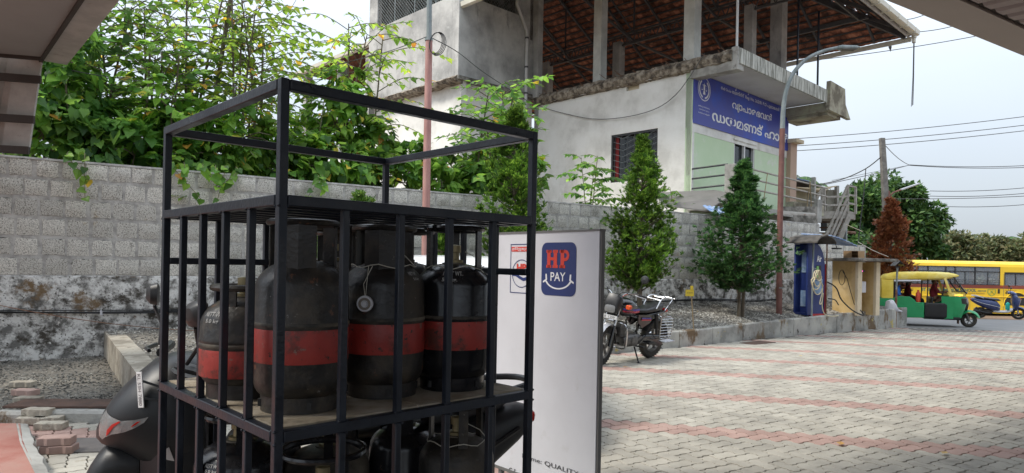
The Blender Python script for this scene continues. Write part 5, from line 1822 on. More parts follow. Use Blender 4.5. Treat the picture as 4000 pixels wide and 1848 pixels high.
# scrub line far behind closing the horizon
for k, (x0, x1, yy, h, m_, lab) in enumerate(((-80, 20, 75, 4.0, m_far1, 'wood'), (15, 130, 95, 3.2, m_far2, 'wood'))):
    mb = MB()
    for _ in range(9000):
        x = random.uniform(x0, x1)
        hh = h * (.7 + .5 * noise.noise(V((x * .12, k, 0))))
        p = V((x, yy + random.uniform(-3, 3), random.uniform(-.5, hh)))
        leaf_add(mb, p, rv(), V((0, -.5, 1)) + rv(.5), random.uniform(.5, 1.0), .5, heart=False)
    o = mb.build('far_wood', m_, smooth=False, fix=False, kind='stuff')
    tag(o, 'distant mixed wood closing the horizon behind the near buildings' if k == 0 else 'distant olive wood closing the horizon beyond the bus', 'wood')
# ================================================================ CYLINDER CAGE
CF = V((-.561, 1.62, 0))
CW, CL_ = .862, .878
MC = frame(CF, RD)
cage = thing('cylinder_cage', 'black welded steel cage of square tube holding two tiers of gas cylinders', 'cage', MC)
def cbar(a, b, w_=.026, nm='bar', m_=None, h_=None):
    mb = MB()
    a, b = V(a), V(b)
    d = (b - a)
    if abs(d.z) > abs(d.x) + abs(d.y): up_ = (1, 0, 0)
    else: up_ = (0, 0, 1)
    mb.bar(a, b, w_, h_ or w_, up=up_)
    return mb.build(nm, m_ or m_black, cage, bevel=.0025, smooth=True)
ZS, ZM, ZTp = 1.085, 1.645, 1.94
PS = .0225
for x, y in ((0, 0), (CW, 0), (0, CL_), (CW, CL_)):
    cbar((x, y, .0), (x, y, ZTp), PS, 'post')
def ringbars(z, w_, nm, h_=None):
    g = PS / 2 + .0006
    cbar((g, 0, z), (CW - g, 0, z), w_, nm, h_=h_); cbar((g, CL_, z), (CW - g, CL_, z), w_, nm, h_=h_)
    cbar((0, g, z), (0, CL_ - g, z), w_, nm, h_=h_); cbar((CW, g, z), (CW, CL_ - g, z), w_, nm, h_=h_)
ringbars(ZTp - .014, .026, 'top_rail')
ringbars(ZM, .027, 'middle_rail')
ringbars(ZS - .014, .027, 'shelf_rail')
ringbars(.51, .030, 'lower_rail')
ringbars(.04, .034, 'base_rail')
for k in range(1, 5):
    f = k / 5
    for (z0, z1) in ((ZS - .002, ZM - .012), (.52, ZS - .029)):
        cbar((CW * f, 0, z0), (CW * f, 0, z1), .0195); cbar((0, CL_ * f, z0), (0, CL_ * f, z1), .0195)
        cbar((CW, CL_ * f, z0), (CW, CL_ * f, z1), .0185)
        if k != 3 : cbar((CW * f, CL_, z0), (CW * f, CL_, z1), .0185)
# roof of the tier: flat bars lying side by side, plus hinged door frame at the back
for k in range(1, 9):
    cbar((PS / 2 + .001, CL_ * k / 9, ZM - .002), (CW - PS / 2 - .001, CL_ * k / 9, ZM - .002), .022, 'roof_slat', h_=.02)
cbar((PS / 2, CL_ - .002, 1.49), (CW - PS / 2, CL_ - .002, 1.49), .022, 'door_rail')
cbar((CW - .002, PS / 2, 1.475), (CW - .002, CL_ - PS / 2, 1.475), .022, 'door_rail')
for x0, x1, nm in ((.012, CW * .5 - .003, 'a'), (CW * .5 + .003, CW - .012, 'b')):
    mb = MB(); mb.box(((x0 + x1) / 2, CL_ / 2, ZS + .001), (x1 - x0, CL_ - .03, .005)); mb.build('shelf_plate', m_dust, cage, smooth=False)
mb = MB(); mb.box((CW / 2, CL_ / 2, .524), (CW - .04, CL_ - .04, .005)); mb.build('lower_plate', m_dust, cage, smooth=False)

wb = MB()
for k in range(0, 6):
    for z in (ZM - .014, ZS + .001, ZS - .03):
        for (x, y) in ((CW * k / 5, -.010), (-.010, CL_ * k / 5)):
            for sg in (-1, 1):
                p_ = V((x, y, z)) + (V((sg * .011, 0, 0)) if y < 0 and x >= 0 else V((0, sg * .011, 0))) + rv(.001)
                wb.lathe([(0, -.004), (.0035, -.003), (.0045, 0), (.003, .003), (0, .004)], 6, Matrix.Translation(p_))
wb.build('weld_beads', m_black, cage, kind='stuff')
# ---- gas cylinders
def cylprof(R, H):
    p = [(0.02, .035), (R * .70, .036)]
    for k in range(7):
        a = rad(-90 + 90 * k / 6)
        p.append((R * (.70 + .30 * math.cos(a)), .036 + .055 * (1 + math.sin(a))))
    zt = H - .085
    zm = .235 if H > .38 else .17
    p += [(R, zm - .008), (R * 1.012, zm - .004), (R * 1.012, zm + .004), (R, zm + .008)]
    for k in range(1, 10):
        a = rad(90 * k / 9)
        p.append((R * (.22 + .78 * math.cos(a)), zt + .085 * math.sin(a)))
    p.append((0.02, H))
    return p
def rad_at(prof, z):
    for (r0, z0), (r1, z1) in zip(prof[:-1], prof[1:]):
        if min(z0, z1) <= z <= max(z0, z1) and z > .1 and abs(z1 - z0) > 1e-6:
            return r0 + (r1 - r0) * (z - z0) / (z1 - z0)
    return .05
def gas_cylinder(x, y, z, label, R=.128, H=.41, band=(.135, .225), mb_=None, md=None, rot=0.0, collar='stays', lines=None, group='gas cylinders on the upper shelf of the cage', seal=False, ch=.115, rr_=None):
    t = thing('gas_cylinder', label, 'gas cylinder', MC @ Matrix.Translation((x, y, z)) @ Matrix.Rotation(rot - RA + rad(0), 4, 'Z'), group)
    m_ = mb_ or m_cyl
    prof = cylprof(R, H)
    mb = MB(); mb.lathe(prof, 40); mb.build('body', m_, t, ang=40)
    mb = MB(); mb.lathe([(R * .80, .05), (R * .80, .0), (R * .83, .0), (R * .84, .055)], 36)
    mb.build('foot_ring', m_, t)
    for k in range(4):
        a = rad(-90 + 20 + k * 90); mb = MB(); mb.box((math.cos(a) * R * .835, math.sin(a) * R * .835, .022), (.012, .012, .02)); mb.build('drain_hole', m_int, t)
    if band:
        mb = MB(); n = 44; lo = []
        mb.lathe([(R * 1.0015, band[0]), (R * 1.006, band[0] + .002), (R * 1.006, band[1] - .002), (R * 1.0015, band[1])], 44)
        mb.build('red_band', m_red, t)
        mb = MB(); zm = band[1] + .012
        mb.lathe([(R * 1.001, zm - .006), (R * 1.016, zm - .003), (R * 1.016, zm + .003), (R * 1.001, zm + .006)], 44)
        mb.build('weld_seam', m_cyld, t)
    # valve
    mb = MB(); mb.lathe([(.0, H - .01), (.030, H - .01), (.030, H + .012), (.017, H + .014), (.015, H + .035), (.022, H + .037), (.022, H + .06), (.012, H + .062), (0, H + .064)], 14)
    mb.build('valve', m_brass, t)
    mb = MB(); mb.lathe([(.0, H - .012), (.042, H - .012), (.040, H + .003), (0, H + .004)], 18); mb.build('bung', m_cyld, t)
    rr = rr_ or R * .72
    if m_ is m_cyld: m_ = m_cyln
    if collar == 'stays':
        mb = MB()
        k0 = 30
        mb.tube([(rr * math.cos(rad(a)), rr * math.sin(rad(a)), H + ch - .01) for a in range(0, 360, 12)], .009, 8, closed=True)
        g_ = mb.build('guard_ring', m_, t)
        for a in (-90, 30, 150):
            w_ = 30
            mb = MB()
            lo = []
            for (z_, q) in ((H - .06, .97), (H - .02, 1.0), (H + ch - .01, 1.0)):
                r_ = rr * q
                lo.append([(r_ * math.cos(rad(a - w_)), r_ * math.sin(rad(a - w_)), z_), (r_ * 1.05 * math.cos(rad(a)), r_ * 1.05 * math.sin(rad(a)), z_), (r_ * math.cos(rad(a + w_)), r_ * math.sin(rad(a + w_)), z_),
                           ((r_ - .004) * math.cos(rad(a + w_)), (r_ - .004) * math.sin(rad(a + w_)), z_), ((r_ - .004) * 1.05 * math.cos(rad(a)), (r_ - .004) * 1.05 * math.sin(rad(a)), z_), ((r_ - .004) * math.cos(rad(a - w_)), (r_ - .004) * math.sin(rad(a - w_)), z_)])
            mb.loft(lo); mb.build('collar_plate', m_, t)
    else:
        mb = MB()
        mb.tube([(rr * math.cos(rad(a)), rr * math.sin(rad(a)), H + ch) for a in range(0, 360, 10)], .0105, 8, closed=True)
        mb.build('guard_ring', m_, t)
        for a in ((-60, 60, 180) if collar == 'ring' else (-90, 20, 150)):
            mb = MB()
            p0 = V((rr * math.cos(rad(a)), rr * math.sin(rad(a)), 0))
            mb.bar(p0 + V((0, 0, H - .05)), p0 + V((0, 0, H + ch)), .030, .008, up=(math.cos(rad(a)), math.sin(rad(a)), 0)); mb.build('collar_stay', m_, t)
    for (s, zc_, h_, wd_, aoff) in (lines or []):
        def fn(x, z, aoff=aoff):
            r_ = rad_at(prof, z) + .0015
            a = rad(-90 + aoff) + x / R
            return (r_ * math.cos(a), r_ * math.sin(a), z)
        text(s, t, Matrix(), -wd_ / 2, wd_ / 2, zc_, zc_ + h_, m_ltxt, .02, fn=fn)
    # twine seal round the collar
    if seal:
        mb = MB()
        mb.tube([((rr + .008) * math.cos(rad(a)), (rr + .008) * math.sin(rad(a)), H - .012 + .006 * math.sin(a * .1)) for a in range(0, 360, 15)], .0016, 5, closed=True)
        mb.tube([(.03, -.02, H + .04), (.07, -.03, H + .02), (rr + .006, -.02, H - .01)], .0014, 4)
        mb.build('seal_wire', m_string, t)
    return t
gas_cylinder(.161, .206, ZS + .004, 'tallest looking worn black cylinder with a red band right behind the front corner post', lines=None, rot=rad(12))
c2 = gas_cylinder(.447, .236, ZS + .004, 'scuffed black cylinder with a red band and a round white seal cap on twine', rot=rad(4), seal=True, lines=[('NETT WT', .372, .010, .045, 62), ('5.0 kg', .355, .010, .03, 64)])
gas_cylinder(.692, .192, ZS + .004, 'clean glossy black cylinder with a red band marked NETT WT. 5.0 kg.', mb_=m_cyln, rot=rad(36), collar='ring', ch=.115, lines=[('NETT WT.', .372, .013, .075, -30), ('5.0 kg.', .350, .015, .052, -35)], seal=True)
gas_cylinder(.112, .484, ZS + .004, 'short dull black cylinder with faded weight lettering at the left of the upper shelf', R=.126, H=.295, band=(.065, .145), rot=rad(-30), lines=[('NETT WT', .243, .013, .075, 8), ('5.0 kg', .222, .014, .05, 8)], collar='ring', ch=.03)
gas_cylinder(.435, .545, ZS + .004, 'black cylinder with a green tinted collar behind the one with the white cap', rot=rad(50), collar='stay3')
gas_cylinder(.715, .50, ZS + .004, 'black cylinder standing behind the clean glossy one', rot=rad(-10), collar='stay3')
gas_cylinder(.60, .77, ZS + .004, 'black cylinder in the far right rear of the upper shelf', rot=rad(30))
# white cap hanging on twine from the second cylinder
mw = MC @ Matrix.Translation((.447, .236, ZS)) @ Matrix.Rotation(rad(20) - RA, 4, 'Z')
pc = P(1425, 1187, 1.945)
M = Matrix.Translation(pc) @ Matrix.Rotation(rad(90), 4, 'X')
capt = thing('seal_cap', 'round dirty white seal cap hanging on twine from the scuffed cylinder', 'cap', M)
mb = MB(); mb.lathe([(0, .002), (.006, .003), (.008, .0), (.012, .001), (.016, .004), (.022, .004), (.024, .001), (.024, -.003), (0, -.004)], 24); mb.build('cap_disc', m_signw, capt)
mb = MB(); mb.lathe([(.011, .0028), (.014, .0048), (.018, .0052), (.011, .0058)], 24); mb.build('rubber_seal', mat('grey_rubber', (.22, .19, .16), 4, .7), capt)
mb = MB(); Mi = M.inverted()
q0, q1 = P(1455, 1040, 1.97), P(1440, 1040, 1.975)
mb.tube([Mi @ (pc + V((0, 0, .022))), Mi @ P(1420, 1110, 1.95), Mi @ q0], .0011, 4); mb.tube([Mi @ (pc + V((0.002, 0, .022))), Mi @ P(1432, 1110, 1.95), Mi @ q1], .0011, 4)
mb.build('twine', m_string, capt)
# lower tier
GL = 'gas cylinders on the lower shelf of the cage'
ZL2 = .53
gas_cylinder(.30, .33, ZL2, 'dusty domed cylinder with the nearer wide black guard ring on the lower shelf', R=.15, H=.275, band=None, mb_=m_cyld, collar='ring', ch=.11, rr_=.125, group=GL, rot=rad(15))
gas_cylinder(.46, .60, ZL2, 'dusty pale cylinder with the farther wide black guard ring on the lower shelf', R=.15, H=.315, band=None, mb_=m_cyld, collar='ring', ch=.12, rr_=.115, group=GL, rot=rad(-10))
gas_cylinder(.70, .17, ZL2, 'brown dusted cylinder with seal twine at the right front of the lower shelf', R=.125, H=.40, band=None, mb_=m_cyl, collar='stay3', group=GL, seal=True, lines=None, rot=rad(20))
gas_cylinder(.72, .50, ZL2, 'cylinder with a tall closed black collar and white emblem on the lower shelf', R=.13, H=.37, band=None, mb_=m_cyln, collar='stays', ch=.15, group=GL, rot=rad(0))
for s_, z_, h_, w_ in (('HP', .43, .022, .035), ('GAS', .405, .014, .04)):
    ta = [o for o in bpy.data.objects if o.get('label', '').startswith('cylinder with a tall closed')][0]
    text(s_, ta, Matrix(), -w_ / 2, w_ / 2, z_, z_ + h_, m_ltxt, .02, fn=lambda x, z: ((.0990) * math.cos(rad(-88) + x / .098), (.0990) * math.sin(rad(-88) + x / .098), z))
gas_cylinder(.13, .56, ZL2, 'glossy black cylinder with small white lettering at the left of the lower shelf', R=.13, H=.40, band=None, mb_=m_cyln, collar='ring', group=GL, lines=[('NETT WT', .345, .010, .05, -12), ('5.0 kg', .33, .010, .04, -12)], ch=.08)
gas_cylinder(.30, .77, ZL2, 'plain black cylinder at the rear of the lower shelf', R=.128, H=.40, band=None, collar='stay3', group=GL)

# ================================================================ STANDING PAYMENT SIGN
SL, SR_ = P(1932, 1000, 4.62), P(2340, 1000, 3.92)
SL.z = SR_.z = 0
MS = frame(SL, SR_ - SL)
MSi = MS.inverted()
SW = (SR_ - SL).length
sn = (MS.to_3x3() @ V((0, -1, 0)))
def SP(u, v): return MSi @ onplane(u, v, SL, sn)
ztop = (SP(1932, 912).z + SP(2340, 898).z) / 2
sign = thing('payment_sign_board', 'white standing board with a navy HP PAY badge standing right of the cage', 'sign board', MS)
mb = MB(); mb.box((SW / 2, .03, (ztop + .12) / 2), (SW - .012, .045, ztop - .12)); mb.build('panel', m_signw, sign, smooth=False)
for c_, d_ in (((SW / 2, .03, ztop), (SW, .055, .012)), ((SW / 2, .03, .115), (SW, .055, .02)), ((.0, .03, ztop / 2 + .06), (.010, .046, ztop - .11)), ((SW, .03, ztop / 2 + .06), (.012, .030, ztop - .11))):
    mb = MB(); mb.box(c_, d_); mb.build('edge_trim', m_sframe, sign, smooth=False)
for x in (.08, SW - .08):
    mb = MB(); mb.box((x, .03, .06), (.03, .03, .12)); mb.box((x, .03, .012), (.05, .5, .024)); mb.build('foot', m_sframe, sign, smooth=False)
def rrect(x0, x1, z0, z1, r, k=6):
    pts = []
    for cx, cz, a0 in ((x1 - r, z1 - r, 0), (x0 + r, z1 - r, 90), (x0 + r, z0 + r, 180), (x1 - r, z0 + r, 270)):
        for i in range(k + 1):
            a = rad(a0 + 90 * i / k); pts.append((cx + r * math.cos(a), cz + r * math.sin(a)))
    return pts
def flat(mb, pts, y): mb.add([(x, y, z) for x, z in pts], [tuple(range(len(pts)))])
bx0, bx1 = SP(2113, 1050).x, SP(2248, 1050).x
bz1, bz0 = SP(2180, 947).z, SP(2180, 1156).z
mb = MB(); flat(mb, rrect(bx0, bx1, bz0, bz1, .045), .0055); mb.build('badge', m_navy, sign, smooth=False)
mb = MB()
bw, bh = bx1 - bx0, bz1 - bz0
def R2(x0, x1, z0, z1): flat(mb, [(bx0 + bw * x0, bz0 + bh * z0), (bx0 + bw * x1, bz0 + bh * z0), (bx0 + bw * x1, bz0 + bh * z1), (bx0 + bw * x0, bz0 + bh * z1)], .0040)
zb, zt = .52, .86
for x in (.17, .36):
    R2(x, x + .10, zb, zt); R2(x - .025, x + .125, zb, zb + .055); R2(x - .025, x + .125, zt - .055, zt)
R2(.27, .36, .665, .72)
R2(.565, .665, zb, zt); R2(.535, .695, zb, zb + .055); R2(.535, .70, zt - .06, zt); R2(.66, .70, .65, .71)
cx, cz, ro, ri = bx0 + bw * .69, bz0 + bh * .755, bh * .105, bh * .045
for k in range(12):
    t0, t1 = rad(-90 + 15 * k), rad(-75 + 15 * k)
    flat(mb, [(cx + ri * math.cos(t0), cz + ri * math.sin(t0)), (cx + ro * math.cos(t0), cz + ro * math.sin(t0)), (cx + ro * math.cos(t1), cz + ro * math.sin(t1)), (cx + ri * math.cos(t1), cz + ri * math.sin(t1))], .004)
mb.build('badge_letters', m_hpred, sign, smooth=False)
text('PAY', sign, Matrix.Translation((0, .0038, 0)), bx0 + bw * .28, bx0 + bw * .71, bz0 + bh * .275, bz0 + bh * .44, m_wprint, .008)
mb = MB()
cx, cz, r = bx0 + bw * .5, bz0 + bh * .34, bw * .37
for k in range(20):
    t0, t1 = rad(200 + 7 * k), rad(207 + 7 * k)
    flat(mb, [(cx + q * math.cos(t), cz + .62 * q * math.sin(t)) for q, t in ((r - .006, t0), (r + .008, t0), (r + .008, t1), (r - .006, t1))], .0042)
for sg in (-1, 1):
    x, z = cx + sg * r * .94, cz - .62 * r * .34
    flat(mb, [(x, z), (x + sg * .028, z - .012), (x + sg * .030, z - .002), (x + sg * .006, z + .012), (x + sg * .008, z + .045), (x - sg * .004, z + .045), (x - sg * .008, z + .01)], .0042)
mb.build('badge_smile', m_wprint, sign, smooth=False)
# second, half hidden emblem box
lx0, lx1 = SP(1991, 1050).x, SP(2080, 1050).x
lz1, lz0 = SP(2036, 953).z, SP(2036, 1146).z
mb = MB()
for (a, b, c, d) in ((lx0, lx1, lz1 - .005, lz1), (lx0, lx1, lz0, lz0 + .005), (lx0, lx0 + .005, lz0, lz1), (lx1 - .005, lx1, lz0, lz1)):
    flat(mb, [(a, c), (b, c), (b, d), (a, d)], .0052)
lcx, lcz, lr = (lx0 + lx1) / 2, lz0 + (lz1 - lz0) * .40, (lx1 - lx0) * .42
for k in range(36):
    t0, t1 = rad(10 * k), rad(10 * k + 10)
    flat(mb, [(lcx + q * math.cos(t), lcz + q * 1.0 * math.sin(t)) for q, t in ((lr * .95, t0), (lr, t0), (lr, t1), (lr * .95, t1))], .0052)
wv = [(-1, .05), (-.6, .02), (-.2, -.16), (.2, -.30), (.6, -.22), (.95, -.1)]
flat(mb, [(lcx + x * lr, lcz + z * lr) for x, z in wv] + [(lcx + x * lr, lcz + (z - .22) * lr) for x, z in reversed(wv)], .0050)
mb.build('emblem_outline', m_navy, sign, smooth=False)
mb = MB(); flat(mb, [(lx0 + .01, lz1 - .05), (lx1 - .01, lz1 - .05), (lx1 - .01, lz1 - .018), (lx0 + .01, lz1 - .018)], .0052); mb.build('emblem_tag', m_hpred, sign, smooth=False)
text('हिन्दुस्तान', sign, Matrix.Translation((0, .004, 0)), lx0 + .016, lx1 - .016, lz1 - .047, lz1 - .021, m_wprint)
text('HP', sign, Matrix.Translation((0, .0044, 0)), lcx - lr * .5, lcx + lr * .5, lcz + lr * .15, lcz + lr * .7, m_hpred, .04)
a, b = SP(2050, 1800), SP(2330, 1855)
text('Name: QUALITY FUELS', sign, Matrix.Translation((0, .004, 0)), a.x - .03, b.x + .06, (a.z + b.z) / 2 - .022, (a.z + b.z) / 2 + .012, m_kprint, 0)
a = SP(1990, 1830)
text('C.S.', sign, Matrix.Translation((0, .004, 0)), a.x - .01, a.x + .07, a.z - .028, a.z + .006, m_kprint, 0)
# ================================================================ POLES
def tubeobj(t, nm, pts, r, m_, n=12):
    mb = MB(); mb.tube(pts, r, n); return mb.build(nm, m_, t)
Yl = 16.5
lp_ = thing('street_lamp', 'tall street lamp, dark red below with grey curved arm, before the blue banner', 'street lamp', Matrix(), 'lamp poles on the gravel bed')
b = P(3043, 1238, Yl); b.z = .3
tubeobj(lp_, 'lower_pole', [b, P(3046, 900, Yl), P(3056, 503, Yl)], [.072, .07, .066], m_poleb)
arm = smoothpath([P(3056, 504, Yl), P(3060, 420, Yl), P(3072, 350, Yl), P(3100, 285, Yl), P(3150, 232, Yl), P(3215, 200, Yl), P(3285, 184, Yl)], 6)
tubeobj(lp_, 'curved_arm', arm, [.060 - .022 * i / len(arm) for i in range(len(arm))], m_galv)
mb = MB(); a, c = P(3272, 186, Yl), P(3345, 178, Yl)
Mx = frame(a, c - a)
mb.hull([(0, .05, -.04, .04, 4), (.08, .10, -.05, .05, 4), (.42, .12, -.045, .035, 4), (.50, .10, -.02, .015, 4)], 12, M=Mx)
mb.build('lamp_head', m_galv, lp_)
mb = MB(); mb.box((.26, 0, -.05), (.32, .18, .012), Mx); mb.build('lamp_glass', m_sframe, lp_, smooth=False)
for z in (.75, 1.35):
    mb = MB(); mb.lathe([(.068, -.015), (.08, -.015), (.08, .015), (.068, .015)], 12, Matrix.Translation(V((b.x + .01 * z, b.y, b.z + z)))); mb.build('clamp_band', m_galv, lp_)
Yp = 10.4
pl_ = thing('lamp_pole', 'faded pink lamp pole with grey upper section and a coil of cable behind the cage', 'lamp pole', Matrix(), 'lamp poles on the gravel bed')
b = P(1660, 1230, Yp); b.z = .3
tubeobj(pl_, 'lower_pole', [b, P(1663, 900, Yp), P(1676, 150, Yp)], [.068, .062, .054], m_polep)
p2 = P(1678, -420, Yp)
tubeobj(pl_, 'upper_pole', [P(1676, 150, Yp), P(1678, -100, Yp), p2, p2 + V((.3, -.3, .5)), p2 + V((1.2, -1.0, .8))], [.042, .040, .036, .033, .03], m_galv)
mb = MB(); q = p2 + V((1.4, -1.15, .83)); mb.box(q, (.5, .2, .07), rz=-.7); mb.build('lamp_head', m_galv, pl_)
mb = MB()
mb.lathe([(.05, -.02), (.062, -.02), (.062, .02), (.05, .02)], 12, Matrix.Translation(P(1675, 155, Yp))); mb.build('collar', m_galv, pl_)
cc = thing('cable_coil', 'loose coil of black cable hung near the top of the faded pink pole', 'cable coil', Matrix())
for k in range(4):
    c = P(1702 + k * 3, 168 + k * 2, Yp - .08)
    mb = MB(); mb.tube([c + V((math.cos(rad(a)) * (.085 + .01 * k) + math.sin(rad(a)) * .05, -.01 * k, math.sin(rad(a)) * (.155 + .006 * k) - math.cos(rad(a)) * .05)) for a in range(0, 360, 15)], .006, 5, closed=True)
    mb.build('loop', m_cable, cc)
def wire(pts, r, label, m_=None, cat='wire', group=None, d=0.0, nm='overhead_wire'):
    mb = MB()
    if len(pts) == 2 and d: pts = sag(pts[0], pts[1], d)
    else: pts = smoothpath(pts, 5)
    mb.tube(pts, r, 5)
    return one(mb, nm, m_ or m_wire2, label, cat, group)
wire([P(1675, 140, Yp), P(1520, 200, 11.5), P(1330, 250, 13), P(1150, 300, 15), P(1000, 305, 16)], .007, 'thin cable running left from the top of the pink pole through the trees')
wire([P(1690, 150, Yp), P(1790, 205, 12), P(1900, 290, 14), P(2100, 420, 16)], .008, 'thin cable running right from the pink pole towards the hall corner')
wire([P(-40, 210, 9.6), P(180, 255, 9.8), P(420, 300, 10.2), P(700, 330, 11.0), P(1010, 330, 12.0), P(1250, 310, 13.5)], .007, 'sagging cable crossing the leaves left of the cage')
GW = 'overhead wires right of the hall'
wl_ = [((3060, 545), (4060, 448), 38, 'highest of the three parallel wires right of the banner'), ((3060, 573), (4060, 482), 38, 'middle of the three parallel wires right of the banner'), ((3060, 592), (4060, 504), 38, 'lowest of the three parallel wires, passing just behind the pole tip'),
       ((3050, 249), (3830, 138), 34, 'wire carrying the bird below the roof eave'), ((3560, 126), (3790, 82), 34, 'short wire between the gutter corner and the station canopy'), ((3490, 77), (3620, 54), 34, 'upper wire crossing behind the gutter'),
       ((3553, 644), (4060, 644), 40, 'upper strand of the double line at the wire joint'), ((3553, 646), (4060, 652), 40, 'lower strand of the double line at the wire joint'),
       ((3632, 746), (4060, 728), 42, 'upper of the wires just above the big dark trees'), ((3632, 766), (4060, 750), 42, 'second of the wires just above the big dark trees'),
       ((3345, 774), (4060, 763), 41, 'third low wire running right from the steel stair'), ((3670, 806), (4060, 794), 43, 'lowest wire at the right above the olive trees')]
for a, b, Y, lab in wl_: wire([P(a[0], a[1], Y), P(b[0], b[1], Y)], .020, lab, group=GW, d=.12)
wire([P(3443, 612, 27), P(3380, 660, 27.5), P(3290, 700, 28), P(3195, 722, 28.5)], .022, 'thick drop cable from the leaning pole down to the site hut', group=GW)
wire([P(3460, 570, 27), P(3553, 645, 33)], .014, 'stay wire from the leaning pole to the wire joint', group=GW, d=.1)
wire([P(3553, 645, 33), P(3445, 672, 31), P(3320, 700, 29), P(3195, 727, 28.5)], .016, 'cable from the wire joint down towards the site hut', group=GW)
wire([P(3553, 645, 33), P(3400, 675, 31), P(3250, 705, 29.5)], .010, 'thinner cable just above the one from the wire joint', group=GW)
wire([P(3382, 660, 27), P(3374, 760, 27), P(3362, 860, 27), P(3352, 960, 27)], .018, 'hanging vertical cable in front of the big dark tree', group=GW)
wire([P(3306, 878, 22), P(3370, 905, 22)], .014, 'short yellow rope from the steel stair towards the dead conifer', m_=m_hose, group=GW)
up_ = thing('utility_pole', 'leaning square concrete utility pole with a small street light arm', 'utility pole', Matrix())
Yu = 27
mb = MB(); a, b = P(3445, 540, Yu), P(3482, 1180, Yu)
mb.add([], [])
for (q, w_) in ((a, .085), (b, .13)): pass
mb.loft([[b + V((x * .13, y * .13, 0)) for x, y in ((-1, -1), (1, -1), (1, 1), (-1, 1))], [a + V((x * .085, y * .085, 0)) for x, y in ((-1, -1), (1, -1), (1, 1), (-1, 1))]])
mb.build('shaft', m_spole, up_, smooth=False)
tubeobj(up_, 'light_arm', [P(3470, 770, Yu - .2), P(3490, 752, Yu - .2), P(3530, 738, Yu - .2)], .03, m_poleb, 8)
mb = MB(); mb.bar(P(3518, 742, Yu - .2), P(3590, 717, Yu - .2), .16, .07); mb.build('light_head', m_silver, up_, bevel=.02)
tubeobj(up_, 'bracket', [P(3474, 815, Yu - .25), P(3474, 745, Yu - .25)], .03, m_poleb, 8)
# bird on the wire
bpz = P(3477, 186, 34)
bird = thing('bird', 'small dark bird perched on the wire below the roof corner', 'bird', Matrix.Translation(bpz))
mb = MB(); loops = []
for (z, r, dx) in ((-.20, .012, .03), (-.14, .02, .02), (-.06, .05, .01), (.03, .075, 0), (.12, .062, -.01), (.17, .038, -.015), (.21, .042, -.02), (.25, .038, -.02), (.275, .012, -.02)):
    loops.append([(dx + math.cos(t * math.pi / 5) * r, math.sin(t * math.pi / 5) * r, z) for t in range(10)])
mb.loft(loops); mb.add([(-.05, -.01, .235), (-.05, .01, .235), (-.095, 0, .225), (-.05, 0, .25)], [(0, 1, 2), (0, 2, 3), (1, 3, 2)])
mb.build('body', m_bird, bird)
mb = MB(); mb.tube([(0, .02, -.05), (0, .02, -.10)], .006, 4); mb.tube([(0, -.02, -.05), (0, -.02, -.10)], .006, 4); mb.build('legs', m_bird, bird)
# little solar light post at the kerb end
b = G(3497, 1278)
Ys = b.y
sp_ = thing('solar_light_post', 'thin rust stained post with a small tent shaped solar light at the kerb end', 'light post', Matrix.Translation(b))
zt_ = zat(3502, 1040, Ys) - b.z
tubeobj(sp_, 'rusty_post', [(0, 0, -.05), (0.01, 0, zt_ * .62)], .032, m_rust, 10)
tubeobj(sp_, 'upper_post', [(.01, 0, zt_ * .62), (.03, 0, zt_)], .026, m_galv, 10)
mb = MB(); mb.box((.03, 0, zt_ - .02), (.10, .08, .04)); mb.bar((.03, 0, zt_), (.03, 0, zt_ + .13), .02); mb.build('bracket', m_bkplast, sp_)
for sg in (-1, 1):
    mb = MB()
    mb.add([(.03, -.13, zt_ + .16), (.03, .13, zt_ + .16), (.03 + sg * .14, .13, zt_ + .02), (.03 + sg * .14, -.13, zt_ + .02)] + [(.03, -.13, zt_ + .145), (.03, .13, zt_ + .145), (.03 + sg * .14, .13, zt_ + .005), (.03 + sg * .14, -.13, zt_ + .005)],
           [(0, 1, 2, 3), (7, 6, 5, 4), (0, 4, 5, 1), (1, 5, 6, 2), (2, 6, 7, 3), (3, 7, 4, 0)])
    mb.build('solar_panel', m_sframe if sg < 0 else m_glassd, sp_, smooth=False)
# yellow notice on a stick at the conifer
b = P(2700, 1190, 13.4); b.z = .3
ys = thing('notice_stick', 'small yellow notice board on a stick beside the light green conifer', 'notice', Matrix.Translation(b))
z1_ = zat(2690, 1156, 13.4) - b.z
tubeobj(ys, 'stick', [(.06, 0, -.05), (0, 0, z1_)], .012, m_wood, 6)
mb = MB(); mb.box((-.04, -.02, z1_ + .06), (.17, .012, .13), rz=0); mb.box((.0, -.02, z1_ + .16), (.06, .012, .09)); mb.build('board', m_ysign, ys, smooth=False)
text('NO ENTRY', ys, Matrix.Translation((0, -.029, 0)), -.10, .02, z1_ + .05, z1_ + .075, m_kprint)

# ================================================================ AIR MACHINE
Ya = 16.6
pf = P(3163, 1244, Ya); zb_ = .34
O = V((pf.x + .06, pf.y, zb_))
XA = KD
MA = frame(O, V((.86, .51, 0)))
air = thing('air_machine', 'dark blue tyre air machine with white Air lettering and a hanging pale hose', 'air machine', MA)
AW, AD, AH = .48, .40, 1.86
out = [(0, .06), (AW, .06), (AW, 1.28)] + [(AW - .02 - (AW - .06) * (1 - math.cos(rad(a))) , 1.28 + (AH - 1.30) * math.sin(rad(a))) for a in range(10, 91, 10)] + [(0, AH)]
mb = MB(); mb.prism(out, Matrix.Translation((0, AD, 0)) @ Matrix.Rotation(rad(90), 4, 'X'), AD); mb.build('cabinet', m_airb, air, smooth=False, bevel=.008)
mb = MB(); mb.box((AW * .5, AD * .5 - .0, .03), (AW + .02, AD + .02, .09)); mb.build('plinth', m_airr, air, smooth=False)
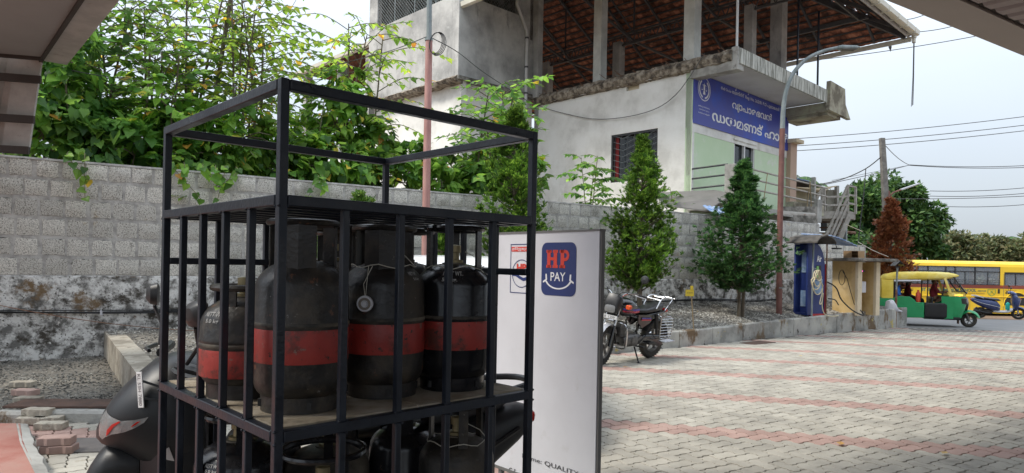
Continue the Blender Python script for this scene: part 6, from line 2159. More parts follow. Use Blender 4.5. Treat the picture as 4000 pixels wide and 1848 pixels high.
mb = MB(); mb.prism([(AW + .003, .05), (AW + .06, .05), (AW + .075, 1.15), (AW + .04, 1.32), (AW + .003, 1.28)], Matrix.Translation((0, AD - .05, 0)) @ Matrix.Rotation(rad(90), 4, 'X'), AD - .05); mb.build('red_fin', m_airr, air, smooth=False)
# recessed left side bay
mb = MB()
for yy in (.03, AD - .03): mb.box((-.10, yy, .93), (.20, .05, 1.74))
mb.box((-.02, AD / 2, .93), (.035, AD - .1, 1.74)); mb.box((-.1, AD / 2, .07), (.2, AD, .06)); mb.box((-.1, AD / 2, 1.83), (.2, AD, .05)); mb.build('side_bay', m_airb, air, smooth=False, bevel=.005)
mb = MB(); mb.box((-.05, AD / 2, 1.35), (.012, .16, .5)); mb.box((-.05, AD / 2, .45), (.012, .2, .4)); mb.build('side_notice', m_poster, air, smooth=False)
text('Air', air, Matrix.Translation((0, -.012, 0)), AW * .26, AW * .66, 1.37, 1.53, m_wprint, .03)
mb = MB(); mb.box((AW * .44, -.004, 1.10), (.20, .012, .36)); mb.build('display_recess', m_bkplast, air, smooth=False)
mb = MB(); mb.box((AW * .34, -.012, 1.12), (.085, .006, .28)); mb.build('screen', m_scr, air, smooth=False)
mb = MB(); mb.box((AW * .44, -.006, .76), (.32, .012, .36)); mb.build('notice', m_poster, air, smooth=False)
text('AIR FILLING', air, Matrix.Translation((0, -.014, 0)), AW * .44 - .13, AW * .44 + .13, .89, .92, m_navy)
mb = MB(); mb.box((AW * .9, -.004, .33), (.012, .01, .5)); mb.build('door_gap', m_int, air, smooth=False)
tubeobj(air, 'roof_post', [(-.12, -.07, 0), (-.10, -.07, 1.92)], .022, m_galv, 10)
tubeobj(air, 'roof_post', [(AW + .04, -.02, 0), (AW + .03, -.02, 1.85)], .018, m_rust, 10)
mb = MB(); loops = []
for k in range(13):
    a = rad(160 - 140 * k / 12)
    x = -.08 + .40 * math.cos(a); z = 1.74 + .27 * math.sin(a)
    w_ = .02 if k % 3 == 0 else 0
    loops.append([(x, -.42, z + w_), (x, AD + .05, z + w_), (x, AD + .05, z - .02), (x, -.42, z - .02)])
mb.loft(loops); mb.build('arched_roof', m_dsheet, air, ang=15)
mb = MB(); loops = []
for k in range(17):
    x = .18 + 1.12 * k / 16; z = 2.06 - .22 * (k / 16) ** 1.4 + .015 * (k % 2)
    loops.append([(x, -.32, z - .04), (x, AD + .1, z + .03), (x, AD + .1, z + .01), (x, -.32, z - .06)])
mb.loft(loops); mb.build('blue_roof_sheet', m_bsheet, air, ang=10)
mb = MB(); mb.box((.86, -.05, 1.72), (.24, .12, .035)); mb.tube([(.86, -.05, 1.74), (.86, 0, 1.9)], .01, 5); mb.build('flood_light', m_bkplast, air)
hose = thing('air_hose', 'pale yellow hose hanging in loops on the left of the air machine', 'hose', MA)
mb = MB()
hx, hy = -.02, -.10
for (w_, h_, dx, k0) in ((.16, .48, 0, 0), (.12, .40, .03, 1), (.18, .60, .03, 2), (.09, .26, .05, 3)):
    c = V((hx + dx, hy - .016 * k0, 1.16 - h_ * .5))
    mb.tube([c + V((w_ * math.sin(rad(a)) * (1.15 if math.cos(rad(a)) < 0 else .7), .0, h_ * .5 * math.cos(rad(a)))) for a in range(0, 360, 15)], .0125, 7, closed=True)
mb.tube(smoothpath([(hx + .16, hy, .95), (hx + .24, hy - .02, .7), (hx + .15, hy - .03, .45), (hx + .12, hy - .03, .33), (hx + .2, hy - .03, .36), (hx + .25, hy - .03, .6), (hx + .2, hy - .04, .3), (hx + .28, hy - .06, .08), (hx + .5, hy - .10, .02), (hx + .78, hy - .10, .03)], 6), .0125, 7)
mb.build('hose_line', m_hose, hose)
mb = MB(); mb.bar((hx, -.09, 1.2), (hx, .03, 1.2), .03); mb.build('hook', m_galv, hose)
# ================================================================ YELLOW METER BOOTH
Yb = 17.3
pf = P(3351, 1226, Yb)
MBt = frame(V((pf.x, pf.y, .34)), V((.93, .37, 0)))
booth = thing('meter_booth', 'small ochre concrete booth with flat roof housing electric meters', 'booth', MBt)
bw_, bh_, bd_ = .66, 1.40, .92
mb = MB(); mb.prism([(0.09, 0), (.09, bh_), (bd_, bh_ + .02), (bd_ - .02, .05), (.6, .0)], Matrix.Translation((.09, 0, 0)) @ Matrix.Rotation(rad(90), 4, 'Z') @ Matrix.Rotation(rad(90), 4, 'X'), .09)
mb.build('left_wall', m_yel, booth, smooth=False)
mb = MB(); mb.box((.06, .045, bh_ / 2), (.15, .09, bh_)); mb.build('left_jamb', m_yell, booth, smooth=False, bevel=.008)
mb = MB(); mb.box((bw_ + .05, bd_ / 2 + .05, bh_ / 2), (.10, bd_, bh_)); mb.build('right_wall', m_yel, booth, smooth=False)
mb = MB(); mb.box((bw_ + .045, .045, bh_ / 2), (.14, .089, bh_)); mb.build('right_jamb', m_yell, booth, smooth=False, bevel=.008)
mb = MB(); mb.box((bw_ / 2 + .05, .62, bh_ / 2), (bw_ - .1, .08, bh_)); mb.build('back_wall', m_yel, booth, smooth=False)
mb = MB(); mb.box((bw_ / 2 + .02, bd_ / 2 - .05, bh_ + .055), (bw_ + .75, bd_ + .5, .075)); mb.build('roof_slab', m_concd, booth, smooth=False, bevel=.015)
mb = MB(); mb.box((.24, .54, 1.05), (.20, .10, .30)); mb.build('meter', m_sframe, booth, bevel=.01)
for k, m_ in enumerate((m_ledw, m_ledp, m_ledb)):
    mb = MB(); mb.lathe([(0, 0), (.022, 0), (.020, .01), (0, .014)], 10, Matrix.Translation((.155 + .05 * k, .06 + .02 * k, 1.16)) @ Matrix.Rotation(rad(90), 4, 'X')); mb.build('indicator_lamp', m_, booth)
mb = MB(); mb.box((.22, .10, 1.16), (.17, .06, .05)); mb.build('lamp_strip', m_bkplast, booth)
mb = MB(); mb.box((.30, .15, .74), (.20, .10, .30)); mb.build('switch_box', m_signw, booth, bevel=.02)
mb = MB(); mb.box((.22, .50, .95), (.10, .12, .10)); mb.box((.22, .50, .62), (.12, .12, .12)); mb.build('meter_board', m_board, booth, bevel=.005)
mb = MB(); mb.tube([(-.0, .5, 1.15), (-.004, .35, .95), (-.01, .22, .6), (-.02, .1, .3), (.1, -.02, .12), (.22, .05, .1)], .009, 6)
mb.tube([(-.001 + 0, .52 + .10 * math.cos(rad(a)), .98 + .2 * math.sin(rad(a))) for a in range(0, 360, 20)], .009, 6, closed=True)
mb.build('booth_cable', m_cable, booth)
q = MBt @ V((.05, .15, bh_ + .095))
cb = thing('cardboard_box', 'open cardboard box lying on the flat roof of the yellow booth', 'box', Matrix.Translation(q) @ Matrix.Rotation(.2, 4, 'Z'))
mb = MB()
for c_, d_ in (((.14, 0, .09), (.008, .30, .18)), ((-.24, 0, .09), (.008, .30, .18)), ((-.05, .15, .09), (.38, .008, .18)), ((-.05, 0, .18), (.39, .31, .006)), ((-.05, 0, .004), (.38, .3, .006)), ((.05, -.15, .09), (.19, .008, .178))): mb.box(c_, d_)
mb.build('carton', m_card, cb, smooth=False)
mb = MB(); mb.box((-.14, -.22, .10), (.18, .14, .004), rz=.1); mb.build('flap', m_card, cb, smooth=False)
wire([MA @ V((AW + .05, .2, .95)), MA @ V((.9, 0, .75)), MA @ V((1.1, -.05, .42)), MBt @ V((-.3, -.1, .15)), MBt @ V((.1, -.08, .02)), MBt @ V((.25, .1, .1))], .018, 'thick black cable sagging from the air machine to the booth foot', m_=m_cable, nm='supply_cable')
wire([P(3235, 1166, 16.6), P(3262, 1172, 16.8), P(3276, 1192, 16.8)], .014, 'short black cable end lying on gravel left of the booth', m_=m_cable, nm='supply_cable')
wire([P(3352, 945, 18), P(3410, 978, 17.5), P(3470, 1003, 17.5)], .009, 'thin string stretched over the booth roof', m_=m_string, nm='string')
# white sack by the booth end of the kerb
q = P(3480, 1195, 19.0); q.z = .35
mb = MB(); mb.hull([(-.16, .05, 0, .16, 2.5), (-.10, .10, 0, .33, 3), (.02, .12, -.02, .36, 3), (.12, .10, 0, .24, 2.5), (.20, .07, 0, .10, 2), (.34, .05, 0, .05, 2)], 14)
one(mb, 'plastic_sack', m_signw, 'white plastic sack slumped on the gravel behind the kerb end', 'sack', mw=Matrix.Translation(q) @ Matrix.Rotation(.2, 4, 'Z'))
# ================================================================ VEHICLES
RX = Matrix.Rotation(rad(90), 4, 'X')
def wheel(parent, x, y, R, w_, name='wheel', spokes=5, tyre=None, rimr=None, M=None, z=None, rimm=None):
    rr = rimr or R * .66
    T = (M or Matrix()) @ Matrix.Translation((x, y, z if z is not None else R)) @ RX
    mb = MB()
    mb.lathe([(rr * .98, -w_ * .42), (rr * .90, -w_ * .40), (rr * .86, -w_ * .2), (rr * .86, w_ * .2), (rr * .90, w_ * .40), (rr * .98, w_ * .42)], 28)
    mb.lathe([(0, -w_ * .55), (rr * .2, -w_ * .55), (rr * .24, -w_ * .3), (rr * .24, w_ * .3), (rr * .2, w_ * .55), (0, w_ * .55)], 16)
    for k in range(spokes):
        a = 2 * math.pi * k / spokes + .3
        d = V((math.cos(a), math.sin(a), 0))
        mb.bar(d * rr * .2, d * rr * .9, rr * (.16 if spokes < 8 else .04), w_ * .35, up=(0, 0, 1))
    o = mb.build(name, rimm or m_alu, parent, mw=T)
    mb = MB()
    prof = []
    for k in range(13):
        a = rad(-115 + 230 * k / 12)
        prof.append((R - w_ * .48 + w_ * .48 * math.cos(a) * 1.0, w_ * .5 * math.sin(a)))
    prof = [(rr, -w_ * .40)] + prof + [(rr, w_ * .40)]
    mb.lathe(prof, 36)
    for k in range(36):
        a = 2 * math.pi * k / 36
        for s_ in (-.25, .25):
            mb.box((math.cos(a) * (R + .001), math.sin(a) * (R + .001), w_ * s_), (.0035, R * .06, w_ * .3), rz=a)
    mb.build('tyre', tyre or m_rub, o)
    return o
def fender(mb, cx, cz, r, a0, a1, hw_, th=.004, n=12, drop=.35, M=None):
    loops = []
    for k in range(n + 1):
        a = rad(a0 + (a1 - a0) * k / n)
        u = V((math.cos(a), 0, math.sin(a)))
        c = V((cx, 0, cz))
        l = []
        for j in range(7):
            t = -1 + 2 * j / 6
            l.append(c + u * (r - drop * hw_ * t * t) + V((0, hw_ * t, 0)))
        l2 = [c + u * (r - th - drop * hw_ * t * t) + V((0, hw_ * t * .97, 0)) for t in [1 - 2 * j / 6 for j in range(7)]]
        loops.append(l + l2)
    mb.loft(loops, M=M)
def part(t, nm, m_, fn, smooth=True, bevel=0, ang=35, M=None):
    mb = MB(); fn(mb); return mb.build(nm, m_, t, smooth=smooth, bevel=bevel, ang=ang, mw=M)

# ---------------- motorcycle
def motorcycle():
    h = V((-.73, -.68, 0)).normalized()
    rear = G(2530, 1398)
    O = rear + h * .62
    M = frame(V((O.x, O.y, gz(O.y))), h, rad(-9)) @ Matrix.Scale(1.05, 4)
    t = thing('motorcycle', 'black commuter motorcycle with purple and red stripes leaning on its side stand by the kerb', 'motorcycle', M)
    ST = Matrix.Translation((.42, 0, .85)) @ Matrix.Rotation(rad(14), 4, 'Z') @ Matrix.Translation((-.42, 0, -.85))
    wheel(t, -.62, 0, .300, .085, 'rear_wheel', 5, tyre=m_rubd)
    wheel(t, .64, 0, .300, .075, 'front_wheel', 5, M=ST)
    part(t, 'front_fender', m_silver, lambda mb: fender(mb, .64, .30, .335, 20, 150, .062), M=ST)
    part(t, 'rear_fender', m_bkplast, lambda mb: fender(mb, -.62, .30, .345, 30, 175, .08))
    def fork(mb):
        for y in (-.085, .085):
            mb.tube([(.43, y, .92), (.545, y, .60)], .019, 10)
    part(t, 'fork_tubes', m_chr, fork, M=ST)
    def fork2(mb):
        for y in (-.085, .085): mb.tube([(.545, y, .60), (.635, y, .30)], .026, 10)
        mb.box((.44, 0, .90), (.07, .22, .03)); mb.box((.47, 0, .74), (.07, .22, .03))
    part(t, 'fork_sliders', m_bkp, fork2, M=ST)
    part(t, 'fuel_tank', m_bkp, lambda mb: mb.hull([(-.06, .085, .74, .86, 2.6), (.04, .12, .72, .93, 2.8), (.18, .145, .70, .985, 2.8), (.30, .14, .72, .985, 2.6), (.38, .10, .76, .95, 2.4), (.42, .05, .80, .90, 2)], 20))
    for (z0, z1, m_) in ((.805, .835, m_bike_p), (.775, .803, m_bike_r)):
        for y in (-1, 1): part(t, 'tank_stripe', m_, lambda mb: mb.add([(x, y * w_, z) for x, w_, z in ((-.03, .112, z0), (.10, .141, z0), (.30, .147, z0 + .01), (.38, .115, z0 + .025), (.38, .112, z1 + .02), (.30, .146, z1 + .01), (.10, .140, z1), (-.03, .112, z1))], [tuple(range(8))]), smooth=False)
    text('SPLENDID', t, Matrix.Translation((.30, .149, .865)) @ Matrix.Rotation(rad(180), 4, 'Z'), 0, .20, 0, .028, m_silver, .02) if False else None
    part(t, 'seat', m_seat, lambda mb: mb.hull([(.02, .06, .76, .80, 2.5), (-.06, .10, .755, .82, 3), (-.22, .125, .745, .825, 3), (-.36, .125, .75, .845, 3), (-.52, .12, .765, .885, 3), (-.66, .10, .79, .90, 2.8), (-.74, .05, .82, .88, 2.2)], 20))
    def panel_(mb):
        for y in (-1, 1):
            mb.prism([(-.46, .72), (-.02, .74), (-.04, .62), (-.16, .53), (-.34, .60)], Matrix.Translation((0, y * .105 + .01, 0)) @ RX, .02)
        mb.hull([(-.82, .03, .72, .78, 2.5), (-.70, .085, .66, .78, 3), (-.44, .10, .64, .76, 3)], 14)
    part(t, 'side_panel', m_bkp, panel_, ang=25)
    for (z, m_) in ((.665, m_bike_p), (.64, m_bike_r)):
        for y in (-.128, .128): part(t, 'panel_stripe', m_, lambda mb: mb.add([(-.34, y, z), (-.10, y, z + .01), (-.10, y, z + .03), (-.34, y, z + .02)], [(0, 1, 2, 3)]), smooth=False)
    def cowl(mb):
        mb.hull([(.40, .07, .90, 1.02, 3), (.46, .125, .82, 1.06, 3), (.53, .13, .78, 1.06, 3), (.585, .115, .77, .985, 3), (.60, .10, .78, .90, 3)], 20)
    part(t, 'headlight_cowl', m_bkplast, cowl, M=ST)
    part(t, 'headlight', m_lamp, lambda mb: mb.hull([(.58, .085, .785, .90, 4), (.612, .082, .79, .895, 4), (.618, .06, .81, .875, 3)], 20), M=ST)
    part(t, 'number_plate', m_plate, lambda mb: mb.box((.60, 0, .725), (.006, .25, .055)), M=ST)
    text('18  1259', t, ST @ Matrix.Translation((.6045, 0, .725)) @ Matrix.Rotation(rad(90), 4, 'Z'), -.09, .09, -.018, .018, m_kprint)
    for y in (-1, 1):
        part(t, 'indicator', m_lamb, lambda mb: mb.hull([(.44, .035, .865, .925, 3, y * .235), (.50, .042, .86, .93, 3, y * .235), (.52, .03, .87, .92, 3, y * .235)], 12), M=ST)
        part(t, 'indicator_stem', m_bkplast, lambda mb: mb.tube([(.47, y * .1, .89), (.47, y * .2, .895)], .011, 6), M=ST)
        def mir(mb):
            mb.tube([(.36, y * .27, 1.09), (.34, y * .31, 1.19), (.37, y * .355, 1.29)], .006, 6)
        part(t, 'mirror_stem', m_bkplast, mir, M=ST)
        part(t, 'mirror', m_bkplast, lambda mb: mb.lathe([(0, -.012), (.045, -.012), (.062, .0), (.062, .01), (.05, .022), (0, .03)], 20, Matrix.Translation((.37, y * .37, 1.315)) @ Matrix.Rotation(rad(80), 4, 'Y')), M=ST)
        part(t, 'grip', m_bkplast, lambda mb: mb.tube([(.30, y * .28, 1.065), (.255, y * .40, 1.05)], .018, 8), M=ST)
        part(t, 'brake_lever', m_silver, lambda mb: mb.tube([(.345, y * .25, 1.065), (.35, y * .30, 1.055), (.31, y * .41, 1.04)], .006, 6), M=ST)
        part(t, 'shock_absorber', m_bkplast, lambda mb: (mb.tube([(-.56, y * .12, .34), (-.52, y * .12, .52)], .018, 8), mb.tube([(-.52, y * .12, .50), (-.48, y * .12, .72)], .028, 10)))
    part(t, 'handlebar', m_chr, lambda mb: mb.tube(smoothpath([(.255, -.41, 1.05), (.31, -.26, 1.075), (.40, -.12, 1.06), (.42, -.05, .99), (.42, .05, .99), (.40, .12, 1.06), (.31, .26, 1.075), (.255, .41, 1.05)], 4), .011, 8), M=ST)
    def frame_(mb):
        mb.tube([(.44, 0, .84), (.36, 0, .55), (.30, 0, .30), (-.10, 0, .26), (-.20, 0, .50), (-.30, 0, .70)], .02, 8)
        for y in (-.09, .09): mb.tube([(.40, 0, .80), (.0, y, .70), (-.5, y, .74), (-.72, y, .76)], .014, 8); mb.tube([(-.20, y, .32), (-.62, y * 1.2, .30)], .018, 8)
        for y in (-.10, .10): mb.tube([(-.10, y, .30), (-.02, y, .62)], .012, 8)
    part(t, 'frame', m_bkp, frame_)
    def engine(mb):
        mb.hull([(-.20, .10, .27, .42, 3), (-.08, .14, .24, .46, 3), (.12, .14, .24, .44, 3), (.22, .10, .26, .40, 3)], 18)
        for k in range(8): mb.box((.24 + k * .004, 0, .42 + k * .019), (.14, .17, .008))
        mb.box((.25, 0, .52), (.10, .12, .22))
        for y in (.145,): mb.lathe([(0, 0), (.075, 0), (.085, .012), (.07, .022), (0, .024)], 20, Matrix.Translation((.02, y - .01, .35)) @ Matrix.Rotation(rad(-90), 4, 'X')); mb.lathe([(0, 0), (.05, 0), (.055, .012), (0, .016)], 16, Matrix.Translation((-.12, y - .01, .36)) @ Matrix.Rotation(rad(-90), 4, 'X'))
    part(t, 'engine', m_alu, engine)
    part(t, 'chain_case', m_bkp, lambda mb: mb.hull([(-.74, .02, .25, .36, 2.5, .12), (-.64, .028, .22, .41, 2.5, .125), (-.30, .028, .28, .43, 2.5, .125), (-.14, .02, .30, .42, 2.5, .125)], 14))
    part(t, 'exhaust', m_chr, lambda mb: (mb.tube([(.30, -.08, .50), (.34, -.12, .36), (.22, -.15, .25), (-.25, -.16, .24)], .02, 8), mb.tube([(-.25, -.16, .24), (-.35, -.165, .26), (-.85, -.17, .34)], [.03, .042, .045], 12)))
    def guard(mb):
        for y in (1,):
            mb.tube(smoothpath([(.36, 0, .64), (.37, .17, .62), (.36, .225, .55), (.335, .225, .33), (.31, .16, .25), (.28, 0, .23)], 4), .0135, 8)
            mb.tube(smoothpath([(.36, 0, .64), (.37, -.17, .62), (.36, -.225, .55), (.335, -.225, .33), (.31, -.16, .25), (.28, 0, .23)], 4), .0135, 8)
    part(t, 'leg_guard', m_chr, guard)
    def saree(mb):
        y = .20
        c = [(-.50, .70), (-.74, .70), (-.83, .60), (-.82, .42), (-.76, .36), (-.56, .36), (-.52, .44)]
        mb.tube(smoothpath([(x, y, z) for x, z in c + [c[0]]], 3), .009, 6)
        for k in range(7):
            z = .40 + .045 * k; mb.tube([(-.52, y, z), (-.81, y + .01, z)], .006, 5)
        mb.tube([(-.50, y, .70), (-.5, .1, .74)], .009, 5); mb.tube([(-.76, y, .37), (-.62, .12, .33)], .008, 5)
        for k in range(4): mb.tube([(-.50, y + .02 + .03 * k, .335), (-.78, y + .02 + .03 * k, .345)], .007, 5)
        mb.tube([(-.50, y, .335), (-.50, y + .12, .335)], .007, 5); mb.tube([(-.78, y, .345), (-.78, y + .12, .345)], .007, 5)
    part(t, 'saree_guard', m_chr, saree)
    def rack(mb):
        for y in (-.10, .10): mb.tube(smoothpath([(-.44, y * 1.25, .82), (-.52, y * 1.3, .95), (-.64, y * 1.2, .99), (-.80, y, .97), (-.95, y * .8, .96)], 4), .011, 8)
        for y in (-.05, 0, .05): mb.tube([(-.66, y, .975), (-.93, y, .955)], .006, 6)
        for x in (-.66, -.80, -.94): mb.tube([(x, -.10, .975 - (x + .66) * -.05), (x, .10, .975 - (x + .66) * -.05)], .008, 6)
        for y in (-.10, .10): mb.tube([(-.92, y * .8, .95), (-.70, y * 1.1, .78)], .009, 6)
        mb.tube([(-.52, -.13, .95), (-.52, .13, .95)], .010, 6)
    part(t, 'luggage_rack', m_chr, rack)
    part(t, 'tail_lamp', m_lred, lambda mb: mb.hull([(-.80, .06, .73, .80, 3), (-.86, .055, .73, .79, 3), (-.88, .03, .745, .775, 2.5)], 14))
    part(t, 'side_stand', m_bkp, lambda mb: (mb.tube([(-.02, .12, .25), (.02, .27, .045)], .012, 8), mb.box((.02, .285, .045), (.06, .05, .012))))
    part(t, 'footrest', m_bkplast, lambda mb: (mb.tube([(-.02, .12, .27), (-.02, .25, .28)], .012, 6), mb.box((-.02, .25, .285), (.05, .09, .022)), mb.tube([(-.05, .16, .30), (-.32, .17, .52)], .008, 6), mb.box((-.33, .19, .30), (.14, .05, .03))))
    part(t, 'cables', m_cable, lambda mb: (mb.tube(smoothpath([(.35, .22, 1.06), (.52, .16, 1.10), (.50, .05, .95), (.38, .03, .85)], 5), .005, 5), mb.tube(smoothpath([(.35, -.22, 1.06), (.50, -.14, 1.12), (.50, -.05, .95)], 5), .005, 5)))
motorcycle()

# ---------------- scooters
def scooter(M, label, paint, seatm, trim, dark=True, steer=0, group=None, nose=0.0, plate=None, fwd=0.0):
    t = thing('scooter', label, 'scooter', M, group)
    ST = Matrix.Translation((.47 + fwd, 0, .8)) @ Matrix.Rotation(rad(steer), 4, 'Z') @ Matrix.Translation((-.47, 0, -.8))
    wheel(t, -.62, 0, .215, .09, 'rear_wheel', 5, tyre=m_rubd)
    wheel(t, .64, 0, .230, .085, 'front_wheel', 5, M=ST)
    part(t, 'front_fender', paint, lambda mb: fender(mb, .64, .23, .275, 5, 165, .075, drop=.5), M=ST)
    part(t, 'fork', m_silver, lambda mb: [mb.tube([(.53, y, .55), (.64, y, .23)], .02, 8) for y in (-.075, .075)], M=ST)
    # apron: shield section rising along the steering axis
    def apron(mb):
        secs = [(.36, .12, .50, .60), (.46, .19, .47, .62), (.60, .225, .42, .66 + nose * .5), (.72, .22, .40, .70 + nose), (.82, .20, .39, .66 + nose * .8), (.92, .16, .38, .56 + nose * .3), (1.0, .10, .37, .48)]
        loops = []
        for z, hw_, x0, x1 in secs:
            l = []
            for j in range(20):
                a = 2 * math.pi * (j + .5) / 20
                c, s_ = math.cos(a), math.sin(a)
                yy = hw_ * math.copysign(abs(s_) ** .75, s_)
                xx = (x0 + x1) / 2 + (x1 - x0) / 2 * math.copysign(abs(c) ** .9, c) * (1 if c < 0 else (1 - .35 * abs(s_)))
                l.append((xx, yy, z))
            loops.append(l)
        mb.loft(loops)
    if not fwd: part(t, 'front_apron', paint, apron, ang=28)
    for y in (() if fwd else (-1, 1)):
        part(t, 'headlight', m_lamp, lambda mb: mb.loft([[(x - .0 * k, y * (w_ + .004 * k), z) for x, w_, z in ((.70 + nose, .05, .76), (.672 + nose, .11, .82), (.60 + nose * .7, .175, .875), (.48, .205, .90), (.55 + nose * .4, .20, .83), (.66 + nose, .13, .74))] for k in (0, 1)], cap=True), ang=20)
        part(t, 'indicator', m_lred if dark else m_lamb, lambda mb: mb.loft([[(x, y * (w_ + .006 * k), z) for x, w_, z in ((.675 + nose, .13, .80), (.63 + nose * .8, .172, .865), (.61 + nose * .7, .180, .855), (.665 + nose, .138, .78))] for k in (0, 1)], cap=True), ang=20)
    if plate:
        part(t, 'number_plate', m_plate, lambda mb: mb.box((0, 0, 0), (.006, .26, .075)), M=Matrix.Translation((.60 + nose * .6, 0.02, 1.0)) @ Matrix.Rotation(rad(-18), 4, 'Y'), bevel=.002)
        text(plate, t, Matrix.Translation((.6045 + nose * .6, 0.02, 1.0)) @ Matrix.Rotation(rad(-18), 4, 'Y') @ Matrix.Rotation(rad(90), 4, 'Z'), -.115, .115, -.022, .022, m_kprint)
        part(t, 'plate_bracket', m_bkplast, lambda mb: (mb.box((.585 + nose * .6, .02, .965), (.03, .05, .03)),))
    def cowl(mb):
        mb.hull([(.26, .06, .98, 1.05, 2.6), (.33, .15, .96, 1.08, 2.8), (.42, .16, .93, 1.08, 2.8), (.50, .12, .90, 1.04, 2.6), (.55, .06, .92, .99, 2.2)], 18)
    part(t, 'handlebar_cowl', paint, cowl, M=ST @ Matrix.Translation((-.16 if fwd else 0, 0, .07 if fwd else 0)) @ Matrix.Scale(.86 if fwd else 1, 4))
    for y in (-1, 1):
        part(t, 'grip', m_bkplast, lambda mb: mb.tube([(.34, y * .14, 1.03), (.30, y * .24, 1.03), (.26, y * .37, 1.02)], [.018, .017, .02], 8), M=ST)
        part(t, 'brake_lever', m_bkplast, lambda mb: mb.tube([(.37, y * .20, 1.03), (.37, y * .26, 1.03), (.31, y * .39, 1.02)], [.008, .008, .010], 6), M=ST)
        part(t, 'mirror_stem', m_bkplast, lambda mb: mb.tube([(.33, y * .22, 1.05), (.31, y * .29, 1.12), (.33, y * .33, 1.19)], .007, 6), M=ST)
        def mirr(mb):
            T = Matrix.Translation((.33, y * .34, 1.235)) @ Matrix.Rotation(rad(y * 12), 4, 'Z') @ Matrix.Rotation(rad(8), 4, 'X')
            mb.hull([(-.02, .045, -.030, .032, 3), (-.012, .062, -.045, .048, 3), (.012, .055, -.040, .040, 3), (.028, .03, -.02, .022, 2.5)], 16, M=T)
        part(t, 'mirror', m_bkplast, mirr, M=ST)
    def floor(mb):
        mb.hull([(-.22, .13, .24, .34, 3), (-.05, .17, .24, .31, 4), (.25, .16, .25, .31, 4), (.42, .12, .30, .42, 3)], 18)
    part(t, 'floorboard', m_bkplast if dark else trim, floor)
    def body(mb):
        mb.hull([(.0, .10, .32, .56, 3), (-.10, .15, .32, .68, 3), (-.30, .18, .34, .74, 3), (-.55, .175, .42, .76, 3), (-.75, .14, .52, .78, 3), (-.90, .09, .62, .79, 2.6), (-.97, .05, .68, .77, 2.2)], 22)
    part(t, 'rear_body', paint, body, ang=30)
    part(t, 'side_trim', trim, lambda mb: [mb.tube(smoothpath([(.0, y * .135, .45), (-.25, y * .187, .52), (-.6, y * .178, .60), (-.88, y * .10, .70)], 4), .011, 6) for y in (-1, 1)])
    part(t, 'seat', seatm, lambda mb: mb.hull([(.02, .05, .70, .74, 2.5), (-.06, .10, .69, .78, 3), (-.25, .145, .71, .80, 3), (-.42, .14, .73, .815, 3), (-.62, .14, .75, .855, 3), (-.78, .10, .77, .85, 2.8), (-.84, .05, .79, .83, 2.4)], 22))
    part(t, 'grab_rail', m_bkplast if dark else trim, lambda mb: mb.tube(smoothpath([(-.58, .15, .80), (-.75, .15, .865), (-.93, .07, .885), (-.93, -.07, .885), (-.75, -.15, .865), (-.58, -.15, .80)], 4), .015, 8))
    part(t, 'tail_lamp', m_lred, lambda mb: mb.hull([(-.90, .07, .70, .76, 3), (-.975, .055, .70, .755, 3), (-.995, .02, .715, .74, 2.5)], 14))
    part(t, 'engine_case', m_alu, lambda mb: mb.hull([(-.20, .06, .20, .36, 3, .08), (-.40, .06, .17, .36, 3, .10), (-.66, .055, .13, .30, 3, .11), (-.74, .03, .16, .26, 2.5, .11)], 14))
    part(t, 'exhaust', m_bkplast, lambda mb: mb.tube([(-.25, -.10, .22), (-.40, -.14, .22), (-.50, -.15, .24), (-.90, -.16, .32)], [.02, .03, .05, .05], 12))
    part(t, 'rear_mudguard', m_bkplast, lambda mb: fender(mb, -.62, .215, .26, 120, 185, .06))
    part(t, 'foot_grille', m_chr, lambda mb: ([mb.tube([(-.50, .20 + .025 * k, .32), (-.76, .20 + .025 * k, .33)], .005, 5) for k in range(5)], mb.tube([(-.50, .16, .33), (-.50, .31, .32), (-.76, .31, .33), (-.76, .16, .33)], .007, 6)))
    return t
hs = V((-.915, -.40, 0)).normalized()
tail = P(2046, 1540, 3.27)
O = V((tail.x, tail.y, 0)) + hs * 1.03
sc1 = scooter(frame(O, hs, rad(-3)) @ Matrix.Scale(1.07, 4), 'charcoal black scooter with white number plate parked behind the cylinder cage', m_scoot, m_seat, m_bkplast, True, 15, fwd=.14)
MSC = sc1.matrix_world.copy()
MSCi = MSC.inverted()
sN = (MSC.to_3x3() @ V((0, 1, 0))).normalized()
def SCP(u, v, y=.12): return MSCi @ onplane(u, v, MSC @ V((0, y, 0)), sN)
# nose: stations measured along the side outline, rounded across
stn = [((374, 1672), (380, 1712), .020), ((392, 1618), (405, 1738), .075), ((420, 1572), (440, 1752), .115), ((465, 1522), (490, 1768), .15), ((520, 1474), (545, 1800), .175), ((585, 1425), (600, 1850), .19), ((655, 1400), (670, 1900), .20), ((735, 1395), (745, 1950), .20), ((800, 1420), (805, 1980), .19)]
nst_ = []
for (tu, tv), (bu, bv), hw_ in stn:
    a, b = SCP(tu, tv, hw_ * .5), SCP(bu, bv, hw_ * .5)
    nst_.append(((a.x + b.x) / 2, hw_, min(a.z, b.z), max(a.z, b.z), 2.4, 0.0))
nst_.sort(key=lambda q: -q[0])
part(sc1, 'front_apron', m_scoot, lambda mb: mb.hull(nst_, 26), ang=50)
def ysurf(x, z, off):
    for q0, q1 in zip(nst_[:-1], nst_[1:]):
        if q1[0] <= x <= q0[0]:
            f = (q0[0] - x) / (q0[0] - q1[0])
            hw_, z0, z1 = [q0[i] + (q1[i] - q0[i]) * f for i in (1, 2, 3)]
            k = min(.999, abs((z - (z0 + z1) / 2) / ((z1 - z0) / 2)))
            return hw_ * (1 - k ** 2.4) ** (1 / 2.4) + off
    return .02 + off
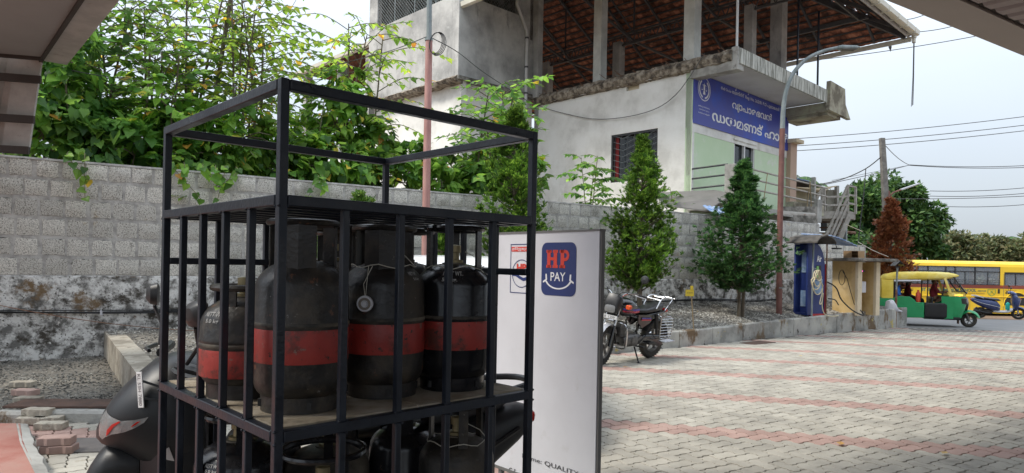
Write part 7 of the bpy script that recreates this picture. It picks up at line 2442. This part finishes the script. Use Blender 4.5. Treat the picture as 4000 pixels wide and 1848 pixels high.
def onnose(pts, off, nm, m_):
    # lens patch wrapped on the flank of the nose, triangulated finely so it follows the curve
    for sg in (1, -1):
        bm = bmesh.new()
        vs = [bm.verts.new((q.x, 0, q.z)) for q in (SCP(u, v, .10) for u, v in pts)]
        bm.faces.new(vs)
        bmesh.ops.triangulate(bm, faces=bm.faces)
        for _ in range(3): bmesh.ops.subdivide_edges(bm, edges=bm.edges, cuts=1, use_grid_fill=True)
        for q in bm.verts: q.co.y = sg * ysurf(q.co.x, q.co.z, off)
        bmesh.ops.recalc_face_normals(bm, faces=bm.faces)
        me = bpy.data.meshes.new(nm); bm.to_mesh(me); bm.free(); me.materials.append(m_)
        me.polygons.foreach_set('use_smooth', [True] * len(me.polygons))
        o = bpy.data.objects.new(nm, me); COL.objects.link(o); o.parent = sc1
onnose([(407, 1614), (440, 1622), (482, 1627), (535, 1617), (590, 1602), (573, 1624), (535, 1648), (497, 1667), (442, 1687), (412, 1706), (397, 1722), (380, 1712), (378, 1690), (382, 1652)], .004, 'headlight', m_lamp)
onnose([(472, 1629), (480, 1630), (450, 1655), (426, 1690), (416, 1700), (420, 1674), (442, 1648)], .007, 'indicator', m_lred)
onnose([(528, 1636), (545, 1622), (560, 1618), (540, 1634), (520, 1646)], .007, 'indicator', m_lred)
fst = []
for tu, tv, hw_ in ((300, 1905, .05), (330, 1846, .08), (368, 1790, .095), (410, 1750, .10), (470, 1735, .10), (540, 1745, .09)):
    a, b = SCP(tu, tv, .06), SCP(tu + 12, tv + 190, .06)
    fst.append(((a.x + b.x) / 2, hw_, min(a.z, b.z), max(a.z, b.z), 2.6, 0.0))
part(sc1, 'fender_cowl', m_bkplast, lambda mb: mb.hull(fst, 20), ang=50)
onnose([(640, 1730), (668, 1712), (700, 1800), (720, 1850), (700, 1850), (660, 1790)], .004, 'side_trim', m_silver)
part(sc1, 'leg_shield', m_scoot, lambda mb: mb.hull([(.30, .17, .28, .80, 3), (.40, .20, .26, .98, 3.5), (.50, .19, .28, .98, 3), (.56, .12, .40, .90, 2.5)], 20))
pcn = P(548, 1523, 2.40)
pm = MSCi @ (Matrix.Translation(pcn) @ Matrix.Rotation(rad(-30), 4, 'Z') @ Matrix.Rotation(rad(-8), 4, 'Y'))
part(sc1, 'number_plate', m_plate, lambda mb: mb.box((0, 0, 0), (.034, .004, .128)), M=pm, bevel=.0015)
text('KL 53H 7880', sc1, pm @ Matrix.Translation((0, -.0026, 0)) @ Matrix.Rotation(rad(90), 4, 'Y'), -.056, .056, -.009, .009, m_kprint)
part(sc1, 'plate_bracket', m_bkplast, lambda mb: (mb.bar((.012, .004, .03), (.05, .05, .0), .008), mb.bar((.012, .004, -.03), (.05, .05, -.05), .008)), M=pm)
h2 = V((.96, -.28, 0)).normalized()
q = P(3900, 1243, 26.0)
sc2 = scooter(frame(V((q.x, q.y, gz(q.y))), h2, rad(6)), 'navy and white scooter parked in front of the yellow bus front wheel', m_blsc, m_seat, m_silver, False, -15)
part(sc2, 'hanging_bag', m_teal, lambda mb: mb.hull([(.22, .05, .36, .60, 3), (.28, .09, .34, .66, 3), (.34, .05, .36, .62, 3)], 12))

# ---------------- people (seated)
def person(name, label, M, shirt, legs, look=0.0, arms='lap', scale=1.0, group=None, hair_long=False):
    J = {'pelvis': (0, 0, .08), 'belly': (-.01, 0, .24), 'chest': (.0, 0, .42), 'neck': (.02, 0, .53), 'head': (.045, 0, .62), 'crown': (.05, 0, .72), 'nose': (.14, 0, .63)}
    E_ = [('pelvis', 'belly'), ('belly', 'chest'), ('chest', 'neck'), ('neck', 'head'), ('head', 'crown')]
    Rr = {'pelvis': .13, 'belly': .125, 'chest': .145, 'neck': .05, 'head': .085, 'crown': .075, 'nose': .02}
    for s_, n in ((1, 'l'), (-1, 'r')):
        J['sh' + n] = (0, .17 * s_, .46)
        if arms == 'drive':
            J['el' + n] = (.13, .24 * s_, .27); J['wr' + n] = (.36, .20 * s_, .30); J['ha' + n] = (.43, .18 * s_, .31)
        else:
            J['el' + n] = (.03, .24 * s_, .22); J['wr' + n] = (.22, .12 * s_, .14); J['ha' + n] = (.29, .08 * s_, .13)
        J['hp' + n] = (.04, .09 * s_, .05); J['kn' + n] = (.44, .12 * s_, .08); J['an' + n] = (.46, .12 * s_, -.33); J['to' + n] = (.60, .13 * s_, -.37)
        E_ += [('chest', 'sh' + n), ('sh' + n, 'el' + n), ('el' + n, 'wr' + n), ('wr' + n, 'ha' + n), ('pelvis', 'hp' + n), ('hp' + n, 'kn' + n), ('kn' + n, 'an' + n), ('an' + n, 'to' + n)]
        Rr.update({'sh' + n: .06, 'el' + n: .043, 'wr' + n: .03, 'ha' + n: .038, 'hp' + n: .09, 'kn' + n: .062, 'an' + n: .04, 'to' + n: .032})
    keys = [k for k in J if k != 'nose']
    me = bpy.data.meshes.new(name)
    me.from_pydata([V(J[k]) * scale for k in keys], [(keys.index(a), keys.index(b)) for a, b in E_], [])
    o = bpy.data.objects.new(name, me)
    COL.objects.link(o)
    sk = o.modifiers.new('skin', 'SKIN')
    for i, k in enumerate(keys):
        r = Rr[k] * scale
        me.skin_vertices[0].data[i].radius = (r, r * (1.25 if k in ('chest', 'pelvis', 'belly') else 1))
        me.skin_vertices[0].data[i].use_root = (k == 'pelvis')
    ss = o.modifiers.new('sub', 'SUBSURF'); ss.levels = 1; ss.render_levels = 1
    dg = bpy.context.evaluated_depsgraph_get(); dg.update()
    m2 = bpy.data.meshes.new_from_object(o.evaluated_get(dg))
    bpy.data.objects.remove(o)
    m2.materials.clear()
    for m_ in (m_skin, shirt, legs): m2.materials.append(m_)
    segs = [(a, b) for a, b in E_]
    def cls(c):
        best, bd = None, 9
        for a, b in segs:
            A, B = V(J[a]) * scale, V(J[b]) * scale
            ab = B - A; f = max(0, min(1, (c - A).dot(ab) / ab.dot(ab)))
            d = (A + ab * f - c).length - (Rr[a] + (Rr[b] - Rr[a]) * f) * scale
            if d < bd: bd, best = d, (a, b)
        a, b = best
        if b in ('neck', 'head', 'crown') and c.z > .50 * scale: return 0
        if b[:2] in ('wr', 'ha'): return 0
        if b[:2] in ('kn', 'an', 'hp'): return 2
        if b[:2] == 'to': return 0
        return 1
    for p_ in m2.polygons:
        p_.use_smooth = True
        p_.material_index = cls(p_.center)
    t = thing(name, label, 'person', M, group)
    b_ = bpy.data.objects.new('body', m2); COL.objects.link(b_); b_.parent = t
    mb = MB(); mb.lathe([(0, 0), (.018, .005), (.012, .03), (0, .045)], 8, Matrix.Translation((.115 * scale, 0, .62 * scale)) @ Matrix.Rotation(rad(75), 4, 'Y'))
    mb.build('nose', m_skin, t)
    for y in (-.03, .03):
        mb = MB(); mb.lathe([(0, -.008), (.007, -.005), (.009, 0), (.007, .005), (0, .008)], 8, Matrix.Translation((.122 * scale, y * scale, .655 * scale))); mb.build('eye', m_int, t)
    mb = MB()
    mb.hull([(-.055, .06, .60, .72, 2.2), (-.03, .088, .57, .77, 2.3), (.02, .096, .62, .795, 2.3), (.07, .088, .68, .79, 2.2), (.105, .05, .71, .765, 2)], 16)
    if hair_long: mb.hull([(-.06, .05, .40, .66, 2.4), (-.03, .085, .42, .70, 2.4), (.01, .08, .50, .68, 2.4)], 14)
    mb.v = [(x * scale, y * scale, z * scale) for x, y, z in mb.v]
    mb.build('hair', m_hair, t)
    return t

# ---------------- auto rickshaw
def rickshaw():
    h = V((.91, -.41, 0)).normalized()
    fw = G(3783, 1278)
    O = fw - h * 1.0
    M = frame(V((O.x, O.y, gz(O.y))), h)
    t = thing('auto_rickshaw', 'green and yellow three wheeled auto rickshaw with passengers turning out of the road', 'rickshaw', M)
    wheel(t, 1.0, 0, .205, .10, 'front_wheel', 6, tyre=m_rubd, rimr=.12)
    for y in (-.55, .55): wheel(t, -1.0, y, .205, .10, 'rear_wheel', 6, tyre=m_rubd, rimr=.12)
    part(t, 'front_fender', m_mgreen, lambda mb: (fender(mb, 1.0, .22, .29, 15, 165, .15, drop=.45, n=14),))
    part(t, 'front_fork', m_alu, lambda mb: (mb.tube([(.92, -.09, .42), (1.0, -.09, .2)], .03, 8), mb.tube([(.92, .09, .42), (1.0, .09, .2)], .03, 8)))
    def side_poly(poly, y, th, m_, nm, bevel=.012):
        part(t, nm, m_, lambda mb: mb.prism([(x, z) for x, z in poly], Matrix.Translation((0, y, 0)) @ RX, th), bevel=bevel, smooth=True)
    for y in (-.62, .645):
        side_poly([(-1.36, .52), (-1.32, .78), (-.98, .80), (-.94, .86), (-.56, .86), (-.44, .76), (-.40, .70), (-.20, .70), (-.20, .26), (-.74, .24), (-.80, .40), (-1.0, .49), (-1.2, .46)], y, .025, m_mgreen, 'rear_side_panel')
    part(t, 'rear_body', m_mgreen, lambda mb: mb.hull([(-1.40, .52, .42, .80, 5), (-1.34, .60, .34, .82, 6), (-.95, .61, .42, .80, 6)], 20))
    for y in (-1, 1): part(t, 'panel_rib', m_mgreen, lambda mb: [mb.bar((-1.3, y * .64, .60 + k * .07), (-.98, y * .64, .60 + k * .07), .02) for k in range(2)])
    part(t, 'floor', m_int, lambda mb: (mb.box((-.30, 0, .28), (2.0, 1.22, .05)), mb.box((-.8, 0, .62), (.5, 1.1, .06)), mb.box((-1.08, 0, .88), (.10, 1.1, .5))), smooth=False)
    part(t, 'passenger_seat', m_seat, lambda mb: mb.box((-.76, 0, .66), (.48, 1.1, .10)), bevel=.03)
    part(t, 'partition', m_seat, lambda mb: mb.box((.02, 0, .66), (.06, 1.0, .40)), bevel=.02)
    part(t, 'storage_box', m_bkplast, lambda mb: mb.hull([(-.18, .05, .29, .66, 6, -.60), (-.12, .06, .27, .70, 7, -.60), (.30, .06, .27, .70, 7, -.60), (.36, .05, .30, .66, 6, -.60)], 20))
    part(t, 'storage_box', m_bkplast, lambda mb: mb.hull([(-.18, .05, .29, .66, 6, .60), (.36, .05, .30, .66, 6, .60)], 20))
    # cab: curved front shield
    def cabloops(zs):
        loops = []
        for z, x1, hw_ in zs:
            l = []
            for j in range(13):
                a = rad(-90 + 180 * j / 12)
                l.append((x1 - .46 + .46 * max(0, math.cos(a)) ** .7, hw_ * math.copysign(abs(math.sin(a)) ** .55, math.sin(a)), z))
            l2 = [(x - .02 if x > .3 else x, y * .96, z) for x, y, z in reversed(l)]
            loops.append(l + l2)
        return loops
    part(t, 'cab_shield', m_mgreen, lambda mb: mb.loft(cabloops([(.27, .78, .58), (.50, .86, .61), (.70, .90, .62), (.90, .88, .62)])))
    for y in (-.605, .625): part(t, 'cab_side', m_mgreen, lambda mb: mb.prism([(.22, .90), (.52, .90), (.52, .26), (.30, .26), (.24, .5)], Matrix.Translation((0, y, 0)) @ RX, .02))
    part(t, 'cab_upper', m_canvas, lambda mb: mb.loft(cabloops([(.905, .882, .62), (1.02, .84, .615)])))
    for y in (-.60, .60): part(t, 'door_pillar', m_canvas, lambda mb: mb.bar((.44, y, 1.0), (.30, y, 1.42), .06), smooth=False)
    part(t, 'nose_panel', m_bkplast, lambda mb: mb.loft([[(x + .012, y, z) for x, y, z in l] for l in cabloops([(.66, .895, .50), (.70, .93, .60), (.84, .93, .60), (.88, .89, .56)])]))
    part(t, 'nose_beak', m_bkplast, lambda mb: mb.hull([(.72, .10, .40, .70, 3), (.88, .16, .46, .86, 3), (.96, .12, .50, .82, 3), (.99, .05, .6, .76, 2.5)], 16))
    for y in (-.40, .40): part(t, 'headlight', m_lamp, lambda mb: mb.lathe([(0, .05), (.06, .045), (.082, .02), (.088, 0), (.088, -.04), (0, -.04)], 20, Matrix.Translation((.86, y, .77)) @ Matrix.Rotation(rad(90), 4, 'Y') @ Matrix.Rotation(rad(-25 * (1 if y > 0 else -1)), 4, 'X')))
    part(t, 'indicator', m_ambon, lambda mb: mb.hull([(.55, .04, .905, .97, 3, -.575), (.68, .04, .905, .97, 3, -.55), (.76, .03, .915, .96, 3, -.50)], 12))
    part(t, 'number_plate', m_ysign, lambda mb: mb.box((.905, 0, .93), (.012, .20, .09)), smooth=False)
    # windshield frame, glass
    def wsf(mb):
        a = [(.86, -.46, 1.03), (.80, -.60, 1.03), (.52, -.56, 1.46), (.56, -.40, 1.48), (.56, .40, 1.48), (.52, .56, 1.46), (.80, .60, 1.03), (.86, .46, 1.03)]
        mb.tube(smoothpath(a + [a[0]], 3), .022, 6)
    part(t, 'windshield_frame', m_bkplast, wsf)
    part(t, 'windshield', m_glass, lambda mb: mb.add([(.86, -.46, 1.03), (.79, -.60, 1.03), (.52, -.55, 1.45), (.56, -.40, 1.47), (.56, .40, 1.47), (.52, .55, 1.45), (.79, .60, 1.03), (.86, .46, 1.03)], [(0, 1, 2, 3), (0, 3, 4, 7), (4, 5, 6, 7)]), smooth=False)
    part(t, 'wiper', m_bkplast, lambda mb: mb.tube([(.87, .05, 1.02), (.72, .25, 1.25)], .008, 5))
    def roof(mb):
        secs = [(-1.30, .50, 1.30, 1.40, 4), (-1.20, .61, 1.27, 1.50, 4.5), (-.9, .645, 1.30, 1.575, 4.5), (-.3, .65, 1.33, 1.60, 4.5), (.2, .64, 1.36, 1.60, 4.5), (.45, .61, 1.40, 1.585, 4), (.60, .56, 1.44, 1.55, 3.5), (.66, .48, 1.47, 1.52, 3)]
        mb.hull(secs, 24)
    part(t, 'roof_canopy', m_canvas, roof, ang=40)
    part(t, 'rear_curtain', m_canvas, lambda mb: (mb.box((-1.28, 0, 1.08), (.04, 1.15, .56)), mb.box((-1.14, -.625, 1.06), (.30, .02, .54)), mb.box((-1.14, .625, 1.06), (.30, .02, .54))), bevel=.01)
    part(t, 'rolled_curtain', m_silver, lambda mb: (mb.tube([(-.98, -.645, 1.31), (-.3, -.65, 1.33)], .035, 8),))
    part(t, 'roof_pillar', m_bkplast, lambda mb: [mb.tube([(x, y, z0), (x2, y, 1.38)], .016, 6) for y in (-.61, .61) for x, x2, z0 in ((-.12, -.12, .7), (-.98, -.98, .8), (.25, .3, .9))])
    part(t, 'handlebar', m_bkplast, lambda mb: mb.tube([(.52, -.3, 1.02), (.60, -.1, .98), (.60, .1, .98), (.52, .3, 1.02)], .018, 6))
    part(t, 'side_mirror', m_bkplast, lambda mb: (mb.tube([(.62, -.60, 1.25), (.66, -.72, 1.25)], .008, 5), mb.hull([(.62, .04, 1.18, 1.28, 3, -.75), (.65, .05, 1.17, 1.29, 3, -.75), (.67, .03, 1.2, 1.26, 3, -.75)], 10)))
    part(t, 'underbody', m_int, lambda mb: (mb.box((-1.0, 0, .30), (.5, .9, .16)), mb.box((.3, 0, .24), (.9, .7, .06))), smooth=False)
    part(t, 'mud_flap', m_rust, lambda mb: mb.box((.74, 0, .20), (.015, .26, .22)), smooth=False)
    GP = 'people riding in the rickshaw'
    person('person', 'driver in a dark red shirt seated at the rickshaw handlebar', M @ Matrix.Translation((.10, -.05, .74)), m_shr, m_sht, arms='drive', scale=.92, group=GP)
    person('person', 'passenger in a bright blue dress at the rear seat of the rickshaw', M @ Matrix.Translation((-.86, -.36, .70)), m_shb, m_shb, scale=.84, group=GP, hair_long=True)
    person('person', 'passenger in dark clothes on the far side of the rear seat', M @ Matrix.Translation((-.82, .05, .70)), m_sht, m_int, scale=.88, group=GP)
    person('person', 'passenger in a maroon top at the middle of the rickshaw', M @ Matrix.Translation((-.52, .32, .70)), m_shr, m_int, scale=.88, group=GP, hair_long=True)
    o = MB(); o.lathe([(0, 0), (.06, 0), (.065, .04), (.065, .25), (.03, .31), (.025, .36), (0, .36)], 14)
    one(o, 'red_bottle', m_fire, 'orange red bottle standing on the rickshaw step beside the partition', 'bottle', mw=M @ Matrix.Translation((-.34, -.5, .70)))
rickshaw()

# ---------------- school bus
def bus():
    Y = 30.0
    x0, x1 = P(3370, 1100, Y).x, P(4330, 1100, Y).x
    g = gz(Y)
    ztop = zat(3700, 1017, Y)
    M = Matrix.Translation((x0, Y, g))
    t = thing('school_bus', 'long yellow school bus with maroon stripe and barred windows parked across the road', 'bus', M)
    Lb = x1 - x0; W_ = 2.1; Hh = ztop - g
    def BZ(v, u=3750): return zat(u, v, Y) - g
    def BX(u): return P(u, 1100, Y).x - x0
    zr, zw1, zw0, zs1, zs0, zb = BZ(1040), BZ(1044), BZ(1112), BZ(1112), BZ(1125), BZ(1222)
    def roofh(mb):
        loops = []
        for x in (0, .1, Lb - .3, Lb):
            e = .25 if x in (0, Lb) else 0
            loops.append([(x, .0 + e * .2, zr), (x, .03 + e, zr + .12), (x, .22 + e, Hh - .04), (x, .6, Hh), (x, W_ - .6, Hh), (x, W_ - .22, Hh - .04), (x, W_ - .03, zr + .12), (x, W_, zr)])
        mb.loft(loops)
    part(t, 'roof', m_busy, roofh, ang=30)
    wins = [(BX(3400), BX(3460)), (BX(3462), BX(3523)), (BX(3526), BX(3583)), (BX(3588), BX(3622)), (BX(3628), BX(3691)), (BX(3697), BX(3728)), (BX(3734), BX(3806)), (BX(3812), BX(3905))]
    wx1 = BX(3907); dwx0, dwx1 = BX(3923), BX(4030)
    mb = MB()
    def wallp(mb, a, b, z0, z1, y=0, th=.05): mb.box(((a + b) / 2, y + th / 2, (z0 + z1) / 2), (b - a, th, z1 - z0))
    for y in (0, W_ - .05):
        wallp(mb, 0, Lb, zb, zs0, y); wallp(mb, wx1, dwx0, zs1, zr, y); wallp(mb, dwx1, Lb, zs1, zr, y); wallp(mb, dwx0, dwx1, BZ(1060), zr, y)
    wallp(mb, 0, .05, zb, zr, .05, W_ - .1); wallp(mb, Lb - .05, Lb, zb, zr, .05, W_ - .1)
    mb.build('body_panels', m_busy, t, smooth=False)
    part(t, 'maroon_stripe', m_busr, lambda mb: (wallp(mb, 0, Lb, zs0, zs1, -.004), wallp(mb, 0, Lb, zs0, zs1, W_ - .046)), smooth=False)
    for x, z0, z1 in ((0, zs1, zr),):
        part(t, 'window_band', m_busd, lambda mb: [wallp(mb, a, b, z0, z1, y, .04) for y in (.005, W_ - .045) for a, b in [(0, BX(3400))] + [(wins[i][1], wins[i + 1][0]) for i in range(len(wins) - 1)] + [(wins[-1][1], wx1)]] + [wallp(mb, 0, wx1, z1 - .03, z1, .003, .04), wallp(mb, 0, wx1, z0, z0 + .02, .003, .04)], smooth=False)
    for a, b in wins:
        w_ = part(t, 'window', m_busd, lambda mb: (wallp(mb, a, b, BZ(1061), BZ(1058.5), .0, .03), wallp(mb, (a + b) / 2 - .012, (a + b) / 2 + .012, zs1, BZ(1061), .0, .03)), smooth=False)
        part(w_, 'pane', m_busg, lambda mb: wallp(mb, a, b, zs1, zr, .02, .006), smooth=False)
        for k in range(3): part(w_, 'window_bar', m_busd, lambda mb: mb.tube([(a, -.03, BZ(1108 - 8 * k)), (b, -.03, BZ(1108 - 8 * k))], .008, 5))
    for a, b in wins:
        part(t, 'far_pane', m_busg, lambda mb: wallp(mb, a, b, zs1, zr, W_ - .03, .006), smooth=False)
    w_ = part(t, 'driver_window', m_busd, lambda mb: (wallp(mb, dwx0, dwx1, BZ(1067), BZ(1061), -.003, .04), wallp(mb, dwx0, dwx0 + .04, zs1, BZ(1067), -.003, .04), wallp(mb, BX(3966), BX(3969), zs1, BZ(1067), -.003, .04), wallp(mb, dwx1 - .04, dwx1, zs1, BZ(1067), -.003, .04)), smooth=False)
    part(w_, 'pane', m_busg, lambda mb: wallp(mb, dwx0, dwx1, zs1, BZ(1067), .02, .006), smooth=False)
    part(t, 'floor', m_int, lambda mb: (mb.box((Lb / 2, W_ / 2, zb + .1), (Lb - .2, W_ - .2, .06)),), smooth=False)
    for k in range(9):
        part(t, 'bus_seat', m_blsc, lambda mb: (mb.box((.6 + k * .78, W_ * .30, BZ(1125) - .05), (.10, .8, .62)), mb.box((.78 + k * .78, W_ * .30, BZ(1125) - .3), (.38, .8, .1))), bevel=.03)
    part(t, 'driver_seat', m_int, lambda mb: (mb.box((BX(3950), .5, BZ(1110)), (.12, .45, .6)), mb.tube([(BX(3990), .3, BZ(1112)), (BX(3990), .7, BZ(1112))], .02, 6)), bevel=.03)
    # seams, rub rail, door gap, vents
    part(t, 'rub_rail', m_busy, lambda mb: (mb.box((Lb / 2, -.015, BZ(1157)), (Lb, .03, .05)), mb.box((Lb / 2, -.012, BZ(1215)), (Lb, .024, .05))), bevel=.008)
    part(t, 'panel_seam', m_sframe, lambda mb: [mb.box((BX(u), -.002, (BZ(1160) + BZ(1213)) / 2), (.01, .006, BZ(1160) - BZ(1213))) for u in (3560, 3650, 3730, 3790, 3847)] + [mb.box((BX(3921), -.002, (BZ(1067) + zb) / 2), (.012, .006, BZ(1067) - zb))], smooth=False)
    part(t, 'air_inlet', m_busd, lambda mb: (mb.box((BX(3902), -.004, BZ(1135)), (.09, .012, .20)), mb.box((BX(3936), -.004, BZ(1141)), (.18, .012, .06))), smooth=False)
    part(t, 'top_lamp', m_lamb, lambda mb: mb.box((BX(3912), 0, zs1 - .04), (.12, .02, .03)))
    part(t, 'wheel_arch', m_busd, lambda mb: [mb.prism([(math.cos(rad(a)) * .56, math.sin(rad(a)) * .56) for a in range(0, 181, 15)], Matrix.Translation((cx, .03, .46)) @ RX, .04) for cx in (BX(3972), BX(3480))], smooth=False)
    part(t, 'arch_lip', m_busy, lambda mb: [mb.tube([(cx + math.cos(rad(a)) * .58, -.01, .46 + math.sin(rad(a)) * .58) for a in range(-5, 186, 10)], .02, 6) for cx in (BX(3972), BX(3480))])
    for cx in (BX(3972), BX(3480)):
        for y in (.20, W_ - .2): wheel(t, cx, y - .0, .45, .24, 'wheel', 8, tyre=m_rubd, rimr=.27)
    part(t, 'chassis', m_int, lambda mb: mb.box((Lb / 2, W_ / 2, .38), (Lb - 1, .9, .2)), smooth=False)
    text('ST ENGLISH MEDIUM SCHOOL', t, Matrix.Translation((0, -.008, 0)), BX(3600), BX(3814), BZ(1139), BZ(1127), m_busl, .03)
    text('AMAYOOR', t, Matrix.Translation((0, -.008, 0)), BX(3819), BX(3853), BZ(1138), BZ(1132), m_busl, .02)
    text('Ph: 0466 2265910, 9946230462', t, Matrix.Translation((0, -.008, 0)), BX(3756), BX(3847), BZ(1148), BZ(1143), m_busr, .0)
    text('CHILDREN ON BOARD', t, Matrix.Translation((0, -.008, 0)), BX(3925), BX(3972), BZ(1133), BZ(1130), m_busr, .0)
    def crest(mb):
        cx, cz = BX(3874), BZ(1139)
        for r0, r1 in ((1.0, .92), (.84, .80)):
            pts = [(-.18, .13), (.18, .13), (.19, -.03), (.12, -.13), (0, -.19), (-.12, -.13), (-.19, -.03)]
            for i in range(7):
                a, b = pts[i], pts[(i + 1) % 7]
                mb.add([(cx + a[0] * r0, -.008, cz + a[1] * r0), (cx + b[0] * r0, -.008, cz + b[1] * r0), (cx + b[0] * r1, -.008, cz + b[1] * r1), (cx + a[0] * r1, -.008, cz + a[1] * r1)], [(0, 1, 2, 3)])
        for sg in (-1, 1): mb.tube([(cx - sg * .1, -.008, cz - .08), (cx + sg * .05, -.008, cz + .07)], .008, 4)
    part(t, 'school_crest', m_mgreen, crest, smooth=False)
bus()

# ---------------- white car behind the cage
def car():
    O = P(1790, 1100, 6.9)
    h = V((.10, -1, 0)).normalized()
    M = frame(V((O.x, O.y, 0)), h)
    t = thing('white_car', 'white hatchback parked close behind the cylinder cage and the payment sign', 'car', M)
    part(t, 'body', m_carw, lambda mb: mb.hull([(-1.80, .62, .42, .80, 4), (-1.70, .78, .28, .95, 5), (-1.2, .82, .24, 1.0, 6), (0, .83, .22, .98, 6), (.9, .82, .24, .96, 6), (1.45, .78, .28, .86, 5), (1.75, .66, .34, .72, 4), (1.82, .5, .42, .62, 3)], 28))
    part(t, 'roof', m_carw, lambda mb: mb.hull([(-1.55, .58, 1.38, 1.46, 4), (-1.3, .63, 1.42, 1.54, 4), (-.3, .64, 1.46, 1.585, 4), (.35, .62, 1.43, 1.55, 4), (.50, .58, 1.40, 1.47, 4)], 20))
    part(t, 'glasshouse', m_glassd, lambda mb: mb.hull([(-1.66, .70, .95, 1.10, 5), (-1.50, .66, .95, 1.40, 6), (-.4, .66, .95, 1.47, 6), (.42, .64, .95, 1.43, 6), (1.05, .72, .93, .99, 5)], 24), ang=25)
    part(t, 'pillar', m_carw, lambda mb: [mb.bar((a, y * ya, .95), (b, y * yb, z), .05, .04) for y in (-1, 1) for a, b, z, ya, yb in ((1.04, .46, 1.43, .72, .60), (-.35, -.40, 1.47, .70, .635), (-1.62, -1.45, 1.42, .70, .62))], smooth=False)
    for x in (-1.15, 1.15):
        for y in (-.74, .74): wheel(t, x, y, .29, .17, 'wheel', 7, rimr=.19, rimm=m_silver)
    for y in (-1, 1):
        part(t, 'headlight', m_lamp, lambda mb: mb.hull([(1.45, .14, .62, .78, 3, y * .60), (1.66, .13, .58, .74, 3, y * .56), (1.78, .06, .60, .68, 2.5, y * .5)], 14))
        part(t, 'door_mirror', m_carw, lambda mb: mb.hull([(.62, .05, .98, 1.10, 3, y * .90), (.70, .09, .96, 1.12, 3, y * .90), (.76, .05, .98, 1.08, 3, y * .90)], 12))
    part(t, 'grille', m_bkplast, lambda mb: mb.box((1.80, 0, .45), (.06, .9, .14)), bevel=.02)
car()
